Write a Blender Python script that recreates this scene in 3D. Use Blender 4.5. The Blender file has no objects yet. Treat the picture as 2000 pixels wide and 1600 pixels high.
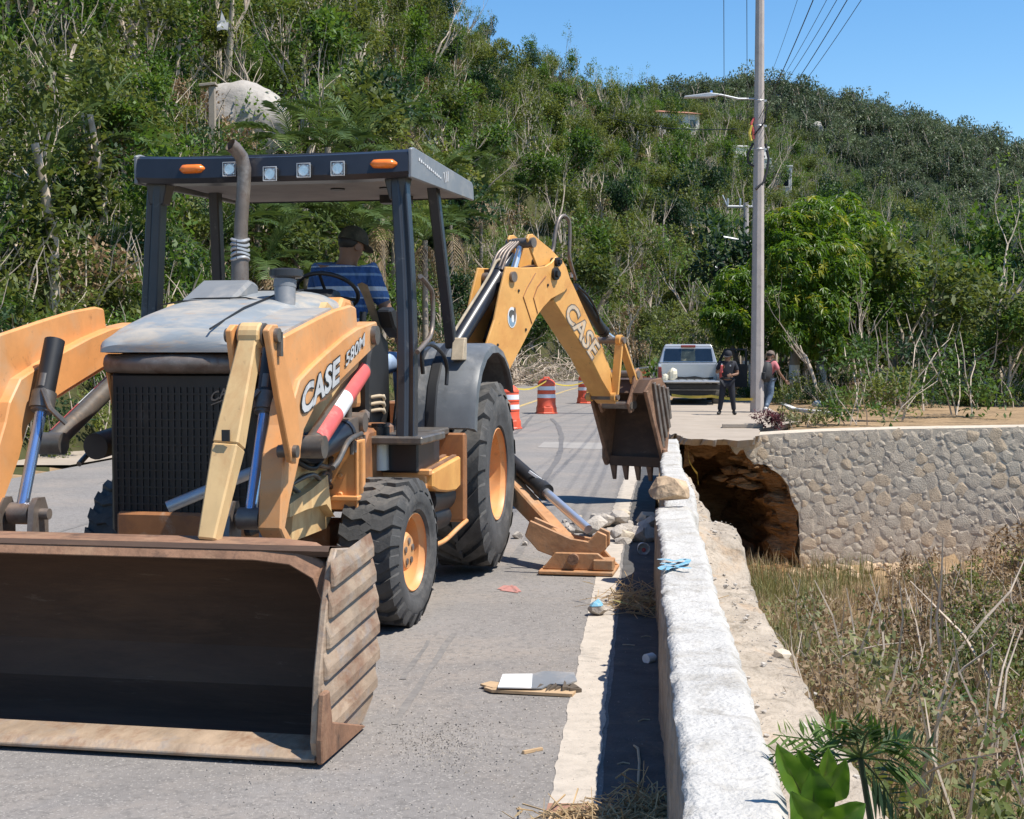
import bpy, bmesh, math, random
from math import sin, cos, pi, radians as R, sqrt, atan2
from mathutils import Vector, Matrix, noise

random.seed(7)
S = bpy.context.scene
COL = S.collection

# ------------------------------------------------------------------ camera, sky, sun, exposure
CAM_H = 1.65
PITCH = math.atan(110 / 2700.0)
cam_d = bpy.data.cameras.new('camera')
cam_d.sensor_fit = 'HORIZONTAL'
cam_d.sensor_width = 36.0
cam_d.lens = 36.0 * 2700 / 2000
cam_d.clip_start = 0.1
cam_d.clip_end = 5000
cam = bpy.data.objects.new('camera', cam_d)
cam.location = (0, 0, CAM_H)
cam.rotation_euler = (pi / 2 - PITCH, 0, 0)
COL.objects.link(cam)
S.camera = cam

SUN_EL = R(62)
SUN_AZ = (0.940, -0.341)          # the sun stands to the right of the road
world = bpy.data.worlds.new('World')
S.world = world
world.use_nodes = True
nt = world.node_tree
nt.nodes.clear()
sky = nt.nodes.new('ShaderNodeTexSky')
sky.sky_type = 'NISHITA'
sky.sun_disc = False
sky.sun_elevation = SUN_EL
sky.sun_rotation = atan2(SUN_AZ[0], SUN_AZ[1])
sky.altitude = 0
sky.air_density = 1.0
sky.dust_density = 0.1
sky.ozone_density = 2.5
bg = nt.nodes.new('ShaderNodeBackground')
bg.inputs['Strength'].default_value = 0.124
wo = nt.nodes.new('ShaderNodeOutputWorld')
sat = nt.nodes.new('ShaderNodeHueSaturation')
sat.inputs['Saturation'].default_value = 1.28
nt.links.new(sky.outputs[0], sat.inputs['Color'])
nt.links.new(sat.outputs[0], bg.inputs[0])
nt.links.new(bg.outputs[0], wo.inputs[0])

sun_d = bpy.data.lights.new('sun', 'SUN')
sun_d.energy = 5.0
sun_d.angle = R(0.53)
sun_d.color = (1.0, 0.95, 0.86)
sun = bpy.data.objects.new('sun', sun_d)
sv = Vector((SUN_AZ[0] * cos(SUN_EL), SUN_AZ[1] * cos(SUN_EL), sin(SUN_EL)))
sun.rotation_euler = sv.to_track_quat('Z', 'Y').to_euler()
sun.location = (20, 0, 30)
COL.objects.link(sun)

S.view_settings.view_transform = 'Standard'
S.view_settings.look = 'None'
S.view_settings.exposure = 0.5
S.view_settings.gamma = 1
S.view_settings.use_curve_mapping = False
S.render.engine = 'CYCLES'
S.cycles.max_bounces = 6
S.cycles.diffuse_bounces = 3
S.cycles.glossy_bounces = 2
S.cycles.transmission_bounces = 3
S.cycles.transparent_max_bounces = 6
S.cycles.use_denoising = True

# ------------------------------------------------------------------ geometry of the view, used to measure places out
FPX = 2700.0


def ray(px, py):
    c, s = cos(PITCH), sin(PITCH)
    x = (px - 1000) / FPX
    y = -(py - 800) / FPX
    return Vector((x, c + y * s, -s + y * c))


EYE = Vector((0, 0, CAM_H))


def at_depth(px, py, Y):
    d = ray(px, py)
    return EYE + d * (Y / d.y)


def on_level(px, py, z=0.0):
    d = ray(px, py)
    return EYE + d * ((z - CAM_H) / d.z)


def on_plane(px, py, p0, n):
    d = ray(px, py)
    return EYE + d * ((p0 - EYE).dot(n) / d.dot(n))


# ------------------------------------------------------------------ helpers
def tag(o, label=None, cat=None, group=None, kind=None):
    if label:
        o['label'] = label
    if cat:
        o['category'] = cat
    if group:
        o['group'] = group
    if kind:
        o['kind'] = kind
    return o


def empty(name, loc=(0, 0, 0), rz=0.0, label=None, cat=None, group=None):
    o = bpy.data.objects.new(name, None)
    o.empty_display_size = 0.2
    o.location = loc
    o.rotation_euler = (0, 0, rz)
    COL.objects.link(o)
    return tag(o, label, cat, group)


def link_mesh(name, me, mat=None, parent=None):
    o = bpy.data.objects.new(name, me)
    if mat is not None and len(me.materials) == 0:
        me.materials.append(mat)
    COL.objects.link(o)
    if parent is not None:
        o.parent = parent
    return o


def copy_tree(o, parent=None):
    c = o.copy()
    COL.objects.link(c)
    if parent is not None:
        c.parent = parent
    for ch in list(o.children):
        copy_tree(ch, c)
    return c


class MB:
    """collects shapes and links them as one mesh object"""

    def __init__(self):
        self.v, self.f, self.mi, self.tint = [], [], [], []
        self.m = 0
        self.use_tint = False

    def add(self, vs, fs):
        b = len(self.v)
        self.v += [tuple(p) for p in vs]
        self.f += [tuple(i + b for i in f) for f in fs]
        self.mi += [self.m] * len(fs)

    def box(self, c, s, rot=None):
        hx, hy, hz = s[0] / 2, s[1] / 2, s[2] / 2
        ps = [Vector((x, y, z)) for z in (-hz, hz) for x, y in ((-hx, -hy), (hx, -hy), (hx, hy), (-hx, hy))]
        if rot is not None:
            ps = [rot @ p for p in ps]
        c = Vector(c)
        self.add([p + c for p in ps], [(3, 2, 1, 0), (4, 5, 6, 7), (0, 1, 5, 4), (1, 2, 6, 5), (2, 3, 7, 6), (3, 0, 4, 7)])

    def hexa(self, bot, top):
        n = len(bot)
        self.add(list(bot) + list(top), [tuple(range(n - 1, -1, -1)), tuple(range(n, 2 * n))] +
                 [(i, (i + 1) % n, n + (i + 1) % n, n + i) for i in range(n)])

    def prism(self, pts, place, a, b):
        """pts: 2-D polygon, place(p, q, t) -> 3-D point, from t=a to t=b"""
        area = sum(pts[i][0] * pts[(i + 1) % len(pts)][1] - pts[(i + 1) % len(pts)][0] * pts[i][1] for i in range(len(pts)))
        pts = list(pts) if area > 0 else list(pts)[::-1]
        self.hexa([place(p, q, a) for p, q in pts], [place(p, q, b) for p, q in pts])

    def cyl(self, a, b, r0, r1=None, n=16, caps=True):
        a, b = Vector(a), Vector(b)
        r1 = r0 if r1 is None else r1
        d = (b - a).normalized()
        x = d.orthogonal().normalized()
        y = d.cross(x)
        vs = []
        for p, r in ((a, r0), (b, r1)):
            for i in range(n):
                t = 2 * pi * i / n
                vs.append(p + x * (r * cos(t)) + y * (r * sin(t)))
        fs = [(i, (i + 1) % n, n + (i + 1) % n, n + i) for i in range(n)]
        if caps:
            fs += [tuple(range(n - 1, -1, -1)), tuple(range(n, 2 * n))]
        self.add(vs, fs)

    def tube(self, pts, r, n=8, caps=True):
        pts = [Vector(p) for p in pts]
        rs = r if isinstance(r, (list, tuple)) else [r] * len(pts)
        vs, fs = [], []
        x = None
        for k, p in enumerate(pts):
            d = (pts[min(k + 1, len(pts) - 1)] - pts[max(k - 1, 0)])
            d = d.normalized() if d.length > 1e-9 else Vector((0, 0, 1))
            if x is None:
                x = d.orthogonal().normalized()
            else:
                x = x - d * x.dot(d)
                x = x.normalized() if x.length > 1e-6 else d.orthogonal().normalized()
            y = d.cross(x)
            for i in range(n):
                t = 2 * pi * i / n
                vs.append(p + x * (rs[k] * cos(t)) + y * (rs[k] * sin(t)))
        for k in range(len(pts) - 1):
            for i in range(n):
                fs.append((k * n + i, k * n + (i + 1) % n, (k + 1) * n + (i + 1) % n, (k + 1) * n + i))
        if caps:
            fs += [tuple(range(n - 1, -1, -1)), tuple(range((len(pts) - 1) * n, len(pts) * n))]
        self.add(vs, fs)

    def lathe(self, prof, place, n=32, close=False):
        """prof: (r, t) pairs; place(r, ang, t) -> point"""
        vs, fs = [], []
        for r, t in prof:
            for i in range(n):
                vs.append(place(r, 2 * pi * i / n, t))
        m = len(prof)
        for k in range(m - 1 if not close else m):
            k2 = (k + 1) % m
            for i in range(n):
                fs.append((k * n + i, k * n + (i + 1) % n, k2 * n + (i + 1) % n, k2 * n + i))
        self.add(vs, fs)

    def loft(self, rings, closed=True, caps=True):
        n = len(rings[0])
        vs = [p for r in rings for p in r]
        fs = []
        for k in range(len(rings) - 1):
            for i in range(n if closed else n - 1):
                fs.append((k * n + i, k * n + (i + 1) % n, (k + 1) * n + (i + 1) % n, (k + 1) * n + i))
        if caps and closed:
            fs += [tuple(range(n - 1, -1, -1)), tuple(range((len(rings) - 1) * n, len(rings) * n))]
        self.add(vs, fs)

    def mesh(self, name='mesh', smooth=None, bevel=0.0, segs=1, fix=True):
        me = bpy.data.meshes.new(name)
        me.from_pydata(self.v, [], self.f)
        if any(self.mi):
            me.polygons.foreach_set('material_index', self.mi)
        if fix or bevel:
            bm = bmesh.new()
            bm.from_mesh(me)
            if fix:
                bmesh.ops.recalc_face_normals(bm, faces=bm.faces)
            if bevel:
                es = [e for e in bm.edges if len(e.link_faces) == 2 and e.calc_face_angle(0) > R(34)]
                if es:
                    bmesh.ops.bevel(bm, geom=es, offset=bevel, segments=segs, affect='EDGES', profile=0.6, clamp_overlap=True)
            bm.to_mesh(me)
            bm.free()
        if self.use_tint:
            at = me.attributes.new('tint', 'FLOAT', 'POINT')
            at.data.foreach_set('value', self.tint)
        if smooth is not None:
            me.polygons.foreach_set('use_smooth', [True] * len(me.polygons))
            me.set_sharp_from_angle(angle=R(smooth))
        me.update()
        return me

    def build(self, name, mat, parent=None, smooth=None, bevel=0.0, segs=1, fix=True, label=None):
        me = self.mesh(name, smooth, bevel, segs, fix)
        for m in (mat if isinstance(mat, (list, tuple)) else [mat]):
            me.materials.append(m)
        o = link_mesh(name, me, None, parent)
        if label:
            o['label'] = label
        return o


def hull_rock(c, s, seed, n=26, rough=0.35):
    """angular broken stone as a convex hull"""
    rnd = random.Random(seed)
    bm = bmesh.new()
    for i in range(n):
        v = Vector((rnd.gauss(0, 1), rnd.gauss(0, 1), rnd.gauss(0, 1))).normalized()
        k = 1 - rough * rnd.random()
        bm.verts.new((v.x * s[0] / 2 * k, v.y * s[1] / 2 * k, v.z * s[2] / 2 * k))
    r = bmesh.ops.convex_hull(bm, input=bm.verts)
    bmesh.ops.delete(bm, geom=[g for g in r['geom_interior'] if isinstance(g, bmesh.types.BMVert)], context='VERTS')
    me = bpy.data.meshes.new('stone')
    bm.to_mesh(me)
    bm.free()
    if c is not None:
        me.transform(Matrix.Translation(c))
    return me


def skin_mesh(verts, edges, radii, sub=2, root=0):
    """one continuous body grown round a skeleton"""
    me = bpy.data.meshes.new('skin')
    me.from_pydata([tuple(v) for v in verts], edges, [])
    o = bpy.data.objects.new('skin', me)
    COL.objects.link(o)
    m = o.modifiers.new('skin', 'SKIN')
    m.use_smooth_shade = True
    sk = me.skin_vertices[0].data
    for i, r in enumerate(radii):
        sk[i].radius = (r, r) if not isinstance(r, (tuple, list)) else r
        sk[i].use_root = (i == root)
    s = o.modifiers.new('sub', 'SUBSURF')
    s.levels = s.render_levels = sub
    dg = bpy.context.evaluated_depsgraph_get()
    out = bpy.data.meshes.new_from_object(o.evaluated_get(dg))
    bpy.data.objects.remove(o)
    bpy.data.meshes.remove(me)
    out.polygons.foreach_set('use_smooth', [True] * len(out.polygons))
    return out


def text_mesh(txt, origin, ex, ey, offset=0.02, lift=0.0, depth=0.0, space=1.0):
    """letters laid on a plane: origin = lower left, ex = along the line (full length), ey = letter height"""
    cu = bpy.data.curves.new('letters', 'FONT')
    cu.body = txt
    cu.offset = offset
    cu.space_character = space
    cu.resolution_u = 3
    o = bpy.data.objects.new('letters', cu)
    COL.objects.link(o)
    dg = bpy.context.evaluated_depsgraph_get()
    me = bpy.data.meshes.new_from_object(o.evaluated_get(dg))
    bpy.data.objects.remove(o)
    bpy.data.curves.remove(cu)
    xs = [v.co.x for v in me.vertices]
    ys = [v.co.y for v in me.vertices]
    x0, x1, y0, y1 = min(xs) + offset, max(xs) - offset, min(ys) + offset, max(ys) - offset
    origin, ex, ey = Vector(origin), Vector(ex), Vector(ey)
    nrm = ex.cross(ey).normalized()
    for v in me.vertices:
        p = origin + ex * ((v.co.x - x0) / (x1 - x0)) + ey * ((v.co.y - y0) / (y1 - y0)) + nrm * lift
        v.co = p
    return me


# ------------------------------------------------------------------ materials
def _n(nt, t, **kw):
    n = nt.nodes.new(t)
    for k, v in kw.items():
        setattr(n, k, v)
    return n


def mat(name, col, rough=0.6, metal=0.0, var=0.25, scale=6.0, bump=0.0, bscale=40.0, dirt=None, damt=0.0, dscale=2.5,
        dirt2=None, d2amt=0.0, d2scale=8.0, coat=0.0, stretch=None, spec=0.5, speck=None, sscale=220, samt=0.0, bdist=0.01, chips=None, camt=0.0, cscale=30):
    """painted, rusty, dusty or stony surface: base colour with soft variation, two layers of wear with a shape of their own"""
    m = bpy.data.materials.new(name)
    m.use_nodes = True
    nt = m.node_tree
    b = nt.nodes['Principled BSDF']
    L = nt.links
    tc = _n(nt, 'ShaderNodeTexCoord')
    src = tc.outputs['Object']
    if stretch:
        mp = _n(nt, 'ShaderNodeMapping')
        mp.inputs['Scale'].default_value = stretch
        L.new(src, mp.inputs[0])
        src = mp.outputs[0]
    no = _n(nt, 'ShaderNodeTexNoise')
    no.inputs['Scale'].default_value = scale
    no.inputs['Detail'].default_value = 6
    no.inputs['Roughness'].default_value = 0.65
    L.new(src, no.inputs['Vector'])
    rmp = _n(nt, 'ShaderNodeValToRGB')
    c = Vector(col[:3])
    lo, hi = c * (1 - var), c * (1 + var)
    rmp.color_ramp.elements[0].position = 0.3
    rmp.color_ramp.elements[1].position = 0.7
    rmp.color_ramp.elements[0].color = (*lo, 1)
    rmp.color_ramp.elements[1].color = (*[min(1, x) for x in hi], 1)
    L.new(no.outputs[0], rmp.inputs[0])
    out = rmp.outputs[0]

    def layer(out, colr, amt, sc, off):
        n2 = _n(nt, 'ShaderNodeTexNoise')
        n2.inputs['Scale'].default_value = sc
        n2.inputs['Detail'].default_value = 8
        n2.inputs['Roughness'].default_value = 0.7
        n2.inputs['Distortion'].default_value = 0.4
        mp = _n(nt, 'ShaderNodeMapping')
        mp.inputs['Location'].default_value = (off, off * 1.7, off * 0.6)
        L.new(src, mp.inputs[0])
        L.new(mp.outputs[0], n2.inputs['Vector'])
        r2 = _n(nt, 'ShaderNodeValToRGB')
        t = 0.78 - 0.5 * amt
        r2.color_ramp.elements[0].position = max(0.0, t - 0.08)
        r2.color_ramp.elements[1].position = min(1.0, t + 0.10)
        r2.color_ramp.elements[0].color = (0, 0, 0, 1)
        r2.color_ramp.elements[1].color = (0.92, 0.92, 0.92, 1)
        L.new(n2.outputs[0], r2.inputs[0])
        mx = _n(nt, 'ShaderNodeMixRGB')
        L.new(r2.outputs[0], mx.inputs[0])
        L.new(out, mx.inputs[1])
        mx.inputs[2].default_value = (*colr[:3], 1)
        return mx.outputs[0], r2.outputs[0]

    wear = None
    if dirt is not None:
        out, wear = layer(out, dirt, damt, dscale, 3.1)
    if dirt2 is not None:
        out, _w = layer(out, dirt2, d2amt, d2scale, 11.3)
    if chips is not None:
        out, _w = layer(out, chips, camt, cscale, 23.7)
    if speck is not None:
        vo = _n(nt, 'ShaderNodeTexVoronoi')
        vo.inputs['Scale'].default_value = sscale
        L.new(tc.outputs['Object'], vo.inputs['Vector'])
        hs = _n(nt, 'ShaderNodeSeparateColor')
        L.new(vo.outputs['Color'], hs.inputs[0])
        gt = _n(nt, 'ShaderNodeMath', operation='GREATER_THAN')
        gt.inputs[1].default_value = 1 - samt
        L.new(hs.outputs[0], gt.inputs[0])
        mx = _n(nt, 'ShaderNodeMixRGB')
        L.new(gt.outputs[0], mx.inputs[0])
        L.new(out, mx.inputs[1])
        mx.inputs[2].default_value = (*speck[:3], 1)
        out = mx.outputs[0]
    L.new(out, b.inputs['Base Color'])
    b.inputs['Roughness'].default_value = rough
    b.inputs['Metallic'].default_value = metal
    b.inputs['Specular IOR Level'].default_value = spec
    b.inputs['Coat Weight'].default_value = coat
    if bump:
        n3 = _n(nt, 'ShaderNodeTexNoise')
        n3.inputs['Scale'].default_value = bscale
        n3.inputs['Detail'].default_value = 5
        L.new(src, n3.inputs['Vector'])
        bp = _n(nt, 'ShaderNodeBump')
        bp.inputs['Strength'].default_value = bump
        bp.inputs['Distance'].default_value = bdist
        L.new(n3.outputs[0], bp.inputs['Height'])
        L.new(bp.outputs[0], b.inputs['Normal'])
    return m


def leaf_mat(name, c0, c1, c2=None, trans=0.35, inst=0.35, rough=0.55):
    """leaf surface: colour runs between c0 and c1 from leaf to leaf, a few turn c2; light passes through"""
    m = bpy.data.materials.new(name)
    m.use_nodes = True
    nt = m.node_tree
    nt.nodes.clear()
    L = nt.links
    at = _n(nt, 'ShaderNodeAttribute', attribute_name='tint')
    oi = _n(nt, 'ShaderNodeObjectInfo')
    mr = _n(nt, 'ShaderNodeMath', operation='MULTIPLY_ADD')
    L.new(oi.outputs['Random'], mr.inputs[0])
    mr.inputs[1].default_value = inst
    L.new(at.outputs['Fac'], mr.inputs[2])
    sc = _n(nt, 'ShaderNodeMath', operation='DIVIDE')
    L.new(mr.outputs[0], sc.inputs[0])
    sc.inputs[1].default_value = 1 + inst
    r = _n(nt, 'ShaderNodeValToRGB')
    e = r.color_ramp.elements
    e[0].position = 0.0
    e[0].color = (*c0, 1)
    e[1].position = 0.82
    e[1].color = (*c1, 1)
    if c2:
        q = e.new(0.96)
        q.color = (*c2, 1)
    L.new(sc.outputs[0], r.inputs[0])
    df = _n(nt, 'ShaderNodeBsdfPrincipled')
    L.new(r.outputs[0], df.inputs['Base Color'])
    df.inputs['Roughness'].default_value = rough
    df.inputs['Specular IOR Level'].default_value = 0.35
    tr = _n(nt, 'ShaderNodeBsdfTranslucent')
    hs = _n(nt, 'ShaderNodeHueSaturation')
    hs.inputs['Hue'].default_value = 0.485
    hs.inputs['Saturation'].default_value = 1.1
    hs.inputs['Value'].default_value = 1.5
    L.new(r.outputs[0], hs.inputs['Color'])
    L.new(hs.outputs[0], tr.inputs[0])
    mx = _n(nt, 'ShaderNodeMixShader')
    mx.inputs[0].default_value = trans
    L.new(df.outputs[0], mx.inputs[1])
    L.new(tr.outputs[0], mx.inputs[2])
    o = _n(nt, 'ShaderNodeOutputMaterial')
    L.new(mx.outputs[0], o.inputs[0])
    return m


DUST = (0.42, 0.33, 0.24)
RUST = (0.13, 0.055, 0.028)
M = dict(
    asphalt=mat('asphalt', (0.225, 0.207, 0.193), 0.92, var=0.14, scale=0.8, bump=0.5, bscale=160, dirt=(0.29, 0.25, 0.215), damt=0.44, dscale=0.6,
                dirt2=(0.155, 0.143, 0.133), d2amt=0.42, d2scale=24, speck=(0.31, 0.285, 0.26), sscale=130, samt=0.08, spec=0.2),
    line=mat('pale_edge_strip', (0.45, 0.395, 0.335), 0.9, var=0.12, scale=9, bump=0.3, bscale=90, dirt=(0.27, 0.24, 0.205), damt=0.33, dscale=7,
             dirt2=(0.15, 0.14, 0.12), d2amt=0.22, d2scale=30, spec=0.2),
    yellow_line=mat('worn_yellow_paint', (0.50, 0.36, 0.14), 0.9, var=0.2, scale=9, dirt=(0.26, 0.23, 0.2), damt=0.5, dscale=4, spec=0.2),
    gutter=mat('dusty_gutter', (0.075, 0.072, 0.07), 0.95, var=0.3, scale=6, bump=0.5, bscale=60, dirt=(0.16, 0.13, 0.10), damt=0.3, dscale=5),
    whitewash=mat('whitewashed_cement', (0.48, 0.46, 0.43), 0.9, var=0.14, scale=3, bump=1.0, bscale=55, dirt=(0.31, 0.285, 0.25), damt=0.40, dscale=6,
                  dirt2=(0.21, 0.195, 0.175), d2amt=0.24, d2scale=26, chips=(0.345, 0.305, 0.25), camt=0.36, cscale=2.2, spec=0.2, bdist=0.012),
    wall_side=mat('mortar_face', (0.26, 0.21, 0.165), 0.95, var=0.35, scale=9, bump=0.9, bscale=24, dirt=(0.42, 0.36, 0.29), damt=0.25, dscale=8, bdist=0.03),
    ledge=mat('weathered_cement', (0.38, 0.32, 0.255), 0.95, var=0.2, scale=4, bump=1.0, bscale=34, dirt=(0.20, 0.165, 0.125), damt=0.40, dscale=7,
              dirt2=(0.42, 0.27, 0.15), d2amt=0.32, d2scale=2, bdist=0.02, spec=0.2),
    concrete=mat('pale_concrete', (0.36, 0.30, 0.24), 0.93, var=0.12, scale=1.2, bump=0.4, bscale=40, dirt=(0.32, 0.26, 0.2), damt=0.35, dscale=1.6, spec=0.2),
    pole=mat('pole_concrete', (0.42, 0.37, 0.34), 0.9, var=0.1, scale=3, bump=0.2, bscale=50, dirt=(0.25, 0.22, 0.2), damt=0.25, dscale=3),
    soil=mat('dry_soil', (0.30, 0.205, 0.12), 1.0, var=0.3, scale=1.5, bump=0.9, bscale=9, dirt=(0.17, 0.12, 0.07), damt=0.4, dscale=2, spec=0.1, bdist=0.06),
    cave=mat('bare_earth', (0.31, 0.175, 0.085), 1.0, var=0.35, scale=2.5, bump=1.0, bscale=6, dirt=(0.16, 0.085, 0.042), damt=0.42, dscale=1.7, stretch=(1, 1, 3.0), spec=0.05, bdist=0.12),
    hill=mat('scrub_soil', (0.060, 0.060, 0.026), 1.0, var=0.45, scale=0.35, bump=0.8, bscale=2, dirt=(0.12, 0.095, 0.055), damt=0.30, dscale=0.18, spec=0.05, bdist=0.2),
    farhill=mat('far_scrub_soil', (0.035, 0.05, 0.028), 1.0, var=0.4, scale=0.05, dirt=(0.08, 0.075, 0.05), damt=0.3, dscale=0.05, spec=0.05),
    stone=mat('wall_stone', (0.54, 0.45, 0.345), 0.92, var=0.16, scale=3.5, bump=0.6, bscale=18, dirt=(0.26, 0.23, 0.20), damt=0.35, dscale=3, spec=0.2, bdist=0.02),
    stone2=mat('wall_stone_warm', (0.57, 0.44, 0.305), 0.92, var=0.16, scale=3.5, bump=0.6, bscale=18, dirt=(0.30, 0.25, 0.2), damt=0.3, dscale=3, spec=0.2, bdist=0.02),
    stone3=mat('wall_stone_grey', (0.53, 0.45, 0.35), 0.92, var=0.16, scale=3.5, bump=0.6, bscale=18, dirt=(0.38, 0.32, 0.25), damt=0.3, dscale=3, spec=0.2, bdist=0.02),
    mortar=mat('wall_mortar', (0.54, 0.455, 0.35), 0.95, var=0.2, scale=4, bump=0.6, bscale=30, dirt=(0.22, 0.18, 0.14), damt=0.3, dscale=3),
    rubble=mat('broken_cement', (0.44, 0.395, 0.345), 0.95, var=0.2, scale=6, bump=0.7, bscale=30, dirt=(0.27, 0.24, 0.21), damt=0.4, dscale=6, spec=0.2, bdist=0.02),
    tanrock=mat('tan_rock', (0.50, 0.36, 0.235), 0.95, var=0.2, scale=5, bump=0.8, bscale=14, dirt=(0.33, 0.23, 0.15), damt=0.4, dscale=5, spec=0.2, bdist=0.03),
    granite=mat('granite', (0.40, 0.365, 0.33), 0.9, var=0.15, scale=1.2, bump=0.6, bscale=6, dirt=(0.20, 0.18, 0.16), damt=0.34, dscale=0.8, spec=0.2, bdist=0.05),
    blue_paint=mat('blue_spray_paint', (0.13, 0.34, 0.47), 0.7, var=0.2, scale=30, dirt=(0.5, 0.52, 0.52), damt=0.40, dscale=40),
    # machine
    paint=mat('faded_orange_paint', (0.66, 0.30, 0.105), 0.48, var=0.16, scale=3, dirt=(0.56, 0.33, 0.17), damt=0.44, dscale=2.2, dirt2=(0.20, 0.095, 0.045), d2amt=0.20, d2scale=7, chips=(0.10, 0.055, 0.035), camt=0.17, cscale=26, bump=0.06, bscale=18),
    paint_pale=mat('sun_bleached_paint', (0.62, 0.42, 0.20), 0.55, var=0.16, scale=4, dirt=(0.50, 0.27, 0.11), damt=0.43, dscale=4, dirt2=(0.20, 0.11, 0.06), d2amt=0.20, d2scale=7, chips=(0.15, 0.085, 0.05), camt=0.15, cscale=26, stretch=(1, 1, 0.5)),
    paint_boom=mat('orange_yellow_paint', (0.70, 0.36, 0.10), 0.45, var=0.13, scale=3, dirt=(0.60, 0.27, 0.07), damt=0.42, dscale=1.8, dirt2=(0.22, 0.10, 0.045), d2amt=0.15, d2scale=9, chips=(0.12, 0.06, 0.035), camt=0.15, cscale=28),
    paint_dusty=mat('dusty_rusted_orange', (0.43, 0.215, 0.095), 0.65, var=0.25, scale=5, dirt=(0.40, 0.27, 0.165), damt=0.45, dscale=3.5, dirt2=(0.15, 0.07, 0.04), d2amt=0.28, d2scale=9, bump=0.2, bscale=30),
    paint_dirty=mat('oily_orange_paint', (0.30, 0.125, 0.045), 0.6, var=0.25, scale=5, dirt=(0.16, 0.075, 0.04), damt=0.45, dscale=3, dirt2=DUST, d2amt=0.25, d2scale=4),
    rust=mat('worn_rusty_steel', (0.25, 0.135, 0.08), 0.75, metal=0.2, var=0.35, scale=6, bump=0.35, bscale=40, dirt=(0.33, 0.20, 0.12), damt=0.38, dscale=4, dirt2=(0.055, 0.036, 0.028), d2amt=0.32, d2scale=5),
    rustdark=mat('dark_rusty_steel', (0.085, 0.050, 0.034), 0.75, metal=0.15, var=0.3, scale=3, bump=0.25, bscale=40, dirt=(0.13, 0.075, 0.047), damt=0.40, dscale=5, dirt2=(0.24, 0.18, 0.135), d2amt=0.17, d2scale=18, stretch=(1, .25, 1)),
    wearplate=mat('scraped_steel', (0.36, 0.265, 0.185), 0.6, metal=0.15, var=0.3, scale=6, bump=0.4, bscale=40, dirt=(0.22, 0.115, 0.065), damt=0.44, dscale=5, dirt2=(0.27, 0.245, 0.23), d2amt=0.36, d2scale=7, stretch=(.5, 1, 1)),
    grey_paint=mat('grey_paint', (0.19, 0.20, 0.212), 0.45, var=0.10, scale=4, dirt=(0.33, 0.31, 0.29), damt=0.33, dscale=3),
    hood_paint=mat('hood_grey_paint_peeling', (0.235, 0.26, 0.28), 0.5, var=0.12, scale=4, dirt=(0.44, 0.385, 0.32), damt=0.52, dscale=2.2, dirt2=(0.40, 0.27, 0.17), d2amt=0.28, d2scale=5, stretch=(1.6, 1, 5.0)),
    fender_paint=mat('scuffed_dark_fender', (0.105, 0.112, 0.12), 0.45, var=0.2, scale=5, dirt=(0.25, 0.24, 0.23), damt=0.36, dscale=3, dirt2=(0.05, 0.05, 0.05), d2amt=0.3, d2scale=4),
    dark_paint=mat('charcoal_paint', (0.018, 0.020, 0.027), 0.35, var=0.2, scale=5, dirt=(0.10, 0.095, 0.09), damt=0.22, dscale=4),
    post_paint=mat('dark_grey_post_paint', (0.026, 0.029, 0.037), 0.35, var=0.15, scale=5, dirt=(0.16, 0.155, 0.15), damt=0.22, dscale=6),
    black=mat('black_plastic', (0.014, 0.014, 0.015), 0.5, var=0.3, scale=6, dirt=(0.06, 0.052, 0.045), damt=0.25, dscale=5),
    rubber=mat('tyre_rubber', (0.066, 0.064, 0.062), 0.85, var=0.3, scale=7, bump=0.25, bscale=60, dirt=(0.16, 0.146, 0.13), damt=0.46, dscale=2.4, dirt2=(0.028, 0.027, 0.026), d2amt=0.3, d2scale=5),
    chrome=mat('chromed_rod', (0.80, 0.80, 0.82), 0.30, metal=0.85, var=0.04, scale=9),
    blue_rod=mat('blue_filmed_rod', (0.36, 0.48, 0.70), 0.22, metal=0.85, var=0.12, scale=9),
    steel=mat('oily_steel', (0.16, 0.145, 0.13), 0.45, metal=0.6, var=0.3, scale=9, dirt=(0.28, 0.21, 0.15), damt=0.35, dscale=8),
    exhaust=mat('heat_stained_pipe', (0.20, 0.165, 0.14), 0.5, metal=0.55, var=0.3, scale=6, dirt=(0.12, 0.055, 0.03), damt=0.32, dscale=7, dirt2=(0.34, 0.31, 0.28), d2amt=0.3, d2scale=5),
    amber=mat('amber_lens', (0.85, 0.20, 0.02), 0.25, var=0.08, scale=20, coat=0.6),
    lens=mat('lamp_glass', (0.62, 0.64, 0.66), 0.15, metal=0.5, var=0.15, scale=40, coat=0.8),
    red=mat('red_reflective_tape', (0.60, 0.10, 0.09), 0.5, var=0.12, scale=9, dirt=(0.62, 0.28, 0.22), damt=0.3, dscale=6),
    white=mat('white_sheeting', (0.72, 0.71, 0.70), 0.5, var=0.06, scale=9, dirt=(0.5, 0.46, 0.4), damt=0.25, dscale=6),
    decal=mat('silver_lettering', (0.50, 0.50, 0.50), 0.5, var=0.22, scale=6, dirt=(0.28, 0.27, 0.26), damt=0.3, dscale=10),
    decal_edge=mat('black_lettering_edge', (0.025, 0.024, 0.024), 0.5, var=0.2, scale=6),
    faded=mat('peeling_lettering', (0.52, 0.42, 0.31), 0.6, var=0.2, scale=6, dirt=(0.68, 0.36, 0.12), damt=0.42, dscale=18),
    drum=mat('orange_drum_plastic', (0.74, 0.105, 0.045), 0.45, var=0.08, scale=4, dirt=(0.45, 0.10, 0.06), damt=0.3, dscale=5),
    band=mat('white_drum_band', (0.74, 0.74, 0.76), 0.4, var=0.05, scale=6, dirt=(0.5, 0.48, 0.46), damt=0.22, dscale=8),
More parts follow.
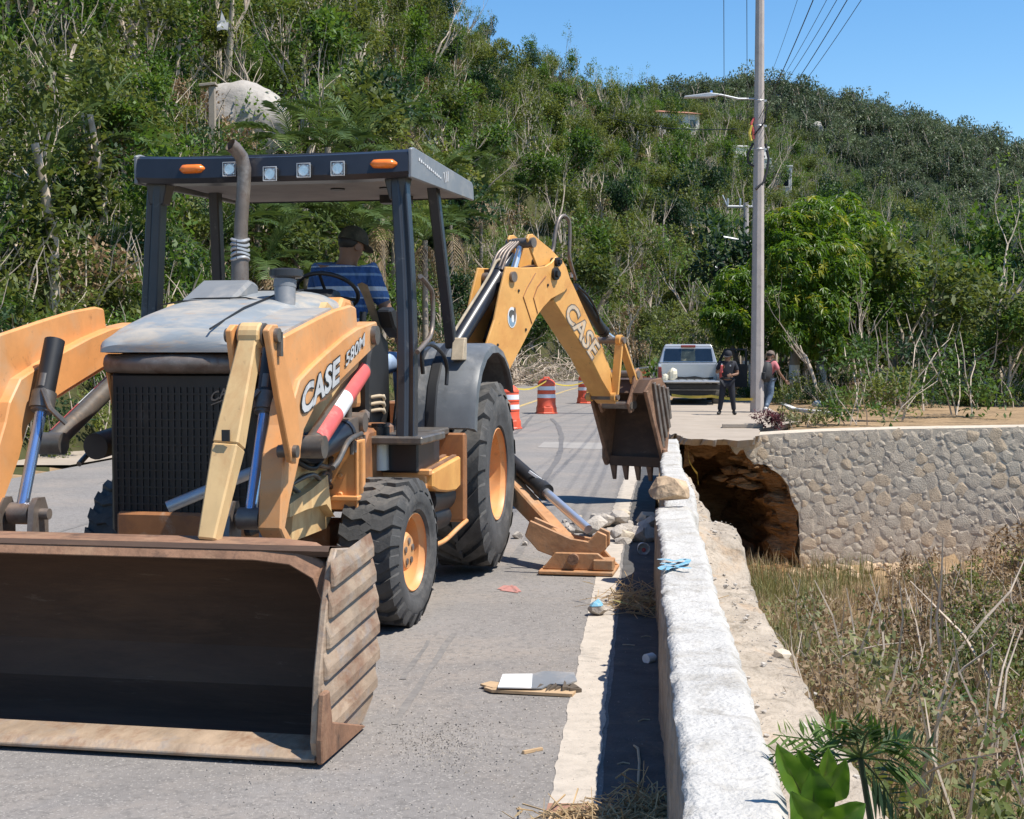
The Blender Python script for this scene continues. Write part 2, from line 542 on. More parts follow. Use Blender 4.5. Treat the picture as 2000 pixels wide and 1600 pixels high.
    silver=mat('silver_car_paint', (0.47, 0.475, 0.485), 0.28, metal=0.45, var=0.04, scale=3, coat=0.4, dirt=(0.46, 0.44, 0.40), damt=0.2, dscale=3),
    glass=mat('tinted_glass', (0.010, 0.013, 0.020), 0.06, var=0.2, scale=3, spec=0.9),
    taillight=mat('red_lens', (0.20, 0.012, 0.014), 0.25, var=0.1, scale=9, coat=0.4),
    skin=mat('brown_skin', (0.22, 0.115, 0.07), 0.55, var=0.12, scale=14),
    hair=mat('black_hair', (0.012, 0.010, 0.009), 0.6, var=0.3, scale=40),
    jeans=mat('blue_denim', (0.26, 0.35, 0.50), 0.85, var=0.35, scale=8, dirt=(0.40, 0.48, 0.60), damt=0.30, dscale=6),
    jeans_dark=mat('dark_denim', (0.09, 0.13, 0.19), 0.85, var=0.25, scale=8, dirt=(0.35, 0.42, 0.5), damt=0.25, dscale=6),
    navy=mat('black_uniform_cloth', (0.012, 0.013, 0.020), 0.8, var=0.3, scale=9),
    pinkshirt=mat('pink_shirt_cloth', (0.50, 0.16, 0.17), 0.85, var=0.12, scale=9),
    leather=mat('black_leather', (0.018, 0.016, 0.015), 0.5, var=0.3, scale=9),
    bag=mat('black_nylon', (0.028, 0.028, 0.030), 0.7, var=0.25, scale=9),
    plasticbag=mat('white_plastic', (0.72, 0.72, 0.73), 0.45, var=0.06, scale=9),
    cream=mat('cream_plastic', (0.66, 0.60, 0.45), 0.5, var=0.1, scale=9),
    cap_grey=mat('grey_brown_cap_cloth', (0.16, 0.12, 0.10), 0.85, var=0.25, scale=20),
    camo=mat('camouflage_cloth', (0.040, 0.042, 0.030), 0.9, var=0.3, scale=16, dirt=(0.095, 0.082, 0.058), damt=0.36, dscale=14, dirt2=(0.015, 0.016, 0.013), d2amt=0.3, d2scale=12),
    ragcloth=mat('beige_rag', (0.42, 0.34, 0.24), 0.9, var=0.25, scale=12),
    bark=mat('grey_bark', (0.30, 0.25, 0.20), 0.95, var=0.3, scale=3, bump=0.6, bscale=14, stretch=(1, 1, 0.3), bdist=0.03),
    palebark=mat('pale_dry_bark', (0.50, 0.41, 0.32), 0.95, var=0.28, scale=2.5, dirt=(0.24, 0.19, 0.14), damt=0.36, dscale=1.4),
    darkbark=mat('dark_bark', (0.10, 0.078, 0.058), 0.95, var=0.3, scale=3, bump=0.5, bscale=12),
    limed=mat('limewashed_bark', (0.62, 0.60, 0.56), 0.95, var=0.12, scale=5, bump=0.5, bscale=18, dirt=(0.36, 0.32, 0.27), damt=0.3, dscale=5),
    straw=mat('dry_palm_straw', (0.42, 0.29, 0.155), 0.85, var=0.3, scale=14),
    card=mat('brown_cardboard', (0.42, 0.29, 0.17), 0.9, var=0.15, scale=8),
    alu=mat('galvanised_steel', (0.45, 0.46, 0.47), 0.45, metal=0.5, var=0.12, scale=8),
    wire=mat('cable_sheath', (0.014, 0.014, 0.016), 0.6, var=0.2, scale=3),
    tape=mat('yellow_caution_tape', (0.66, 0.50, 0.08), 0.5, var=0.1, scale=6),
    orange_net=mat('orange_plastic_mesh', (0.72, 0.20, 0.06), 0.6, var=0.15, scale=6),
    redpaint=mat('faded_red_chalk', (0.42, 0.19, 0.16), 0.95, var=0.1, scale=20, dirt=(0.22, 0.2, 0.18), damt=0.35, dscale=25),
    house=mat('white_house_render', (0.66, 0.63, 0.58), 0.9, var=0.06, scale=1, dirt=(0.45, 0.40, 0.34), damt=0.25, dscale=1.5),
    roof=mat('clay_roof', (0.34, 0.15, 0.09), 0.9, var=0.2, scale=3),
)
# ------------------------------------------------------------------ lie of the land
def lerp_table(x, tab):
    if x <= tab[0][0]:
        return tab[0][1]
    for (a, va), (b, vb) in zip(tab, tab[1:]):
        if x <= b:
            t = (x - a) / (b - a)
            return va + (vb - va) * t
    return tab[-1][1]


def sstep(a, b, x):
    t = min(1.0, max(0.0, (x - a) / (b - a)))
    return t * t * (3 - 2 * t)


def wall_x(Y):
    """left foot of the parapet, which is also the right edge of the road"""
    x = 0.598 + 0.094 * (Y - 5.4)
    if Y > 10:
        x += 0.0016 * (min(Y, 18.5) - 10) ** 2
    if Y > 18.5:
        x += 0.026 * (Y - 18.5)
    if Y > 60:
        x += 0.004 * (Y - 60) ** 2
    return x


def road_left(Y):
    return wall_x(Y) - 8.5


FOOT = []
for a in range(-4000, 1300, 50):
    k = (a - 1000) / 2700
    y = 4.0
    while y < 100 and k * y > road_left(y) - 1.2:
        y += 0.25
    FOOT.append((a, y))
FOOT.append((1500, 112))
RIDGE_R = [(-4000, 120), (0, 150), (400, 170), (820, 230), (1000, 260), (1200, 290), (1290, 300), (1450, 310), (1700, 320), (2400, 330)]
RIDGE_E = [(-4000, 760), (0, 770), (400, 800), (700, 715), (820, 622), (905, 580), (1000, 534), (1110, 486), (1200, 454), (1290, 442), (1450, 410), (1700, 250), (2000, 180), (2600, 120)]
FAR_E = [(700, 300), (1250, 480), (1350, 492), (1470, 504), (1540, 494), (1600, 478), (1800, 430), (2000, 370), (2500, 250), (4500, 80)]


def hill_z(X, Y):
    if Y < 4:
        return 0.7 * max(0.0, road_left(max(Y, 0)) - 1.2 - X)
    a = 1000 + 2700 * X / Y
    r0 = lerp_table(a, FOOT)
    if Y <= r0:
        return 0.0
    r1 = lerp_table(a, RIDGE_R)
    H = lerp_table(a, RIDGE_E) / 2700 * r1 + CAM_H
    s = (Y - r0) / (r1 - r0)
    if s < 1:
        h = H * (0.75 * s ** 0.8 + 0.25 * s * s * (3 - 2 * s))
    else:
        h = H - (Y - r1) * 0.25
    h += 2.2 * sstep(0, 0.15, s) * noise.noise((X * 0.03, Y * 0.03, 1.7)) * sstep(1.3, 0.8, s)
    h2 = 0.0
    if Y > 340:
        H2 = lerp_table(a, FAR_E) / 2700 * 480 + CAM_H
        h2 = H2 * sstep(335, 480, Y) if Y < 480 else H2 - (Y - 480) * 0.2
    return max(h, h2, 0.0)


def ravine_z(X, Y):
    q = X - wall_x(Y)
    if q < 0:
        return None
    base = lerp_table(Y, [(5, -0.28), (9, -0.38), (12, -0.62), (16, -1.25), (22, -1.9)]) - 0.75 * max(0.0, q - 0.62)
    base = max(base, -2.5 + 0.20 * max(0.0, q - 5.5))
    base = min(base, -0.1)
    base += 0.10 * noise.noise((X * 1.1, Y * 1.1, 0)) + 0.05 * noise.noise((X * 3.1, Y * 3.1, 5))
    return base


def ground_z(X, Y):
    q = X - wall_x(Y)
    if q > 0 and Y < 75:
        rv = ravine_z(X, Y)
        cave = sstep(5.9, 5.5, X)
        edge = 27.35 + cave * 3.2
        t = sstep(edge - 0.35, edge + 0.05, Y)
        up = 0.02 if X < 7 else 0.02 + 0.02 * noise.noise((X * 0.5, Y * 0.5, 2)) + 0.25 * sstep(34, 50, Y) * sstep(7.2, 9, X)
        if q < 0.3:
            k = sstep(0.0, 0.3, q)
            rv = -0.03 * (1 - k) + rv * k
        z = rv * (1 - t) + up * t
        return z
    if q <= 0 and X > road_left(Y) - 0.3:
        return -0.03
    return hill_z(X, Y) + (0.06 * noise.noise((X * 0.8, Y * 0.8, 3)) if X < road_left(Y) - 1 else 0.0)


def hill_hit(px, py, r_min=15):
    """where the line of sight meets the slope"""
    d = ray(px, py)
    y = r_min
    while y < 620:
        p = EYE + d * (y / d.y)
        if ground_z(p.x, p.y) >= p.z:
            return Vector((p.x, p.y, ground_z(p.x, p.y)))
        y += 0.4 if y < 80 else 1.5
    return Vector((p.x, p.y, ground_z(p.x, p.y)))


# ground sheet: rings round the camera, out past the far hill
mb = MB()
NA = 230
rings = []
r = 0.8
while r < 760:
    rings.append(r)
    r *= 1.03 if r > 8 else 1.045
angs = [R(-82) + R(164) * i / NA for i in range(NA + 1)]
vs = []
for r in rings:
    for t in angs:
        X, Y = r * sin(t), r * cos(t)
        vs.append((X, Y, ground_z(X, Y)))
fs = []
for k in range(len(rings) - 1):
    for i in range(NA):
        b = k * (NA + 1) + i
        fs.append((b, b + 1, b + NA + 2, b + NA + 1))
mb.add(vs, fs)
for (k, f) in enumerate(fs):
    rr = rings[k // NA]
    X, Y = vs[f[0]][0], vs[f[0]][1]
    if rr > 345:
        mb.mi[k] = 2
    elif X < road_left(Y) - 0.2 or rr > 70:
        mb.mi[k] = 1
ground = mb.build('ground', [M['soil'], M['hill'], M['farhill']], smooth=60, fix=False)
tag(ground, 'dry earth and scrub covered hillside rising behind the road', kind='structure')
mb = MB()
mb.add([(-60, -60, -0.05), (60, -60, -0.05), (60, 0.9, -0.05), (-60, 0.9, -0.05)], [(0, 1, 2, 3)])
tag(mb.build('ground_behind', M['soil']), 'dry ground behind the viewpoint', kind='structure')


def strip(name, m, y0, y1, step, fl, fr, z, jitter=0.0):
    mb = MB()
    y = y0
    vs = []
    while y <= y1 + 1e-6:
        j0 = jitter * noise.noise((y * 6, 1.3, 0)) + 0.6 * jitter * noise.noise((y * 19, 4.3, 0))
        j1 = jitter * noise.noise((y * 5, 7.7, 0)) + 0.6 * jitter * noise.noise((y * 23, 2.2, 0))
        vs += [(fl(y) + j0, y, z), (fr(y) + j1, y, z)]
        y += step
    n = len(vs) // 2
    mb.add(vs, [(2 * i, 2 * i + 1, 2 * i + 3, 2 * i + 2) for i in range(n - 1)])
    return tag(mb.build(name, m), kind='structure')


strip('road', M['asphalt'], -12, 130, 1.0, road_left, wall_x, 0.0)['label'] = 'dusty grey asphalt road running away beside the white parapet'
strip('edge_line', M['line'], -2, 30, 0.05, lambda y: wall_x(y) - 0.425, lambda y: wall_x(y) - 0.255, 0.004, 0.012)['label'] = 'pale worn edge line along the parapet'
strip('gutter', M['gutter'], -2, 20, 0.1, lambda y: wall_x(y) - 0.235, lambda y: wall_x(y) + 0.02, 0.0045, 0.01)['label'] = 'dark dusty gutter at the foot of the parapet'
strip('centre_line', M['yellow_line'], 20, 125, 1.0, lambda y: wall_x(y) - 4.72, lambda y: wall_x(y) - 4.56, 0.004)['label'] = 'worn yellow centre line of the road'
strip('verge', M['concrete'], 20, 125, 0.7, lambda y: road_left(y) - 1.3, lambda y: road_left(y) - 0.02, 0.03, 0.08)['label'] = 'dusty pale verge at the far side of the road'
# pale repair patch and overhead cable shadows painted as dark smears on the road
mb = MB()
p = [on_level(*q, z=0.004) for q in ((1062, 863), (1050, 874), (1190, 878), (1190, 865))]
mb.add(p, [(0, 1, 2, 3)])
tag(mb.build('road_patch', mat('pale_patch', (0.30, 0.275, 0.25), 0.92, var=0.1, scale=2, spec=0.2)), 'pale repair patch across the road', kind='structure')
mb = MB()


def ribbon(mb, pts, w, z, n_=None):
    P = [Vector((p[0], p[1], z)) for p in pts]
    vs = []
    for k, q in enumerate(P):
        d = (P[min(k + 1, len(P) - 1)] - P[max(k - 1, 0)]).normalized()
        s = Vector((-d.y, d.x, 0)) * (w * (0.7 + 0.5 * random.random()) / 2)
        vs += [q + s, q - s]
    mb.add(vs, [(2 * i, 2 * i + 1, 2 * i + 3, 2 * i + 2) for i in range(len(P) - 1)])


for pts in ([(1040, 812), (1020, 836), (1005, 848)], [(1077, 818), (1090, 832), (1097, 852), (1095, 880), (1088, 900), (1070, 925), (1044, 965)]):
    q = [on_level(*p) for p in pts]
    qq = []
    for a, b in zip(q, q[1:]):
        qq += [a.lerp(b, i / 5) for i in range(5)]
    ribbon(mb, qq + [q[-1]], 0.10, 0.006)
tag(mb.build('tar_crack', mat('tar', (0.155, 0.144, 0.138), 0.8, var=0.2, scale=4, spec=0.2)), 'dark tyre smears wandering across the road', kind='structure')
mb = MB()
ribbon(mb, [on_level(*p) for p in ((978, 1152), (990, 1145), (1002, 1146), (1012, 1157))], 0.05, 0.0045)
mb.add([on_level(*p, z=0.0045) for p in ((976, 1153), (1000, 1142), (1013, 1158))], [(0, 2, 1)])
tag(mb.build('chalk_mark', M['redpaint']), 'faded red mark on the asphalt behind the front wheel', kind='structure')

# coarse grit lying on the road (nobody could count it)
mb = MB()
rg = random.Random(3)
for i in range(5200):
    if rg.random() < 0.5:
        p = on_level(rg.uniform(400, 1100), rg.uniform(1300, 1620))
        if rg.random() < 0.5:
            c = on_level(rg.gauss(860, 60), rg.gauss(1455, 25))
            p = c
    else:
        Y = rg.uniform(3.2, 14)
        p = Vector((wall_x(Y) - abs(rg.gauss(0, 0.45)) - 0.02, Y, 0))
    s = rg.uniform(0.0022, 0.0065) * (1.6 if rg.random() < 0.04 else 1)
    q = [Vector((rg.uniform(-1, 1), rg.uniform(-1, 1), 0)).normalized() * s * rg.uniform(.7, 1.3) for _ in range(3)]
    mb.add([p + q[0], p + q[1], p + q[2], p + Vector((0, 0, s * 1.1))], [(0, 1, 3), (1, 2, 3), (2, 0, 3)])
tag(mb.build('road_grit', mat('grit', (0.30, 0.27, 0.24), 0.9, var=0.4, scale=300)), 'loose grit scattered over the asphalt', kind='stuff')

# ------------------------------------------------------------------ parapet, ledge
def rough_loft(section, y0, y1, step, amp, mats, seed, idx):
    """section(Y) -> list of (x, z); a coarse surface shifted by noise"""
    mb = MB()
    rings = []
    y = y0
    while y <= y1 + 1e-6:
        rings.append([(x + amp * noise.noise((x * 9 + seed, y * 9, z * 9)) + 0.5 * amp * noise.noise((x * 31, y * 31, z * 31 + seed)), y,
                       z + amp * noise.noise((x * 9, y * 9 + seed, z * 9 + 5)) + 0.45 * amp * noise.noise((x * 37 + seed, y * 29, z * 31))) for x, z in section(y)])
        y += step
    n = len(rings[0])
    mb.loft(rings, closed=True, caps=True)
    k = 0
    for _ in range(len(rings) - 1):
        for i in range(n):
            mb.mi[k] = idx(i)
            k += 1
    return mb


def lin(a, b, n):
    return [(a[0] + (b[0] - a[0]) * i / n, a[1] + (b[1] - a[1]) * i / n) for i in range(n)]


def parapet_section(y):
    x = wall_x(y) + 0.02 * noise.noise((y * 0.7, 3, 1)) + 0.008 * noise.noise((y * 5, 9, 1))
    if 9.95 < y:
        x += 0.07 * sstep(9.95, 10.3, y)
    w = 0.27 - 0.05 * sstep(10, 14, y)
    t = 0.56 + 0.012 * noise.noise((y * 0.5, 0, 0)) - (0.10 * sstep(9.8, 10.0, y) * sstep(10.9, 10.6, y)) - 0.06 * sstep(16.5, 18.5, y)
    return (lin((x, -0.3), (x + 0.012, t - 0.02), 6) + lin((x + 0.012, t - 0.020 + 0.010 * noise.noise((y * 23, 2, 7))), (x + 0.03 + 0.03 * max(0, noise.noise((y * 6.3, 6, 3)) - .1) + 0.015 * max(0, noise.noise((y * 29, 3, 3))), t - 0.012 * max(0, noise.noise((y * 19, 1, 3)))), 1) + lin((x + 0.035, t), (x + w - 0.03, t), 11) +
            lin((x + w - 0.03, t), (x + w, t - 0.03), 1) + lin((x + w, t - 0.03), (x + w + 0.02, -0.3), 5) + lin((x + w + 0.02, -0.3), (x, -0.3), 1))


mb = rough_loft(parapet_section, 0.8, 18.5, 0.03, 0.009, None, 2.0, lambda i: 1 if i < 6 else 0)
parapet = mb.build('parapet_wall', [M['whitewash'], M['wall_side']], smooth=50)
tag(parapet, 'low whitewashed parapet wall running along the right edge of the road', 'wall')
# blue sprayed mark on top of it
mb = MB()


def stroke(mb, pts, w, z):
    q = [on_level(*p, z=z) for p in pts]
    out = []
    for i in range(len(q) - 1):
        p0, p1, p2, p3 = q[max(i - 1, 0)], q[i], q[i + 1], q[min(i + 2, len(q) - 1)]
        for k in range(6):
            t = k / 6
            out.append(0.5 * ((2 * p1) + (p2 - p0) * t + (2 * p0 - 5 * p1 + 4 * p2 - p3) * t * t + (3 * p1 - p0 - 3 * p2 + p3) * t ** 3))
    ribbon(mb, out + [q[-1]], w, z)


zt = 0.583
stroke(mb, [(1287, 1093), (1300, 1092), (1318, 1096), (1338, 1092), (1343, 1097), (1330, 1103), (1312, 1107), (1298, 1113), (1292, 1108), (1306, 1105), (1326, 1108), (1350, 1110)], 0.034, zt)
stroke(mb, [(1292, 1100), (1306, 1102), (1318, 1100)], 0.03, zt + 0.001)
mb.build('paint_mark', M['blue_paint'], parapet)


def ledge_section(y):
    x = wall_x(y) + 0.29 + 0.05 * sstep(9, 10.5, y)
    w = lerp_table(y, [(2, 0.50), (5, 0.46), (6.4, 0.43), (9, 0.38), (11.3, 0.30), (13, 0.24), (15.5, 0.16), (18, 0.10)])
    w += 0.05 * noise.noise((y * 0.9, 8, 0))
    t = 0.10 + 0.03 * noise.noise((y * 0.8, 2, 4)) + 0.22 * sstep(9.6, 10.2, y) * sstep(11.4, 10.9, y)
    return (lin((x - 0.1, -1.8), (x - 0.1, t), 2) + lin((x - 0.1, t), (x + w - 0.04, t - 0.03), 9) + lin((x + w - 0.04, t - 0.03), (x + w, t - 0.09), 2) +
            lin((x + w, t - 0.09), (x + w + 0.12, -0.9), 6) + lin((x + w + 0.12, -0.9), (x - 0.1, -1.8), 2))


mb = rough_loft(ledge_section, 0.8, 18.2, 0.06, 0.03, None, 7.0, lambda i: 0)
tag(mb.build('foundation_ledge', M['ledge'], smooth=50), 'rough tan cement ledge along the ravine side of the white parapet', 'ledge')

# ------------------------------------------------------------------ slab, stone retaining wall with the washed-out hole
YW = 26.6


def on_wall(px, py, y=YW):
    p = at_depth(px, py, y)
    return (p.x, p.z)


slab = MB()
rim = [on_level(px, py, 0.10) for px, py in ((1318, 846), (1336, 856), (1352, 858), (1372, 857), (1392, 860), (1412, 858), (1440, 861), (1470, 859), (1484, 846), (1484, 838))]
top = [Vector((p.x, p.y, 0.10)) for p in rim]
back = [Vector((x, y, 0.10)) for x, y in ((6.6, 31.5), (6.9, 36.0), (8.4, 48), (5.6, 48), (4.3, 38.5), (3.05, 29.5), (wall_x(26.2) + 0.15, 26.2))]
fine = []
for a_, b_ in zip(top, top[1:]):
    m_ = max(1, int((b_ - a_).length / 0.06))
    for i in range(m_):
        q = a_.lerp(b_, i / m_)
        fine.append(q + Vector((0.05 * noise.noise(q * 5), 0.16 * noise.noise(q * 2.5 + Vector((3, 0, 0))) + 0.05 * noise.noise(q * 8), 0)))
top = fine + [top[-1]]
poly = top + back
slab.hexa([Vector((p.x + 0.10 * noise.noise(p * 6 + Vector((0, 7, 0))), p.y + ((0.17 + 0.05 * noise.noise(p * 3 + Vector((9, 0, 0)))) if p.y < 29 else 0), -0.02 + 0.05 * noise.noise((p.x * 5, p.y * 3, 0)))) for p in poly], poly)
tag(slab.build('pavement_slab', M['concrete']), 'pale concrete pavement slab hanging over the washed-out hole', kind='structure')
slab = MB()
poly = [Vector((x, y, 0.19)) for x, y in ((4.35, 28.6), (5.2, 28.55), (5.3, 29.6), (4.6, 29.7))]
slab.hexa([p - Vector((0, 0, 0.09)) for p in poly], poly)
tag(slab.build('concrete_slab', M['concrete'], bevel=0.012), 'broken flat concrete slab lying at the edge of the pavement', 'slab')

HOLE = [(1338, 862), (1356, 866), (1372, 862), (1392, 868), (1410, 864), (1428, 868), (1437, 880), (1452, 880), (1459, 893), (1466, 900), (1470, 910), (1478, 905), (1484, 903), (1490, 914), (1506, 917),
        (1520, 925), (1532, 936), (1541, 948), (1546, 962), (1545, 975), (1552, 988), (1561, 1004), (1553, 1022), (1559, 1045), (1549, 1080)]
outer = [(1342, 850), (1372, 851), (1420, 853), (1480, 850), (1540, 846), (1620, 842), (1760, 838), (2150, 832)]
hp = [on_wall(*p) for p in HOLE]
op = [on_wall(*p) for p in outer]
retaining = empty('stone_retaining_wall', (hp[0][0], YW, 0), 0, 'tan rubble stone retaining wall with a washed-out hole under the pavement', 'wall')
mb = MB()
# wall body as a run of uprights between the hole's edge and the coping
xs = [hp[0][0] + (op[-1][0] - hp[0][0]) * i / 120 for i in range(121)]


def top_z(x):
    return lerp_table(x, op)


def low_z(x):
    best = None
    for (a, za), (b, zb) in zip(hp, hp[1:]):
        if min(a, b) <= x <= max(a, b) and abs(a - b) > 1e-6:
            z = za + (zb - za) * (x - a) / (b - a)
            best = z if best is None else max(best, z)
    return best if best is not None else -2.7


cols = []
for x in xs:
    lz = low_z(x)
    if lz > -2.2:
        lz += 0.16 * noise.noise((x * 5, 1, 2)) + 0.07 * noise.noise((x * 17, 4, 2))
    cols.append((x, max(lz, -2.7), max(top_z(x), lz + 0.03)))
for (x0, l0, t0), (x1, l1, t1) in zip(cols, cols[1:]):
    y0, y1 = YW, YW + 0.85
    mb.add([(x0, y0, l0), (x1, y0, l1), (x1, y0, t1), (x0, y0, t0), (x0, y1, l0), (x1, y1, l1), (x1, y1, t1), (x0, y1, t0)],
           [(0, 1, 2, 3), (5, 4, 7, 6), (4, 5, 1, 0), (3, 2, 6, 7)])
rel = -Vector((hp[0][0], YW, 0))
for i, v in enumerate(mb.v):
    mb.v[i] = tuple(Vector(v) + rel)
mb.build('mortar_bed', M['mortar'], retaining, fix=False)
rs = random.Random(12)
stone_mats = [M['stone'], M['stone2'], M['stone3'], M['stone']]
variants = []
for k in range(12):
    me = hull_rock(None, (1, 0.5, 1), 900 + k, 22, 0.22)
    me.materials.append(stone_mats[k % 4])
    variants.append(me)
placed = []
x_far = on_wall(1720, 850)[0]
rest = MB()
for tr in range(30000):
    x = rs.uniform(hp[0][0], op[-1][0])
    z = rs.uniform(-2.6, 0.12)
    s = rs.uniform(0.20, 0.32) if tr < 9000 else (rs.uniform(0.13, 0.2) if tr < 20000 else rs.uniform(0.08, 0.13))
    if z + s * 0.5 > top_z(x) - .01 or z - s * 0.42 < low_z(x) + 0.02 or z - s * 0.35 < low_z(x + s * 0.4) or z - s * 0.35 < low_z(x - s * 0.4):
        continue
    if any((x - a) ** 2 + (z - b) ** 2 < (0.44 * (s + c)) ** 2 for a, b, c in placed):
        continue
    placed.append((x, z, s))
near = sorted(placed, key=lambda p: (p[0] > x_far, -p[2]))
for k_, (x, z, s) in enumerate(near):
    loc_ = Vector((x, YW + 0.002, z)) + rel
    rot_ = (0, rs.uniform(0, 6.28), 0)
    sc_ = (s * rs.uniform(1.35, 1.65), 0.075, s * rs.uniform(1.3, 1.5))
    me = variants[rs.randrange(12)]
    if k_ < 296:
        o = bpy.data.objects.new('stone', me)
        o.parent = retaining
        o.location, o.rotation_euler, o.scale = loc_, rot_, sc_
        COL.objects.link(o)
    else:
        mx = Matrix.Translation(loc_) @ Matrix.Rotation(rot_[1], 4, 'Y') @ Matrix.Diagonal((*sc_, 1))
        rest.add([mx @ v.co for v in me.vertices], [tuple(f.vertices) for f in me.polygons])
if rest.v:
    rest.build('small_stones', M['stone'], retaining)['kind'] = 'stuff'

# the hole behind it: layered earth going back under the slab
mb = MB()
NR = 14
loop = [(hp[0][0] - 0.15, -2.4)] + [(hp[0][0] - 0.05, -1.2)] + hp + [(hp[-1][0] + 0.1, -2.4)]
dense = []
for a, b in zip(loop, loop[1:]):
    m_ = max(1, int(sqrt((a[0] - b[0]) ** 2 + (a[1] - b[1]) ** 2) / 0.07))
    dense += [(a[0] + (b[0] - a[0]) * i / m_, a[1] + (b[1] - a[1]) * i / m_) for i in range(m_)]
dense.append(loop[-1])
cx_, cz_ = 3.95, -2.2
rows = []
YS = [0.02, 0.10, 0.2, 0.32, 0.45, 0.6, 0.85, 1.2, 1.6, 2.0, 2.4, 2.8, 3.1, 3.25]
for k, dy in enumerate(YS):
    t = dy / 3.25
    y = YW + dy
    f = sstep(0, 0.6, dy)
    sx = 1.02 - 0.27 * f - 0.06 * t - 0.25 * t ** 4
    sz = 1.01 - 0.13 * f - 0.04 * t - 0.30 * t ** 4
    row = []
    for i, (x, z) in enumerate(dense):
        px_ = cx_ + (x - cx_) * (sx if x > cx_ else 1 + (sx - 1) * .25)
        pz_ = cz_ + (z - cz_) * (sz if z > cz_ else 1)
        am = 0.26 * min(1, dy * 3.5)
        strat = 0.24 * noise.noise((0.3, y * 0.4, pz_ * 6)) * min(1, dy * 4)
        row.append((px_ + am * noise.noise((px_ * 2.2, y * 2.2, pz_ * 2.2)) + strat * (1 if x > cx_ else -1), y, pz_ + am * noise.noise((px_ * 2.5 + 9, y * 2.5, pz_ * 2.5))))
    rows.append(row)
mb.loft(rows, closed=False, caps=False)
last = rows[-1]
mb.add(last, [tuple(range(len(last)))])
cave = mb.build('washout', M['cave'], smooth=40)
tag(cave, 'hollow of bare layered earth washed out below the pavement', kind='structure')
# clods of earth hanging from the broken rim
mb = MB()
for i in range(150):
    k = rs.randrange(len(hp) - 4)
    t = rs.random()
    x = hp[k][0] + (hp[k + 1][0] - hp[k][0]) * t
    z = hp[k][1] + (hp[k + 1][1] - hp[k][1]) * t
    s = rs.uniform(0.04, 0.15)
    me = hull_rock(None, (s * 1.4, s, s * .8), 2000 + i, 14, 0.4)
    c_ = Vector((x + rs.uniform(-.05, .03), YW + rs.uniform(.03, .5), z - rs.uniform(-.02, .10)))
    mb.add([v.co + c_ for v in me.vertices], [tuple(f.vertices) for f in me.polygons])
    bpy.data.meshes.remove(me)
for i in range(46):
    k = rs.randrange(8, len(hp) - 3)
    s = rs.uniform(0.12, 0.34)
    me = hull_rock(None, (s * 1.6, s, s * .6), 2600 + i, 20, 0.4)
    c_ = Vector((hp[k][0] - rs.uniform(.0, .45), YW + rs.uniform(.22, .9), hp[k][1] - rs.uniform(-.02, .5)))
    mb.add([v.co + c_ for v in me.vertices], [tuple(f.vertices) for f in me.polygons])
    bpy.data.meshes.remove(me)
for i in range(40):
    s = rs.uniform(0.10, 0.30)
    me = hull_rock(None, (s * 1.3, s, s * .8), 2800 + i, 16, 0.4)
    x_, y_ = rs.uniform(3.1, 5.5), YW + rs.uniform(-.9, .8)
    c_ = Vector((x_, y_, ground_z(x_, y_) + .03))
    mb.add([v.co + c_ for v in me.vertices], [tuple(f.vertices) for f in me.polygons])
    bpy.data.meshes.remove(me)
tag(mb.build('earth_clods', M['cave']), 'crumbling earth clods along the rim of the hole', kind='stuff')
# earth and stones slumped below the wall on the right of the hole
mb = MB()
for i in range(60):
    a = rs.uniform(1540, 1800)
    y_ = YW - rs.uniform(0.1, 1.6)
    p = at_depth(a, 900, y_)
    p.z = ground_z(p.x, p.y) + .05
    s = rs.uniform(0.08, 0.32)
    me = hull_rock(None, (s, s, s * 0.7), 400 + i, 20, 0.3)
    mb.add([v.co + p for v in me.vertices], [tuple(f.vertices) for f in me.polygons])
    bpy.data.meshes.remove(me)
tag(mb.build('slumped_rubble', M['tanrock']), 'tan rubble slumped below the stone wall beside the hole', kind='stuff')

mb = MB()
crumb = [hull_rock(None, (1, .9, .6), 3000 + i, 12, .3) for i in range(6)]
for i in range(330):
    y = 2.5 + 14 * rs.random()
    w = lerp_table(y, [(2, 0.50), (5, 0.46), (6.4, 0.43), (9, 0.38), (11.3, 0.30), (13, 0.24), (15.5, 0.16), (18, 0.10)])
    x = wall_x(y) + .31 + w * rs.random() * .95
    s = rs.choice((.012, .015, .02, .03, .045)) * rs.uniform(.7, 1.3)
    z = 0.092 + 0.03 * noise.noise((y * 0.8, 2, 4)) + 0.22 * sstep(9.6, 10.2, y) * sstep(11.4, 10.9, y)
    mx = Matrix.Translation((x, y, z)) @ Matrix.Rotation(rs.uniform(0, 6), 4, 'Z') @ Matrix.Scale(s, 4)
    me = crumb[i % 6]
    mb.add([mx @ v.co for v in me.vertices], [tuple(f.vertices) for f in me.polygons])
tag(mb.build('ledge_crumbs', M['rubble']), 'small mortar crumbs lying on the cement ledge', kind='stuff')
# black tyre streaks and stains along the wheel paths
mb = MB()
for i in range(26):
    y = rs.uniform(4, 26)
    x = wall_x(y) - rs.choice((1.15, 1.35, 2.7, 2.9, 5.4, 7.0)) + rs.gauss(0, .12)
    L_ = rs.uniform(.5, 2.4)
    ribbon(mb, [(x + .094 * L_ * k / 6 + rs.gauss(0, .006), y + L_ * k / 6) for k in range(7)], rs.uniform(.02, .07), 0.0025 + .00003 * i)
tag(mb.build('tyre_streak', mat('rubber_streak', (0.175, 0.162, 0.152), 0.85, var=0.15, scale=9, dirt=(0.24, 0.22, 0.20), damt=0.5, dscale=20, spec=0.2)), 'faint tyre streaks along the wheel paths', kind='structure')
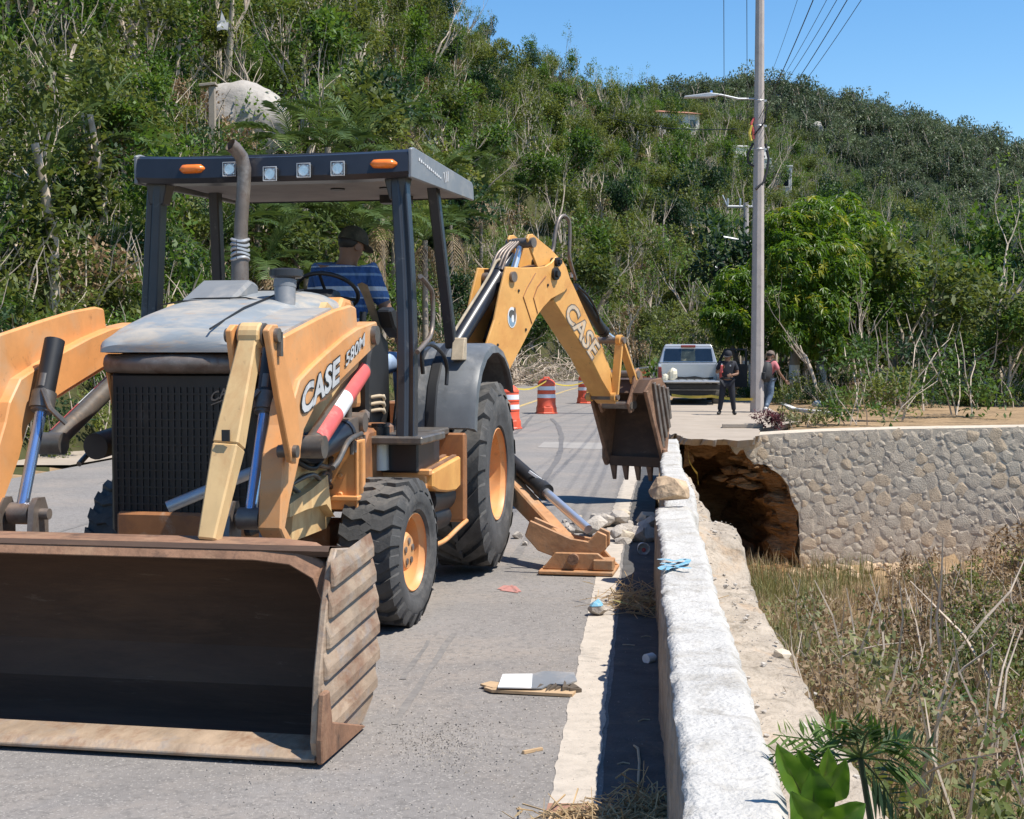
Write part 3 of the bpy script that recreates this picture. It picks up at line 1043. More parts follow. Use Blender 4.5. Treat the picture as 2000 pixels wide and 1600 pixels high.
# ------------------------------------------------------------------ leaves, trunks, palms
LF = dict(
    olive=leaf_mat('olive_leaves', (0.036, 0.060, 0.014), (0.165, 0.195, 0.046), (0.34, 0.28, 0.11), trans=0.34, inst=0.7),
    green=leaf_mat('green_leaves', (0.024, 0.060, 0.012), (0.110, 0.190, 0.034), (0.24, 0.26, 0.065), trans=0.36, inst=0.5),
    dark=leaf_mat('deep_green_leaves', (0.010, 0.028, 0.012), (0.034, 0.074, 0.026), (0.07, 0.11, 0.04), trans=0.28, inst=0.5),
    dry=leaf_mat('dry_brown_leaves', (0.14, 0.090, 0.045), (0.30, 0.215, 0.12), (0.36, 0.24, 0.12), trans=0.2, inst=0.4),
    far=leaf_mat('far_leaves', (0.036, 0.064, 0.036), (0.125, 0.160, 0.080), (0.19, 0.17, 0.11), trans=0.22, inst=1.2),  # haze put into the colour: lighter, bluer leaves for the far hill
    mango=leaf_mat('mango_leaves', (0.022, 0.062, 0.010), (0.125, 0.225, 0.026), (0.30, 0.30, 0.045), trans=0.46, inst=0.1, rough=0.4),
    palm=leaf_mat('palm_leaflets', (0.028, 0.060, 0.016), (0.120, 0.175, 0.046), (0.24, 0.24, 0.08), trans=0.3, inst=0.3, rough=0.42),
    purple=leaf_mat('purple_leaves', (0.060, 0.020, 0.024), (0.17, 0.060, 0.060), (0.30, 0.14, 0.12), trans=0.3, inst=0.2),
    straw=leaf_mat('dry_grass_blades', (0.16, 0.115, 0.058), (0.42, 0.32, 0.185), (0.32, 0.29, 0.11), trans=0.3, inst=0.0),
    grass=leaf_mat('green_grass_blades', (0.075, 0.085, 0.030), (0.22, 0.225, 0.085), (0.34, 0.29, 0.13), trans=0.3, inst=0.0),
    bright=leaf_mat('bright_broad_leaves', (0.045, 0.12, 0.012), (0.12, 0.24, 0.026), (0.19, 0.29, 0.04), trans=0.45, inst=0.0, rough=0.35),
)


def rvec(rn):
    while True:
        v = Vector((rn.uniform(-1, 1), rn.uniform(-1, 1), rn.uniform(-1, 1)))
        if 0.05 < v.length < 1:
            return v.normalized()


def leaf(mb, p, d, L, W, t, rn, droop=0.15):
    d = d.normalized()
    s = d.cross(Vector((0, 0, 1)))
    s = s.normalized() if s.length > 0.05 else Vector((1, 0, 0))
    s = (s + 0.5 * rvec(rn)).normalized()
    m = p + d * (0.45 * L)
    tip = p + d * L - Vector((0, 0, droop * L))
    mb.add([p, m + s * (W / 2) - Vector((0, 0, .06 * L)), tip, m - s * (W / 2) - Vector((0, 0, .06 * L))], [(0, 1, 2), (0, 2, 3)])
    mb.tint += [t] * 4


def leaf_cloud(mb, rn, c, rad, n, L, W=None, up=0.35, shell=0.55, tjit=0.35, tbase=0.35):
    """leaves spread through an ellipsoid, denser near its skin"""
    W = W or L * 0.5
    tb = tbase + rn.uniform(-.18, .18)
    for _ in range(n):
        v = rvec(rn)
        k = shell + (1 - shell) * rn.random() if rn.random() < 0.8 else rn.random()
        p = Vector((c[0] + v.x * rad[0] * k, c[1] + v.y * rad[1] * k, c[2] + v.z * rad[2] * k))
        d = (v * 0.6 + rvec(rn) * 0.9 + Vector((0, 0, up))).normalized()
        leaf(mb, p, d, L * rn.uniform(.65, 1.3), W * rn.uniform(.7, 1.2), min(.98, max(0, tb + rn.uniform(-tjit, tjit))), rn)


def limb(mb, rn, p, d, L, r, depth, tips, wob=0.25, split=(2, 3), n=5, spread=0.65, lift=0.15):
    pts, rs = [p.copy()], [r]
    k = 4
    q = p.copy()
    for i in range(k):
        d = (d + rvec(rn) * wob + Vector((0, 0, lift * 0.5))).normalized()
        q = q + d * (L / k)
        pts.append(q.copy())
        rs.append(r * (1 - 0.45 * (i + 1) / k))
    mb.tube(pts, rs, n, caps=False)
    if depth == 0:
        tips.append((q, d))
        return
    for _ in range(rn.randint(*split)):
        nd = (d + rvec(rn) * spread).normalized()
        j = rn.choice((2, 3, 4))
        limb(mb, rn, pts[j], nd, L * rn.uniform(.55, .8), rs[j] * 0.72, depth - 1, tips, wob, split, max(4, n - 1), spread, lift)


def make_tree(seed, h, rad, nleaf, L, kind):
    """returns (trunk mesh, crown mesh)"""
    rn = random.Random(seed)
    tb, cb = MB(), MB()
    cb.use_tint = True
    tips = []
    if kind == 'bare':
        limb(tb, rn, Vector((0, 0, -0.3)), Vector((rn.uniform(-.15, .15), rn.uniform(-.15, .15), 1)), h * 0.5, h * 0.020, 3, tips, 0.18, (2, 3), 6, 0.55)
        for q, d in tips:
            if rn.random() < 0.62:
                leaf_cloud(cb, rn, q, (rad * .16, rad * .16, rad * .2), int(nleaf / 14), L, tbase=.5)
        if not cb.v:
            leaf_cloud(cb, rn, tips[0][0], (.3, .3, .3), 12, L)
    elif kind == 'vine':
        limb(tb, rn, Vector((0, 0, -0.3)), Vector((rn.uniform(-.2, .2), rn.uniform(-.2, .2), 1)), h * 0.6, h * 0.022, 1, tips, 0.16, (1, 2), 6, 0.5)
        for i in range(9):
            z = h * rn.uniform(.12, .85)
            leaf_cloud(cb, rn, (rn.gauss(0, .22 * rad), rn.gauss(0, .22 * rad), z), (rad * .38, rad * .38, h * .14), nleaf // 12, L, tbase=.42)
        for q, d in tips:
            leaf_cloud(cb, rn, q, (rad * .35, rad * .35, rad * .35), nleaf // 12, L, tbase=.5)
    else:
        limb(tb, rn, Vector((0, 0, -0.3)), Vector((rn.uniform(-.2, .2), rn.uniform(-.2, .2), 1)), h * 0.45, h * 0.017, 2, tips, 0.2, (2, 4), 6, 0.75)
        m = max(1, len(tips))
        for q, d in tips:
            rr = rad * rn.uniform(.28, .46)
            leaf_cloud(cb, rn, q, (rr, rr, rr * .8), nleaf // m, L)
    return tb.mesh('trunk', 60), cb.mesh('crown', fix=False)


def make_scrub(seed, w, h, n, L, twigs=7, tb=.35):
    rn = random.Random(seed)
    mb = MB()
    mb.use_tint = True
    for i in range(11):
        x, y = rn.gauss(0, w * .27), rn.gauss(0, w * .27)
        rr = w * rn.uniform(.12, .26)
        leaf_cloud(mb, rn, (x, y, h * rn.uniform(.2, .85)), (rr, rr, h * rn.uniform(.14, .3)), n // 11, L, tbase=tb)
    nv = len(mb.v)
    mb.m = 1
    for i in range(twigs):
        p = Vector((rn.gauss(0, w * .25), rn.gauss(0, w * .25), 0))
        d = Vector((rn.gauss(0, .35), rn.gauss(0, .35), 1))
        pts = [p]
        for k in range(4):
            d = (d + rvec(rn) * .3).normalized()
            p = p + d * h * .30
            pts.append(p)
        mb.tube(pts, [w * .012, w * .010, w * .008, w * .006, w * .003], 4, caps=False)
    mb.tint += [0.5] * (len(mb.v) - nv)
    return mb.mesh('scrub', fix=False)


def scatter(name, pts, variants, label, group=None):
    """pts: (location, z-rotation, scale, variant); one object of stuff made of instances"""
    src = bpy.data.collections.new(name + '_kinds')
    for i, (me, ms) in enumerate(variants):
        for m in ms:
            if len(me.materials) < len(ms):
                me.materials.append(m)
        o = bpy.data.objects.new('%s_kind' % name, me)
        src.objects.link(o)
    me = bpy.data.meshes.new(name)
    me.from_pydata([p[0] for p in pts], [], [])
    a = me.attributes.new('rot', 'FLOAT_VECTOR', 'POINT')
    a.data.foreach_set('vector', [x for p in pts for x in (0, 0, p[1])])
    a = me.attributes.new('scl', 'FLOAT_VECTOR', 'POINT')
    a.data.foreach_set('vector', [x for p in pts for x in (p[2] * random.uniform(.8, 1.2), p[2], p[2] * random.uniform(.75, 1.25))])
    a = me.attributes.new('kind_index', 'INT', 'POINT')
    a.data.foreach_set('value', [p[3] for p in pts])
    o = link_mesh(name, me)
    g = bpy.data.node_groups.new(name, 'GeometryNodeTree')
    g.interface.new_socket('Geometry', in_out='INPUT', socket_type='NodeSocketGeometry')
    g.interface.new_socket('Geometry', in_out='OUTPUT', socket_type='NodeSocketGeometry')
    gi, go = g.nodes.new('NodeGroupInput'), g.nodes.new('NodeGroupOutput')
    ip = g.nodes.new('GeometryNodeInstanceOnPoints')
    ci = g.nodes.new('GeometryNodeCollectionInfo')
    ci.inputs['Collection'].default_value = src
    ci.inputs['Separate Children'].default_value = True
    ci.inputs['Reset Children'].default_value = True

    def na(nm, ty):
        n = g.nodes.new('GeometryNodeInputNamedAttribute')
        n.data_type = ty
        n.inputs['Name'].default_value = nm
        return [s for s in n.outputs if s.enabled and s.name == 'Attribute'][0]
    ip.inputs['Pick Instance'].default_value = True
    g.links.new(gi.outputs[0], ip.inputs['Points'])
    g.links.new(ci.outputs[0], ip.inputs['Instance'])
    g.links.new(na('kind_index', 'INT'), ip.inputs['Instance Index'])
    g.links.new(na('rot', 'FLOAT_VECTOR'), ip.inputs['Rotation'])
    g.links.new(na('scl', 'FLOAT_VECTOR'), ip.inputs['Scale'])
    g.links.new(ip.outputs[0], go.inputs[0])
    md = o.modifiers.new('scatter', 'NODES')
    md.node_group = g
    return tag(o, label, None, group, 'stuff')


def plant_thing(name, parts, loc, rz, sc, label, cat, group=None):
    e = empty(name, loc, rz, label, cat, group)
    e.scale = (sc, sc, sc) if not isinstance(sc, tuple) else sc
    for pn, me in parts:
        o = bpy.data.objects.new(pn, me)
        COL.objects.link(o)
        o.parent = e
    return e


# kinds of tree; every copy shares these meshes
KINDS = []
spec = [('leafy', 6.0, 2.3, 1500, .30, 'olive', 'bark'), ('leafy', 5.2, 2.1, 1400, .29, 'green', 'bark'), ('leafy', 6.5, 2.5, 1800, .29, 'dark', 'darkbark'),
        ('leafy', 4.8, 2.2, 1400, .27, 'olive', 'palebark'), ('vine', 6.0, 1.8, 1500, .28, 'green', 'palebark'), ('vine', 7.0, 1.6, 1500, .28, 'olive', 'palebark'),
        ('bare', 7.5, 2.8, 520, .22, 'olive', 'palebark'), ('bare', 6.5, 2.6, 420, .22, 'green', 'palebark'), ('bare', 6.0, 2.4, 380, .2, 'olive', 'bark'), ('bare', 8.0, 2.6, 420, .22, 'green', 'palebark')]
for i, (k, h, rd, n, L, lm, bk) in enumerate(spec):
    t, c = make_tree(50 + i, h, rd, n, L, k)
    t.materials.append(M[bk])
    c.materials.append(LF[lm])
    KINDS.append((k, lm, t, c))

rv = random.Random(21)
cands = []
# trees over the near hill, by polar area
for _ in range(26000):
    a = rv.uniform(-250, 2300)
    rr = sqrt(rv.uniform(18 ** 2, 330 ** 2))
    X = (a - 1000) / 2700 * rr
    z = ground_z(X, rr)
    if z < 0.12 or (350 < a < 585 and 26 < rr < 54):
        continue
    cands.append((X, rr, z))
rv.shuffle(cands)
kept, grid = [], {}
for X, Y, z in cands:
    sp = 2.6 if Y < 70 else (3.6 if Y < 140 else 4.6)
    c = (int(X / sp), int(Y / sp))
    if grid.get((sp, c)):
        continue
    grid[(sp, c)] = 1
    kept.append((X, Y, z))
kept.sort(key=lambda p: p[1])
LABELS = {
    'leafy': {'olive': 'olive green bushy tree', 'green': 'fresh green bushy tree', 'dark': 'dark green dense tree'},
    'vine': {'green': 'thin trunk wrapped in fresh creeper', 'olive': 'thin trunk wrapped in olive creeper'},
    'bare': {'olive': 'storm stripped tree with few olive tufts', 'green': 'pale bare tree with small green tufts'},
}
tree_pts = []
n_ind = 0
for X, Y, z in kept:
    u = rv.random()
    ki = rv.choice((0, 0, 1, 3, 3, 2)) if u < 0.40 else (rv.choice((4, 5)) if u < 0.62 else rv.choice((6, 7, 8, 9, 6, 7)))
    a = 1000 + 2700 * X / Y
    sc = rv.uniform(.6, 1.35) * (0.72 if Y < 45 else (1.0 if Y < 90 else 1.15))
    if KINDS[ki][0] == 'bare':
        sc *= 0.85
    if 1180 < a < 1900 and Y < 118:
        sc *= 0.9
    if n_ind < 296 and -60 < a < 2060:
        k, lm, t, c = KINDS[ki]
        py_ = 690 - 2700 * (z + 3 * sc - CAM_H) / Y
        side = ('left of the canopy' if a < 330 else 'above the left half of the canopy' if a < 620 else 'above the right half of the canopy' if a < 900 else 'left of the boom top' if a < 1060 else
                'above the excavator dipper' if a < 1230 else 'left of the street lamp' if a < 1400 else 'right of the tall pole')
        ht = 'at the slope foot' if py_ > 560 else 'low' if py_ > 420 else 'midway up' if py_ > 280 else 'high up' if py_ > 120 else 'topmost'
        kp = LABELS[k][lm].replace(' on the hillside', '')
        plant_thing('hillside_tree', (('trunk', t), ('crown', c)), (X, Y, z - .1), rv.uniform(0, 6.28), sc, (kp + ', ' + ht + ', ' + side).replace('the left half', 'left half').replace('the right half', 'right half').replace('of the canopy', 'of canopy'), 'tree', 'trees on the hillside, ' + lm + ' ' + k)
        n_ind += 1
    else:
        tree_pts.append(((X, Y, z - .1), rv.uniform(0, 6.28), sc, ki))


def joined(t, c):
    me = bpy.data.meshes.new('whole_tree')
    bm = bmesh.new()
    bm.from_mesh(c)
    n0 = len(bm.faces)
    bm.from_mesh(t)
    bm.faces.ensure_lookup_table()
    for f in bm.faces[n0:]:
        f.material_index = 1
    bm.to_mesh(me)
    bm.free()
    return me


scatter('hillside_wood', tree_pts, [(joined(t, c), [LF[lm], M[spec[i][6]]]) for i, (k, lm, t, c) in enumerate(KINDS)], 'storm thinned woodland covering the hillside behind the road')

# scrub between and under the trees
SCRUB = [(make_scrub(80 + i, 3.0, 2.1, 760, .25, 8, tb), [LF[l], M['palebark']]) for i, (l, tb) in enumerate((('olive', .35), ('green', .4), ('olive', .45), ('dark', .35), ('dry', .4), ('green', .3)))]
pts, grid = [], {}
for _ in range(60000):
    a = rv.uniform(-250, 2300)
    rr = sqrt(rv.uniform(18 ** 2, 320 ** 2)) if rv.random() < .6 else rv.uniform(18, 130)
    X = (a - 1000) / 2700 * rr
    sp = 1.15 if rr < 70 else (1.9 if rr < 140 else 3.3)
    c = (sp, int(X / sp), int(rr / sp))
    if c in grid:
        continue
    z = ground_z(X, rr)
    if z < 0.10:
        continue
    grid[c] = 1
    sc = (rv.uniform(.4, .75) if rr < 70 else rv.uniform(.55, 1.0) if rr < 140 else rv.uniform(1.0, 1.6))
    if z < 0.8:
        sc *= 0.6
    pts.append(((X, rr, z - .12), rv.uniform(0, 6.28), sc, rv.choice((0, 0, 1, 2, 2, 3, 5, 1, 5) if rv.random() < .88 else (4, 4, 2))))
scatter('hillside_scrub', pts, SCRUB, 'tangled green and dry scrub covering the hillside')

# the far hill
FARK = []
for i in range(4):
    rn = random.Random(130 + i)
    mb = MB()
    mb.use_tint = True
    for k in range(7):
        leaf_cloud(mb, rn, (rn.gauss(0, 1.3), rn.gauss(0, 1.3), rn.uniform(1.5, 5.0)), (1.5, 1.5, 1.1), 36, .75, tbase=.4)
    nv = len(mb.v)
    mb.m = 1
    for k in range(3):
        p = Vector((rn.gauss(0, 1), rn.gauss(0, 1), 0))
        mb.tube([p, p + Vector((rn.gauss(0, .4), rn.gauss(0, .4), 3)), p + Vector((rn.gauss(0, .8), rn.gauss(0, .8), rn.uniform(4, 5.5)))], [.14, .11, .05], 4, caps=False)
    mb.tint += [.5] * (len(mb.v) - nv)
    FARK.append((mb.mesh('far_tree', fix=False), [LF['far'], M['bark']]))
pts = []
for _ in range(5200):
    a = rv.uniform(820, 2250)
    rr = rv.uniform(345, 505)
    X = (a - 1000) / 2700 * rr
    pts.append(((X, rr, ground_z(X, rr) - .3), rv.uniform(0, 6.28), rv.choice((.4, .55, .7, .9, 1.25)) * rv.uniform(.8, 1.2), rv.randrange(4)))
scatter('far_wood', pts, FARK, 'dark wood covering the far hill under the sky')

# the tall pale tree above the boom, and others that stand out
def big_bare(px, py, Y, seed, h, label, lean=(0, 0)):
    base = at_depth(px, py, Y)
    base.z = ground_z(base.x, base.y)
    rn = random.Random(seed)
    tb, cb = MB(), MB()
    cb.use_tint = True
    tips = []
    limb(tb, rn, Vector((0, 0, -.3)), Vector((lean[0], lean[1], 1)), h * .48, h * .021, 3, tips, .12, (2, 3), 7, .55, .22)
    for q, d in tips:
        if rn.random() < .55:
            leaf_cloud(cb, rn, q, (.4, .4, .35), 14, .2, tbase=.45)
    e = empty('bare_tree', base, 0, label, 'tree')
    tb.build('trunk', M['palebark'], e, smooth=60)
    cb.build('crown', LF['olive'], e, fix=False)


big_bare(1008, 520, 74, 4, 8.6, 'tall pale forked tree standing bare above the excavator boom')
big_bare(600, 300, 62, 8, 7.5, 'pale broken trunk with splintered crown left on the upper slope', (.1, 0))
big_bare(430, 250, 58, 15, 9.0, 'tall bleached tree with crooked limbs above the granite boulder', (.15, 0))
big_bare(742, 330, 60, 23, 4.6, 'pale curved bare trunk behind the canopy roof', (.25, 0))
big_bare(1290, 330, 120, 31, 9.5, 'thin pale bare tree high on the slope left of the concrete pole')
big_bare(1180, 300, 130, 37, 9.0, 'pale leaning bare tree in the middle of the slope', (-.2, 0))

# palms behind the backhoe
def frond(mb, rn, base, az, el, L, n=22, leaflet=.42, dead=False):
    d = Vector((cos(az) * cos(el), sin(az) * cos(el), sin(el)))
    p = base.copy()
    pts = []
    for k in range(9):
        pts.append(p.copy())
        d = (d + Vector((0, 0, -.17 if not dead else -.42))).normalized()
        p = p + d * (L / 8)
    t = rn.uniform(.25, .75)
    for k in range(n):
        s = .12 + .86 * k / n
        i = min(7, int(s * 8))
        q = pts[i].lerp(pts[i + 1], s * 8 - i)
        ax = (pts[i + 1] - pts[i]).normalized()
        sd = ax.cross(Vector((0, 0, 1)))
        sd = sd.normalized() if sd.length > .01 else Vector((1, 0, 0))
        ll = leaflet * (0.55 + .9 * sin(pi * min(1, s * .9 + .08))) * L / 2.2
        for sg in (-1, 1):
            dd = (sd * sg + ax * .75 + Vector((0, 0, .25 if not dead else -.6)) + rvec(rn) * .15).normalized()
            tip = q + dd * ll - Vector((0, 0, ll * .22))
            w = ax * (.022 * L / 2)
            mb.add([q - w, q + w, q + dd * ll * .55 + w * .9, tip, q + dd * ll * .55 - w * .9], [(0, 1, 2, 3, 4)])
            mb.tint += [min(.98, max(0, t + rn.uniform(-.15, .15)))] * 5
    v0 = len(mb.v)
    mb.tube(pts, [.022 * (1 - .1 * k) for k in range(9)], 4, caps=False)
    mb.tint += [t] * (len(mb.v) - v0)


PALMS = []
for s in range(4):
    rn = random.Random(300 + s)
    g, d = MB(), MB()
    g.use_tint = d.use_tint = True
    for k in range(10):
        frond(g, rn, Vector((0, 0, 0)), 6.28 * k / 10 + rn.uniform(-.3, .3), rn.uniform(.45, 1.35), rn.uniform(1.7, 2.5))
    for k in range(8):
        frond(d, rn, Vector((0, 0, -.15)), rn.uniform(0, 6.28), rn.uniform(-.5, .25), rn.uniform(1.3, 2.2), 14, .5, True)
    gm, dm = g.mesh('fronds', fix=False), d.mesh('dead_fronds', fix=False)
    gm.materials.append(LF['palm'])
    dm.materials.append(LF['straw'] if s % 2 else LF['dry'])
    PALMS.append((gm, dm))
plist = [(448, 318, 42, .7), (572, 285, 41, 1.0), (640, 288, 39, .95), (698, 268, 43, 1.1), (610, 235, 48, 1.0), (770, 305, 46, .8), (428, 468, 33, 1.0), (505, 430, 35, 1.05), (575, 470, 36, .9), (640, 430, 37, 1.1),
         (700, 455, 37, 1.0), (745, 420, 40, 1.05), (520, 520, 32, .9), (600, 545, 33, .8), (330, 380, 33, 1.1), (180, 300, 32, 1.2), (60, 420, 27, 1.1), (250, 520, 28, .9), (830, 470, 45, .8), (520, 190, 58, 1.3), (690, 190, 62, 1.3), (800, 215, 66, 1.2), (880, 440, 62, 1.1), (640, 150, 70, 1.3), (940, 380, 80, 1.3), (870, 330, 70, 1.2)]
PAL = ['palm with drooping fronds in front of the granite boulder', 'palm rising just above the middle of the canopy roof', 'palm above the canopy lamps with arching green fronds', 'palm above the right orange lamp of the canopy',
       'taller palm behind the canopy with fronds above all others', 'small palm by the right corner of the canopy roof', 'palm seen under the canopy left of the exhaust pipe', 'palm seen through the cab just right of the exhaust pipe',
       'low palm seen through the cab left of the operator', 'palm with dead fronds directly behind the operator cap', 'palm seen through the cab just right of the operator', 'palm with tan dead fronds beside the front canopy post',
       'low palm behind the dashboard', 'lowest palm behind the steering wheel', 'palm left of the canopy above the loader arm', 'tallest palm at the upper left of the backhoe', 'palm at the left edge of the picture', 'low palm left of the hood', 'palm between the two right canopy posts', 'palm up the slope just right of the granite boulder', 'palm up the slope above the middle of canopy', 'palm up the slope above the right canopy corner', 'palm low on the slope just right of the rear canopy post', 'highest palm on the slope above the canopy', 'palm on the slope left of the tall forked bare tree', 'palm up the slope right of the canopy roof']
for i, (px, py, Y, sc) in enumerate(plist):
    Y += 5
    sc *= 1.1
    c = at_depth(px, py, Y)
    gz = ground_z(c.x, c.y)
    c.z = min(max(c.z, gz + .6), gz + 6)
    e = empty('palm_tree', (c.x, c.y, gz), rv.uniform(0, 6.28), PAL[i], 'palm', 'palms on the slope behind the backhoe')
    mb = MB()
    mb.tube([(0, 0, -.3), (.05, 0, (c.z - gz) * .5), (0, 0, c.z - gz)], [.13, .11, .10], 8)
    mb.build('trunk', M['bark'], e, smooth=60)
    for nm, me in zip(('fronds', 'dead_fronds'), PALMS[i % 4]):
        o = bpy.data.objects.new(nm, me)
        COL.objects.link(o)
        o.parent = e
        o.location = (0, 0, c.z - gz)
        o.scale = (sc, sc, sc)

# ------------------------------------------------------------------ mango trees by the pavement
def mango(base, lobes, seed, label, tr=.2, whorls=420, stems=1):
    rn = random.Random(seed)
    e = empty('mango_tree', base, 0, label, 'tree')
    tb, cb = MB(), MB()
    cb.use_tint = True
    base = Vector(base)
    top = Vector((0, 0, 1.9))
    tb.tube([(0, 0, 1.15), (.03, .05, 1.5), top], [tr * .9, tr * .85, tr * .9], 10)
    lime = MB()
    lime.tube([(0, 0, -.2), (0.02, 0, .35), (0, 0, 1.17)], [tr * 1.35, tr * 1.05, tr * .93], 10)
    for c, r in lobes:
        c = c - base
        m = top.lerp(c, .55) + rvec(rn) * .2
        tb.tube([top * .95, m, c], [tr * .5, tr * .3, tr * .12], 6)
        for _ in range(int(whorls * (r / 1.0) ** 2)):
            v = rvec(rn)
            if v.z < -.6 and rn.random() < .6:
                continue
            p = c + v * r * rn.uniform(.62, 1.04)
            out = (v + Vector((0, 0, .25))).normalized()
            young = rn.random() < (.16 if v.z > 0 else .05)
            tt = .93 + rn.uniform(-.04, .05) if young else rn.uniform(.1, .62) + (.12 if v.z > .3 else 0)
            nl = rn.randint(6, 9)
            sd = out.orthogonal().normalized()
            for k in range(nl):
                a = 6.28 * k / nl + rn.uniform(-.2, .2)
                d = (Matrix.Rotation(a, 3, out) @ sd) * .9 + out * rn.uniform(.0, .7) + Vector((0, 0, -.35))
                leaf(cb, p, d, rn.uniform(.17, .27), rn.uniform(.05, .075), min(.98, max(0, tt + rn.uniform(-.07, .07))), rn, .35)
    tb.build('branches', M['bark'], e, smooth=60)
    lime.build('limed_trunk', M['limed'], e, smooth=60)
    cb.build('crown', LF['mango'], e, fix=False)
    return e


def lobe(px, py, rp, Y):
    return (at_depth(px, py, Y), rp / 2700 * Y)


b = at_depth(1551, 775, 45)
mango((b.x, b.y, .1), [lobe(1532, 452, 46, 44.5), lobe(1592, 445, 62, 45), lobe(1556, 520, 66, 44), lobe(1625, 525, 70, 44.5), lobe(1522, 592, 48, 43.6), lobe(1590, 610, 66, 44), lobe(1545, 655, 34, 43.4), lobe(1505, 520, 40, 45.5), lobe(1610, 665, 40, 44)],
      61, 'big mango tree with glossy leaves and whitewashed trunk right of the concrete pole', .19)
b = at_depth(1470, 768, 49)
mango((b.x, b.y, .1), [lobe(1440, 560, 44, 48), lobe(1410, 600, 34, 47.5), lobe(1470, 600, 52, 48), lobe(1430, 640, 40, 47), lobe(1482, 660, 42, 47.5), lobe(1390, 618, 24, 47), lobe(1485, 540, 34, 48.5)],
      67, 'shaded mango tree with low branches over the pickup truck', .17, 380)
b = at_depth(1603, 770, 47)
mango((b.x, b.y, .1), [lobe(1680, 480, 70, 47), lobe(1730, 560, 70, 46.5), lobe(1660, 600, 60, 46.5), lobe(1700, 640, 46, 46), lobe(1650, 420, 44, 48)],
      71, 'mango tree with whitewashed trunk at the right edge of the planting', .18, 340)

# planting on top of the stone wall
def bush(name, px, py, Y, w, h, n, L, lm, seed, label, cat='bush', z=None):
    p = at_depth(px, py, Y)
    p.z = ground_z(p.x, p.y) if z is None else z
    me = make_scrub(seed, w, h, n, L, 6)
    e = empty(name, p, 0, label, cat)
    me.materials.append(LF[lm])
    me.materials.append(M['palebark'])
    link_mesh('leaves', me, None, e)


bush('purple_shrub', 1513, 830, 28.6, .62, .42, 620, .085, 'purple', 5, 'low purple leaved shrub at the edge of the stone wall', z=.03)
bush('green_shrub', 1575, 812, 30.5, .75, .42, 420, .11, 'grass', 6, 'yellow green shrub behind the purple shrub', z=.05)
bush('green_shrub', 1538, 796, 31.5, .45, .32, 260, .10, 'grass', 9, 'small pale green shrub between purple shrub and whitewashed trunk', z=.05)
bush('green_shrub', 1650, 815, 31, 1.2, .9, 600, .13, 'green', 10, 'leafy green shrub right of the stone wall planting', z=.05)
bush('green_shrub', 1740, 800, 33, 1.6, 1.3, 700, .14, 'olive', 11, 'olive shrub at the far right of the planting', z=.05)
bush('green_shrub', 1860, 790, 35, 2.2, 1.8, 900, .16, 'green', 12, 'tall green shrub farthest right behind the ravine', z=.1)
for i, (px, Y, w, lm) in enumerate(((1700, 38, 2.6, 'green'), (1810, 42, 3.0, 'dark'), (1900, 46, 3.4, 'olive'), (1980, 44, 3.2, 'green'), (1660, 60, 4, 'olive'), (1780, 64, 4.4, 'green'), (1920, 66, 5, 'olive'))):
    bush('roadside_bush', px, 770, Y, w, w * .8, 900, .2, lm, 500 + i, ['fresh green wild bush just right of the whitewashed stone', 'dark green wild bush on the far pavement edge', 'olive wild bush at the far right roadside', 'green wild bush cut by the right picture edge',
          'olive bush beyond the mango trees', 'tall green bush beyond the mango trees', 'broad olive bush farthest behind the mango trees'][i], z=.1)
bush('leafy_plant', 1285, 742, 58, 1.3, 1.3, 260, .34, 'green', 15, 'broad leaved plant on the roadside left of the pickup truck', 'plant', z=0.05)

# ------------------------------------------------------------------ ravine: grass and weeds
gs = MB()
gg = MB()
gs.use_tint = gg.use_tint = True
rn = random.Random(91)


def blade(mb, p, h, w, rn, lean=.45):
    az = rn.uniform(0, 6.28)
    d = Vector((cos(az), sin(az), 0)) * rn.uniform(.1, lean)
    s = Vector((-sin(az), cos(az), 0)) * w / 2
    m = p + Vector((0, 0, h * .6)) + d * h * .4
    t = p + Vector((0, 0, h * (1 - .35 * d.length))) + d * h * 1.2
    mb.add([p - s, p + s, m + s * .7, t, m - s * .7], [(0, 1, 2, 4), (4, 2, 3)])
    mb.tint += [rn.random()] * 5


for _ in range(2000):
    Y = 3.5 + 22 * rn.random() ** 1.2
    q = .62 + abs(rn.gauss(0, 2.4)) if rn.random() < .75 else rn.uniform(.6, 9)
    X = wall_x(Y) + q
    if X > 11 or (X > 3 and Y > 25.6):
        continue
    green = noise.noise((X * .55, Y * .4, 9)) > .03
    mb = gg if green else gs
    for k in range(rn.randint(9, 22)):
        x, y = X + rn.gauss(0, .12), Y + rn.gauss(0, .12)
        if x < wall_x(y) + lerp_table(y, [(2, 0.86), (5, 0.80), (9, 0.70), (13, 0.58), (18, 0.42)]):
            continue
        blade(mb, Vector((x, y, ground_z(x, y) - .02)), rn.uniform(.15, .55) * (1.25 if q > 1.2 else .8), rn.uniform(.006, .014), rn)
tag(gs.build('dry_grass', LF['straw'], fix=False), 'dry straw coloured grass growing in the ravine', kind='stuff')
tag(gg.build('green_grass', LF['grass'], fix=False), 'pale green feathery weeds growing in the ravine', kind='stuff')
dl = MB()
dl.use_tint = True
for _ in range(2600):
    Y = 3.5 + 20 * rn.random()
    X = wall_x(Y) + .7 + abs(rn.gauss(0, 1.4))
    if X > 10 or Y > 25:
        continue
    leaf(dl, Vector((X, Y, ground_z(X, Y) + rn.uniform(0, .06))), rvec(rn) + Vector((0, 0, .2)), rn.uniform(.05, .11), rn.uniform(.02, .045), rn.random(), rn)
tag(dl.build('fallen_leaves', LF['dry'], fix=False), 'brown fallen leaves lying in the ravine', kind='stuff')
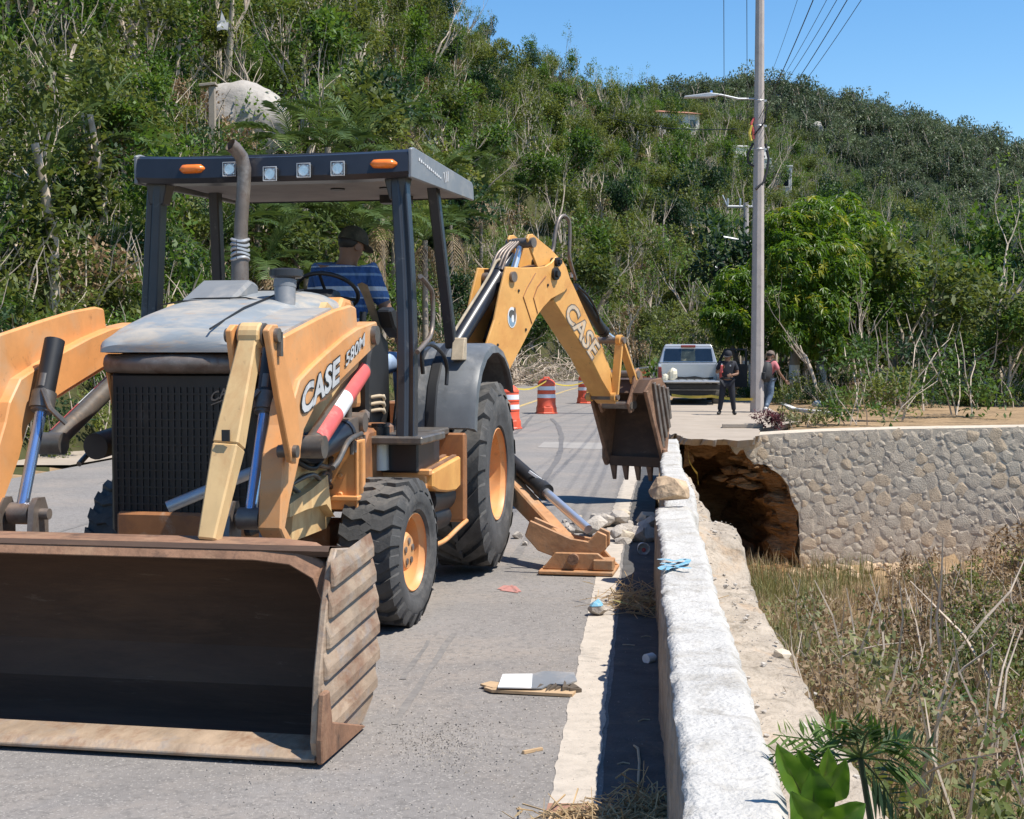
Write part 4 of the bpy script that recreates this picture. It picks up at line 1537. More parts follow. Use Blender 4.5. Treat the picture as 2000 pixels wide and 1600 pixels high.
for i, (px, py, Y, w, h, lm) in enumerate(((1560, 1110, 10.5, .9, .7, 'grass'), (1588, 1225, 8.0, .7, .5, 'dry'), (1650, 1150, 9.5, 1.2, .9, 'grass'), (1750, 1050, 12, 1.6, 1.1, 'dry'),
                                           (1880, 1080, 11, 1.7, 1.2, 'green'), (1690, 1330, 6.5, .9, .7, 'dry'), (1820, 1300, 6.8, 1.2, .9, 'grass'), (1940, 1380, 6.0, 1.1, .9, 'olive'), (1960, 960, 17, 2.4, 1.7, 'olive'))):
    p = at_depth(px, py, Y)
    bush('ravine_bush', px, py, Y, w, h, 620, .05 if w < 1 else .075, lm, 700 + i,
         ['feathery pale green bush in the ravine beside the cement ledge', 'dry brown bush at the foot of the cement ledge', 'pale green weed bush deeper in the ravine', 'dry brown bush on the far side of the ravine', 'green bush at the right of the ravine',
          'low dry bush near the broad leaved plant', 'pale green bush at the lower right of the ravine', 'olive bush at the lower right corner of the ravine', 'large olive bush at the far right end of the ravine'][i])

pts = []
for _ in range(420):
    Y = rn.uniform(5, 26)
    q = rn.uniform(1.6, 12)
    X = wall_x(Y) + q
    if Y > 25.5 or (Y > 21 and X < 7.0):
        continue
    pts.append(((X, Y, ground_z(X, Y) - .05), rn.uniform(0, 6.28), rn.uniform(.10, .26) * (1 + .12 * q), rn.choice((0, 2, 4, 4, 4))))
scatter('ravine_scrub', pts, SCRUB, 'tangled weeds and low scrub filling the ravine')

# broad leaved plant and fern-like plant in the near right corner
def broad_leaf(mb, base, tipv, w, t, seg=10, bend=.12, twist=.3):
    d = tipv
    L = d.length
    dn = d.normalized()
    s0 = dn.cross(Vector((0.2, -1, 0.35))).normalized()
    n0 = s0.cross(dn)
    rows = []
    cols_ = 7
    for k in range(seg + 1):
        u = k / seg
        tw = twist * (u - .4)
        s = s0 * cos(tw) + n0 * sin(tw)
        nrm = n0 * cos(tw) - s0 * sin(tw)
        ww = w * (sin(pi * min(1, u ** .85)) ** .8) * .5 * (1 + .06 * sin(9 * u + t * 20)) + .0015
        c = base + dn * (L * u) - nrm * (bend * L * (u - .25) ** 2)
        row = []
        for j in range(cols_):
            q = -1 + 2 * j / (cols_ - 1)
            wav = .05 * w * sin(u * 16 + 2.5 * q + t * 9) * abs(q) ** 2
            row.append(c + s * (ww * q) + nrm * (ww * .42 * abs(q) ** 1.3 + wav))
        rows.append(row)
    vs = [p for r in rows for p in r]
    fs = []
    for k in range(seg):
        for i in range(cols_ - 1):
            b = k * cols_ + i
            fs.append((b, b + 1, b + cols_ + 1, b + cols_))
    mb.add(vs, fs)
    for k in range(seg + 1):
        for j in range(cols_):
            mb.tint.append(min(.98, t + (.30 if j == cols_ // 2 else 0) + .10 * sin(k * 2.1)))
    return rows[0][3], [r[3] for r in rows]


LF['bright'] = leaf_mat('bright_broad_leaves', (0.030, 0.085, 0.010), (0.105, 0.20, 0.024), (0.20, 0.27, 0.05), trans=0.40, inst=0.0, rough=0.30)
pl = empty('broad_leaf_plant', (0.80, 3.25, .0), 0, 'bright green broad leaved plant beside the near end of the white parapet', 'plant')
o3 = Vector((0.80, 3.25, .0))
for i, (bx, by, tx, ty, Y, w, t) in enumerate(((1572, 1565, 1522, 1462, 3.35, .060, .62), (1584, 1562, 1566, 1472, 3.42, .058, .30), (1588, 1605, 1592, 1508, 3.25, .075, .18), (1602, 1568, 1655, 1492, 3.35, .060, .5), (1592, 1645, 1552, 1555, 3.2, .070, .42),
                                              (1612, 1625, 1685, 1575, 3.2, .070, .6), (1602, 1572, 1622, 1468, 3.5, .052, .66), (1640, 1690, 1725, 1610, 3.15, .080, .3), (1596, 1600, 1543, 1520, 3.45, .05, .25))):
    b0, t0 = at_depth(bx, by, Y) - o3, at_depth(tx, ty, Y - .05) - o3
    mb = MB()
    mb.use_tint = True
    base_, mid_ = broad_leaf(mb, b0, t0 - b0, w * 1.2, t, 12, .18 + .05 * (i % 3), .5 - .25 * (i % 4))
    lf_ = mb.build('leaf', LF['bright'], pl, smooth=80, fix=False)
    mb = MB()
    mb.tube([p - Vector((0, -.001, .0008)) for p in mid_], [.0022 * (1 - .07 * k) for k in range(len(mid_))], 4)
    mb.tube([base_, base_.lerp(at_depth(1592, 1600, 3.36) - o3, .55) + Vector((0, .01, -.01)), at_depth(1596, 1640, 3.36) - o3], .003, 5)
    mb.build('midrib', LF['grass'], lf_, smooth=60)
mb = MB()
mb.tube([(0, .05, -.6), (0, .02, .1), (at_depth(1590, 1580, 3.35) - o3)], [.012, .01, .006], 6)
mb.build('stem', LF['bright'], pl)
fp = empty('fern_leaf_plant', (1.15, 3.7, -.6), 0, 'dark green plant with finely divided leaves hanging over the cement ledge', 'plant')
of = Vector((1.15, 3.7, -.6))
crown_c = at_depth(1680, 1480, 3.75) - of
mb = MB()
mb.tube([(0.05, 0, -.4), crown_c * .6, crown_c], [.015, .012, .008], 6)
mb.build('stem', LF['dark'], fp)
rn = random.Random(5)
for (tx, ty) in ((1510, 1392), (1502, 1432), (1512, 1478), (1600, 1372), (1660, 1360), (1760, 1400), (1800, 1470), (1760, 1550), (1560, 1500), (1700, 1380), (1830, 1420)):
    mb = MB()
    mb.use_tint = True
    t0 = at_depth(tx, ty, 3.7 + rn.uniform(-.08, .08)) - of
    ax = t0 - crown_c
    for k in range(11):
        u = .25 + .72 * k / 11
        q = crown_c + ax * u - Vector((0, 0, .06 * u * u))
        ll = .085 * (1.15 - .75 * u)
        for sg in (-1, 1):
            sd = ax.normalized().cross(Vector((0, -.9, .4))).normalized() * sg
            d = (sd * .8 + ax.normalized() * .8)
            v0 = len(mb.v)
            leaf(mb, q, d + rvec(rn) * .22, ll * rn.uniform(1.1, 1.6), ll * .24, rn.uniform(.15, .8), rn, rn.uniform(.05, .35))
    v0 = len(mb.v)
    mb.tube([crown_c, crown_c + ax * .5 - Vector((0, 0, .015)), t0 - Vector((0, 0, .06))], [.004, .003, .0015], 4)
    mb.tint += [.4] * (len(mb.v) - v0)
    mb.build('divided_leaf', LF['dark'] if rn.random() < .4 else LF['green'], fp, fix=False)
# ------------------------------------------------------------------ backhoe loader
TH = R(10.5)
FWD = Vector((-sin(TH), -cos(TH), 0))
LFT = Vector((cos(TH), -sin(TH), 0))
ORG = Vector((-.097, 10.45, 0)) - LFT * 1.05
bh = empty('backhoe_loader', ORG, atan2(FWD.y, FWD.x), 'orange backhoe loader digging with its boom beside the white parapet', 'backhoe')


def loc(p):
    r = p - ORG
    return Vector((r.dot(FWD), r.dot(LFT), p.z))


def mv(px, py, v):
    """(u, w) on the upright plane v of the machine"""
    q = loc(on_plane(px, py, ORG + LFT * v, LFT))
    return (q.x, q.z)


def mu(px, py, u):
    q = loc(on_plane(px, py, ORG + FWD * u, FWD))
    return (q.y, q.z)


def uw(p, q, t):
    return (p, t, q)


def plate(mb, pts, v0, v1, px=True, ref=None):
    P = [mv(x, y, ref if ref is not None else v1) for x, y in pts] if px else pts
    mb.prism(P, uw, v0, v1)


def beam(mb, a, b, w, h, up=(0, 0, 1), w1=None, h1=None):
    a, b = Vector(a), Vector(b)
    d = (b - a).normalized()
    s = d.cross(Vector(up)).normalized()
    n = s.cross(d)
    w1, h1 = w1 or w, h1 or h
    A = [a + s * (x * w / 2) + n * (y * h / 2) for x, y in ((-1, -1), (1, -1), (1, 1), (-1, 1))]
    B = [b + s * (x * w1 / 2) + n * (y * h1 / 2) for x, y in ((-1, -1), (1, -1), (1, 1), (-1, 1))]
    mb.hexa(A, B)


def hose(name, pts, r, parent, m='black'):
    P = [Vector(p) for p in pts]
    out = []
    for i in range(len(P) - 1):
        p0, p1, p2, p3 = P[max(i - 1, 0)], P[i], P[i + 1], P[min(i + 2, len(P) - 1)]
        for k in range(5):
            t = k / 5
            out.append(0.5 * ((2 * p1) + (p2 - p0) * t + (2 * p0 - 5 * p1 + 4 * p2 - p3) * t * t + (3 * p1 - p0 - 3 * p2 + p3) * t ** 3))
    mb = MB()
    mb.tube(out + [P[-1]], r, 7)
    return mb.build(name, M[m], parent, smooth=60)


# --- tyres
def tyre(name, c, rad, rim_r, v_in, v_out, lugs, lug_h, style, steer=0.0):
    """wheel about the axle through c=(u, w); tread between v_in and v_out (the outer side faces +v when v_out > v_in)"""
    sg = 1 if v_out > v_in else -1
    wd = abs(v_out - v_in)
    vm = (v_in + v_out) / 2
    root = bpy.data.objects.new(name, None)
    root.empty_display_size = .2
    COL.objects.link(root)
    root.parent = bh
    root.location = (c[0], vm, c[1])
    root.rotation_euler = (0, 0, steer)

    def pl(r, a, t):
        return (r * cos(a), t * sg, r * sin(a))
    mb = MB()
    R0 = rad - lug_h
    h = wd / 2
    prof = [(rim_r + .005, -h * .72), (rim_r + .03, -h * .92), (rim_r + (R0 - rim_r) * .45, -h), (R0 - .05, -h * .97), (R0, -h * .82), (R0 + .008, 0), (R0, h * .82), (R0 - .05, h * .97), (rim_r + (R0 - rim_r) * .62, h), (rim_r + (R0 - rim_r) * .40, h * 1.0),
            (rim_r + (R0 - rim_r) * .36, h * .975), (rim_r + .035, h * .93), (rim_r + .005, h * .72)]
    mb.lathe(prof, pl, 72)
    for k in range(lugs):
        for side in (-1, 1):
            a0 = 2 * pi * (k + (0.5 if side > 0 else 0)) / lugs
            if style == 'ag':
                sw, la, ctr, bend = .62 * 2 * pi / lugs, .30, .06, 1.0
                stations = [(ctr * -h, 0.0), (h * .45, .55), (h * .86, .95), (h * .99, 1.0)]
            else:
                sw = .50 * 2 * pi / lugs
                stations = [(-.16 * h, -.10), (h * .18, .28), (h * .48, .18), (h * .84, .55), (h * .985, .62)]
            rowsT, rowsB = [], []
            for t, f in stations:
                am = a0 + f * 2 * pi / lugs * (1.15 if style == 'ag' else .9)
                w2 = sw * (.40 if style == 'ag' else .5) * (1 if t < h * .9 else .85)
                rt = rad if t < h * .9 else R0 - .02 + lug_h * .35
                rt = rt if t < h * .95 else R0 - .045
                tt = t * side
                rowsT.append((am - w2, am + w2, rt, tt))
            vs = []
            for lo_, hi_, rt, tt in rowsT:
                rb = R0 - .05
                out = 1.02 if abs(tt) > h * .9 else 1
                vs += [pl(rb, lo_ - .03, tt * out), pl(rt, lo_, tt * out), pl(rt, hi_, tt * out), pl(rb, hi_ + .03, tt * out)]
            fs = []
            for i in range(len(rowsT) - 1):
                b = i * 4
                for j in range(3):
                    fs.append((b + j, b + j + 1, b + 5 + j, b + 4 + j))
            fs += [(3, 2, 1, 0), (len(vs) - 4, len(vs) - 3, len(vs) - 2, len(vs) - 1)]
            mb.add(vs, fs)
    mb.build('tyre', M['rubber'], root, smooth=32)
    # raised rings on the sidewall
    return root, pl


def dish(root, pl, prof, m='paint', n=48, name='rim'):
    mb = MB()
    mb.lathe(prof, pl, n)
    return mb.build(name, M[m], root, smooth=40)


for sg in (1, -1):
    rt, pl = tyre('rear_wheel', (0, .735), .70, .335, sg * .61, sg * 1.065, 19, .042, 'ag')
    rim = dish(rt, pl, [(.345, .205), (.352, .20), (.338, .17), (.325, .16), (.318, .05), (.30, -.02), (.26, -.035), (.245, .02), (.20, .035), (.12, .035), (.11, .06), (0.001, .06)], 'paint')
    for k in range(10):
        a = 2 * pi * k / 10
        mb = MB()
        mb.cyl(pl(.165, a, .03), pl(.165, a, .062), .015, n=6)
        mb.build('wheel_nut', M['steel'], rim)
    rt, pl = tyre('front_wheel', (2.18, .45), .448, .225, sg * .60, sg * .985, 22, .026, 'sks', R(-4))
    rim = dish(rt, pl, [(.232, .165), (.24, .16), (.226, .13), (.214, .12), (.205, -.01), (.19, -.04), (.13, -.045), (.122, .0), (.118, .105), (.10, .125), (0.001, .128)], 'paint')
    for k in range(5):
        a = 2 * pi * k / 5 + .3
        mb = MB()
        mb.cyl(pl(.066, a, .118), pl(.066, a, .134), .020, n=12)
        mb.build('hub_bolt', M['exhaust'], rim)

# --- chassis
mb = MB()
mb.box((1.2, 0, .82), (4.4, .62, .36))
mb.box((2.2, 0, .52), (.34, .95, .22))
mb.box((0, 0, .74), (.4, 1.1, .34))
mb.box((3.2, 0, .66), (.5, .7, .3))
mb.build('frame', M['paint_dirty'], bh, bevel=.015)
mb = MB()
mb.cyl((2.2, -.62, .44), (2.2, .62, .44), .07, n=16)
mb.cyl((0, -.65, .735), (0, .65, .735), .1, n=16)
mb.build('axles', M['paint_dirty'], bh, smooth=40)
# loader tower and front frame plates seen between arm and front wheel
for sg in (1, -1):
    mb = MB()
    plate(mb, [(566, 985), (610, 955), (640, 928), (648, 1000), (655, 1010), (638, 985), (600, 995), (567, 1010)], .50, .56) if sg > 0 else None
    plate(mb, [(2.15, 1.12), (2.28, 1.9), (2.45, 1.95), (2.75, 1.72), (3.0, 1.2), (3.1, .62), (2.5, .62), (2.15, .8)], sg * .46, sg * .50, px=False)
    mb.build('loader_tower', M['paint_pale'], bh, bevel=.006)
    mb = MB()
    mb.box((2.42, sg * .60, .93), (.10, .18, .40))
    mb.box((2.46, sg * .60, .80), (.10, .20, .03))
    mb.box((2.40, sg * .68, .93), (.16, .02, .42))
    for z in (.82, .93, 1.04):
        mb.cyl((2.465, sg * .58, z), (2.485, sg * .58, z), .018, n=8)
    mb.build('mounting_bracket', M['paint'], bh, bevel=.006)
# rusty brown tank panel between front wheel and cab
mb = MB()
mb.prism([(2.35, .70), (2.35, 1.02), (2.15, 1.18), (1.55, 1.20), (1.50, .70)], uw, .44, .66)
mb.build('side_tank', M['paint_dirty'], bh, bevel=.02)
mb = MB()
mb.box((1.86, .661, 1.12), (.26, .004, .035))
mb.build('warning_sticker', M['ragcloth'], bh)

# dark engine side with pipes and hoses, seen between arm and front wheel
mb = MB()
mb.box((2.72, .36, 1.02), (.80, .16, .42))
mb.box((2.50, .44, 1.16), (.30, .12, .12))
eng = mb.build('engine_block', M['black'], bh, bevel=.015)
mb = MB()
for k in range(4):
    mb.cyl((2.42 + .17 * k, .44, .98), (2.42 + .17 * k, .475, .98), .05, n=12)
mb.cyl((2.30, .47, 1.06), (3.05, .47, 1.02), .028, n=10)
mb.build('engine_fittings', M['steel'], eng, smooth=40)
rh = random.Random(14)
for k in range(9):
    z = rh.uniform(.88, 1.24)
    hose('hydraulic_hose', [(3.10, rh.uniform(.40, .5), z), (2.85, .50 + rh.uniform(0, .06), z + rh.uniform(-.1, .06)), (2.60, .52 + rh.uniform(0, .07), z + rh.uniform(-.1, .1)), (2.38, .50, z + rh.uniform(-.05, .12)), (2.20, .46, z + rh.uniform(-.05, .1))], rh.choice((.011, .014, .018)), eng, rh.choice(('black', 'black', 'exhaust', 'steel')))

# --- radiator front and hood
mb = MB()
mb.box((3.30, 0, 1.12), (.22, .80, .86))
gr = mb.build('front_grille', M['black'], bh, bevel=.02)
mb = MB()
for k in range(21):
    mb.box((3.414, -.36 + .036 * k, 1.10), (.008, .010, .74))
for k in range(16):
    mb.box((3.416, 0, .76 + .045 * k), (.006, .74, .008))
mb.build('grille_mesh', M['black'], gr)
mb = MB()
rings = []
for k in range(11):
    v = -.43 + .086 * k
    x = 3.36 + .10 * (1 - (v / .43) ** 2)
    rings.append([(x + .06 * cos(a), v, 1.595 + .052 * sin(a)) for a in [2 * pi * i / 12 for i in range(12)]])
mb.loft(rings)
mb.box((3.24, 0, 1.60), (.25, .84, .09))
mb.build('grille_surround', M['exhaust'], bh, smooth=50)


def hood_ring(u, wd, top, low, shoulder):
    pts = []
    n = 20
    for i in range(n + 1):
        a = pi * i / n
        x, y = cos(a), sin(a)
        ex = 2 / 3.4
        pts.append((u, wd * (abs(x) ** ex) * (1 if x > 0 else -1), low + (top - low) * (abs(y) ** ex)))
    return pts


rings = [hood_ring(3.50, .40, 1.70, 1.655, .1), hood_ring(3.46, .425, 1.76, 1.655, .1), hood_ring(3.30, .44, 1.83, 1.65, .1), hood_ring(3.05, .445, 1.895, 1.69, .1), hood_ring(2.75, .45, 1.955, 1.735, .1), hood_ring(2.40, .455, 2.005, 1.80, .1),
         hood_ring(2.12, .455, 2.035, 1.86, .1), hood_ring(2.02, .45, 2.02, 1.88, .1), hood_ring(1.96, .43, 1.96, 1.88, .1)]
mb = MB()
mb.loft(rings, closed=True)
hood = mb.build('hood', M['hood_paint'], bh, smooth=35)
mb = MB()
mb.tube([(3.48, .20, 1.775), (3.05, .22, 1.90), (2.5, .23, 2.005), (2.1, .23, 2.04)], .006, 4)
mb.tube([(2.72, -.42, 1.93), (2.72, -.2, 1.965), (2.72, .1, 1.968), (2.72, .40, 1.90), (2.78, .449, 1.76)], .006, 4)
mb.build('hood_seams', M['black'], hood)
mb = MB()   # raised louver on the hood
mb.prism([(2.75, 1.95), (2.30, 1.99), (2.30, 2.07), (2.42, 2.085)], uw, -.30, .02)
mb.build('hood_scoop', M['grey_paint'], hood, bevel=.02)
# orange side panels below the hood line, standing just inside the loader arms
SPN = [mv(*p, .775) for p in ((556, 656), (580, 643), (620, 622), (655, 605), (686, 596), (696, 600), (699, 642), (712, 650), (700, 720), (640, 780), (600, 800), (560, 800), (553, 700))]
for sg in (1, -1):
    mb = MB()
    mb.prism(SPN, uw, sg * .745, sg * .775)
    mb.prism([(3.40, 1.62), (3.05, 1.67), (2.40, 1.76), (2.05, 1.80), (2.05, 1.30), (3.30, 1.30)], uw, sg * .42, sg * .44)
    sp_ = mb.build('side_panel', M['paint'], bh, bevel=.010)
    if sg < 0:
        continue
    mb = MB()
    P = [mv(*p, .775) for p in ((560, 653), (600, 632), (655, 605))]
    for (p, q) in zip(P, P[1:]):
        beam(mb, (p[0], sg * .62, p[1] + .004), (q[0], sg * .62, q[1] + .004), .26, .012)
    mb.build('panel_top', M['hood_paint'], sp_)
# cowl behind the hood, ahead of the steering wheel
mb = MB()
mb.prism([(2.06, 1.30), (2.06, 1.93), (1.98, 2.0), (1.80, 1.985), (1.74, 1.93), (1.74, 1.70), (1.66, 1.62), (1.62, 1.30)], uw, -.46, .46)
mb.build('cowl', M['paint'], bh, bevel=.03, segs=2)
mb = MB()
mb.prism([(1.98, 1.90), (1.95, 2.00), (1.86, 2.06), (1.72, 2.05), (1.66, 1.95), (1.66, 1.5)], uw, -.36, .36)
mb.build('dashboard', M['black'], bh, bevel=.04, segs=2)
mb = MB()
cs = Vector((1.60, mu(640, 578, 1.6)[0], 2.05))
ax = Vector((-.55, 0, .83)).normalized()
ex = Vector((0, 1, 0))
ey = ax.cross(ex)
mb.tube([cs + ex * (.20 * cos(a)) + ey * (.20 * sin(a)) for a in [2 * pi * i / 32 for i in range(33)]], .014, 8, caps=False)
for a in (.5, 2.6, 4.7):
    mb.tube([cs - ax * .03, cs + ex * (.20 * cos(a)) + ey * (.20 * sin(a))], .011, 6)
mb.tube([cs - ax * .02, cs - ax * .4], .03, 8)
mb.build('steering_wheel', M['black'], bh, smooth=50)
mb = MB()   # console beside the operator's legs
mb.prism([(1.62, 1.08), (1.62, 1.52), (1.52, 1.74), (1.30, 1.80), (1.12, 1.74), (1.06, 1.08)], uw, .30, .50)
cons = mb.build('side_console', M['black'], bh, bevel=.02)
for k in range(3):
    hose('hydraulic_hose', [(1.60, .40, 1.34 - .045 * k), (1.50, .545, 1.37 - .045 * k), (1.38, .54, 1.345 - .045 * k), (1.20, .48, 1.37 - .045 * k)], .012, cons, 'ragcloth')
mb = MB()
mb.tube([(1.52, .38, 1.5), (1.55, .42, 1.72), (1.50, .43, 1.86)], .012, 6)
mb.tube([(1.42, .36, 1.5), (1.42, .42, 1.70), (1.40, .46, 1.80)], .012, 6)
mb.cyl((1.50, .43, 1.84), (1.49, .43, 1.92), .024, n=8)
mb.cyl((1.40, .46, 1.78), (1.39, .47, 1.86), .024, n=8)
mb.build('control_lever', M['black'], bh, smooth=50)
# seat
mb = MB()
mb.prism([(.95, 1.45), (.50, 1.42), (.46, 1.52), (.95, 1.56)], uw, -.25, .25)
mb.prism([(.96, 1.5), (1.06, 1.52), (1.16, 1.98), (1.10, 2.02), (1.03, 1.98)], uw, -.24, .24)
mb.box((.75, 0, 1.3), (.4, .36, .3))
mb.build('seat', M['black'], bh, bevel=.03, segs=2)
# armrest pod
mb = MB()
p0 = mv(782, 600, .52)
mb.prism([mv(*q, .56) for q in ((756, 606), (765, 600), (782, 618), (792, 645), (790, 660), (778, 660), (765, 640))], uw, .48, .58)
mb.build('control_pod', M['black'], bh, bevel=.015)

# --- air intake, exhaust
mb = MB()
a = mv(548, 640, .40)
mb.cyl((2.78, .36, 1.55), (2.62, .30, 2.035), .045, .062, 16)
mb.cyl((2.62, .30, 2.03), (2.615, .30, 2.075), .066, n=16)
mb.build('intake_pipe', M['grey_paint'], bh, smooth=40)
mb = MB()
mb.cyl((2.60, .30, 2.06), (2.595, .30, 2.09), .05, n=16)
mb.cyl((2.595, .30, 2.085), (2.595, .30, 2.095), .085, .095, 20)
mb.cyl((2.595, .30, 2.095), (2.595, .30, 2.13), .098, n=20)
mb.cyl((2.595, .30, 2.13), (2.595, .30, 2.14), .095, .07, 20)
mb.build('intake_cap', M['post_paint'], bh, smooth=40)
ex0 = Vector((2.05, -.205, 1.95))
mb = MB()
mb.tube([(2.05, -.20, 1.98), (2.05, -.20, 2.22), (2.05, -.195, 2.26)], [.055, .055, .043], 18)
mb.build('muffler', M['exhaust'], bh, smooth=50)
mb = MB()
pe = [Vector((2.05, -.195, 2.25)), Vector((2.05, -.19, 2.45)), Vector((2.05, -.17, 2.70)), Vector((2.05, -.165, 2.80)), Vector((2.06, -.18, 2.87)), Vector((2.10, -.205, 2.915)), Vector((2.13, -.225, 2.935))]
mb.tube(pe, .043, 18, caps=False)
mb.tube(pe[::-1], .038, 18, caps=False)
mb.build('exhaust_pipe', M['exhaust'], bh, smooth=50, fix=False)
mb = MB()
for k in range(5):
    z = 2.24 + .028 * k
    mb.tube([(2.05 + .052 * cos(a), -.197 + .052 * sin(a), z + .008 * sin(2 * a + k)) for a in [2 * pi * i / 14 for i in range(15)]], .011, 5, caps=False)
mb.build('wire_wrap', M['alu'], bh, smooth=50)

# --- loader arms
ARM = [mv(*p, .80) for p in ((736, 628), (727, 631), (700, 641), (675, 658), (640, 688), (612, 714), (586, 742), (572, 790))]
ARM += [mv(*p, .685) for p in ((522, 830), (511, 885), (506, 960), (503, 1034))]
ARM += [(3.86, .60), (3.83, .36), (3.76, .30), (3.68, .38), (3.72, .60)]
ARM += [mv(*p, .80) for p in ((558, 1029), (566, 982), (584, 904), (594, 841), (615, 797), (644, 766), (681, 729), (733, 678), (741, 655))]
for sg in (1, -1):
    mb = MB()
    mb.prism(ARM, uw, sg * .685, sg * .80)
    arm = mb.build('loader_arm', M['paint'], bh, bevel=.008)
    mb = MB()
    q = mv(728, 655, .80)
    mb.cyl((q[0], sg * .55, q[1]), (q[0], sg * .83, q[1]), .055, n=20)
    q = mv(566, 883, .86)
    mb.cyl((q[0] - .04, sg * .79, q[1]), (q[0] - .04, sg * .885, q[1]), .03, n=16)
    mb.build('pivot_pins', M['steel'], arm, smooth=40)
    # bell crank plates
    LEV = [mv(*p, .86) for p in ((522, 645), (530, 634), (541, 634), (547, 665), (556, 700), (578, 790), (586, 860), (585, 895), (577, 906), (568, 903), (545, 785))]
    LIN = [mv(*p, .86) for p in ((522, 645), (530, 634), (541, 634), (547, 665), (556, 700), (560, 735), (545, 752), (532, 735))]
    for a, b, lv in ((.835, .865, LEV), (.66, .69, LIN)):
        mb = MB()
        mb.prism(lv, uw, sg * a, sg * b)
        mb.build('lever_plate', M['paint'], arm, bevel=.005)
    q = mv(536, 655, .86)
    mb = MB()
    mb.cyl((q[0], sg * .63, q[1]), (q[0], sg * .885, q[1]), .032, n=16)
    mb.cyl((q[0], sg * .70, q[1]), (q[0], sg * .82, q[1]), .055, n=16)
    mb.box((q[0] - .03, sg * .875, q[1] - .04), (.03, .02, .11))
    mb.build('lever_pin', M['steel'], arm, smooth=40)
    # link beam from the crank down to the bucket
    mb = MB()
    t = Vector((q[0] + .02, sg * .76, q[1]))
    e = Vector((mv(414, 1030, .70)[0], sg * .70, mv(414, 1030, .70)[1]))
    e = t + (e - t) * 1.07
    m_ = t.lerp(e, .55)
    beam(mb, t, m_, .085, .085, (0, 1, 0), .10, .12)
    beam(mb, m_, e, .10, .12, (0, 1, 0), .085, .08)
    mb.cyl(t - Vector((0, .05, 0)), t + Vector((0, .05, 0)), .058, n=16)
    mb.build('link_beam', M['paint_pale'], arm, bevel=.008)
    mb = MB()
    mb.box(m_ + Vector((.062, sg * .012, .05)), (.012, .035, .05))
    mb.build('beam_slot', M['black'], arm)
    # bucket cylinder with its blue sheened rod
    ta = mv(518, 795, .60)
    tb = mv(489, 1005, .60)
    A, B = Vector((ta[0], sg * .60, ta[1])), Vector((tb[0], sg * .60, tb[1]))
    dr = (A - B).normalized()
    mb = MB()
    mb.cyl(A + dr * .05, A + dr * .36, .052, n=18)
    bar = mb.build('bucket_cylinder', M['black'], arm, smooth=40)
    mb = MB()
    mb.cyl(A - dr * .02, A + dr * .07, .062, n=18)
    mb.cyl(A - dr * .035, A - dr * .02, .052, n=18)
    mb.tube([A + dr * .09 + Vector((.06, -sg * .02, 0)), A + dr * .02 + Vector((.09, -sg * .09, -.03)), A + Vector((.05, -sg * .16, -.09))], .014, 6)
    mb.cyl(A + dr * .10 + Vector((.03, 0, .0)), A + dr * .17 + Vector((.03, 0, 0)), .028, n=10)
    mb.build('gland', M['steel'], bar, smooth=40)
    mb = MB()
    mb.cyl(A, B, .030, n=16)
    mb.build('rod', M['blue_rod'], bar, smooth=40)
    mb = MB()
    mb.cyl(B + Vector((0, -.055, -.02)), B + Vector((0, .055, -.02)), .055, n=16)
    for dv in (-.09, .09):
        mb.prism([(B.x + .07, B.z + .02), (B.x + .03, B.z + .06), (B.x - .04, B.z + .06), (B.x - .07, B.z), (B.x - .07, B.z - .22), (B.x + .10, B.z - .22)], uw, B.y + dv - .015, B.y + dv + .015)
    mb.cyl(B + Vector((0, -.15, -.02)), B + Vector((0, .15, -.02)), .028, n=12)
    mb.build('clevis', M['exhaust'], bar, smooth=40)
    # lift cylinder with red and white tape
    lo = mv(613, 873, .74)
    hi = mv(690, 762, .74)
    A, B = Vector((lo[0], sg * .73, lo[1])), Vector((hi[0] - .2, sg * .73, hi[1] + .11))
    mb = MB()
    mb.cyl(A, B, .055, n=18)
    mb.cyl(A + Vector((0, -.07, 0)), A + Vector((0, .07, 0)), .06, n=16)
    lc = mb.build('lift_cylinder', M['steel'], arm, smooth=40)
    dB = (B - A)
    sgd = Vector((0, sg, 0))
    up = dB.cross(Vector((0, 1, 0))).normalized()
    for i, (s0, s1, mm) in enumerate(((.06, .40, 'red'), (.40, .60, 'white'), (.60, .98, 'red'))):
        mb = MB()
        pts = []
        c0, c1 = A + dB * s0, A + dB * s1
        rows = []
        for a in [R(-75 + 15 * j) for j in range(11)]:
            off = (sgd * cos(a) + up * sin(a)) * .058
            rows.append([c0 + off, c1 + off])
        mb.loft(rows, closed=False, caps=False)
        mb.build('reflective_tape', M[mm], lc, smooth=60)
    # fat black barrel and hose ends behind it
    mb = MB()
    a_, b_ = mv(622, 878, .66), mv(676, 850, .66)
    A, B = Vector((a_[0], sg * .64, a_[1])), Vector((b_[0], sg * .62, b_[1]))
    mb.cyl(A, B, .075, .08, 18)
    d_ = (B - A).normalized()
    mb.cyl(B, B + d_ * .05, .088, n=18)
    bl = mb.build('tilt_barrel', M['dark_paint'], arm, smooth=40)
    mb = MB()
    mb.box(B + d_ * .18 + Vector((0, 0, .02)), (.30, .10, .11), Matrix.Rotation(.1, 3, 'Y'))
    mb.cyl(B + d_ * .30 + Vector((0, -.06, .03)), B + d_ * .30 + Vector((0, .08, .03)), .06, n=14)
    mb.cyl(B + d_ * .20 + Vector((0, 0, .06)), B + d_ * .20 + Vector((0, 0, .16)), .022, n=10)
    for k in range(5):
        mb.cyl(B + d_ * (.05 + .07 * k) + Vector((0, sg * .06, -.05)), B + d_ * (.05 + .07 * k) + Vector((0, sg * .06, -.12)), .012, n=6)
    mb.build('valve_block', M['exhaust'], bl, smooth=40)
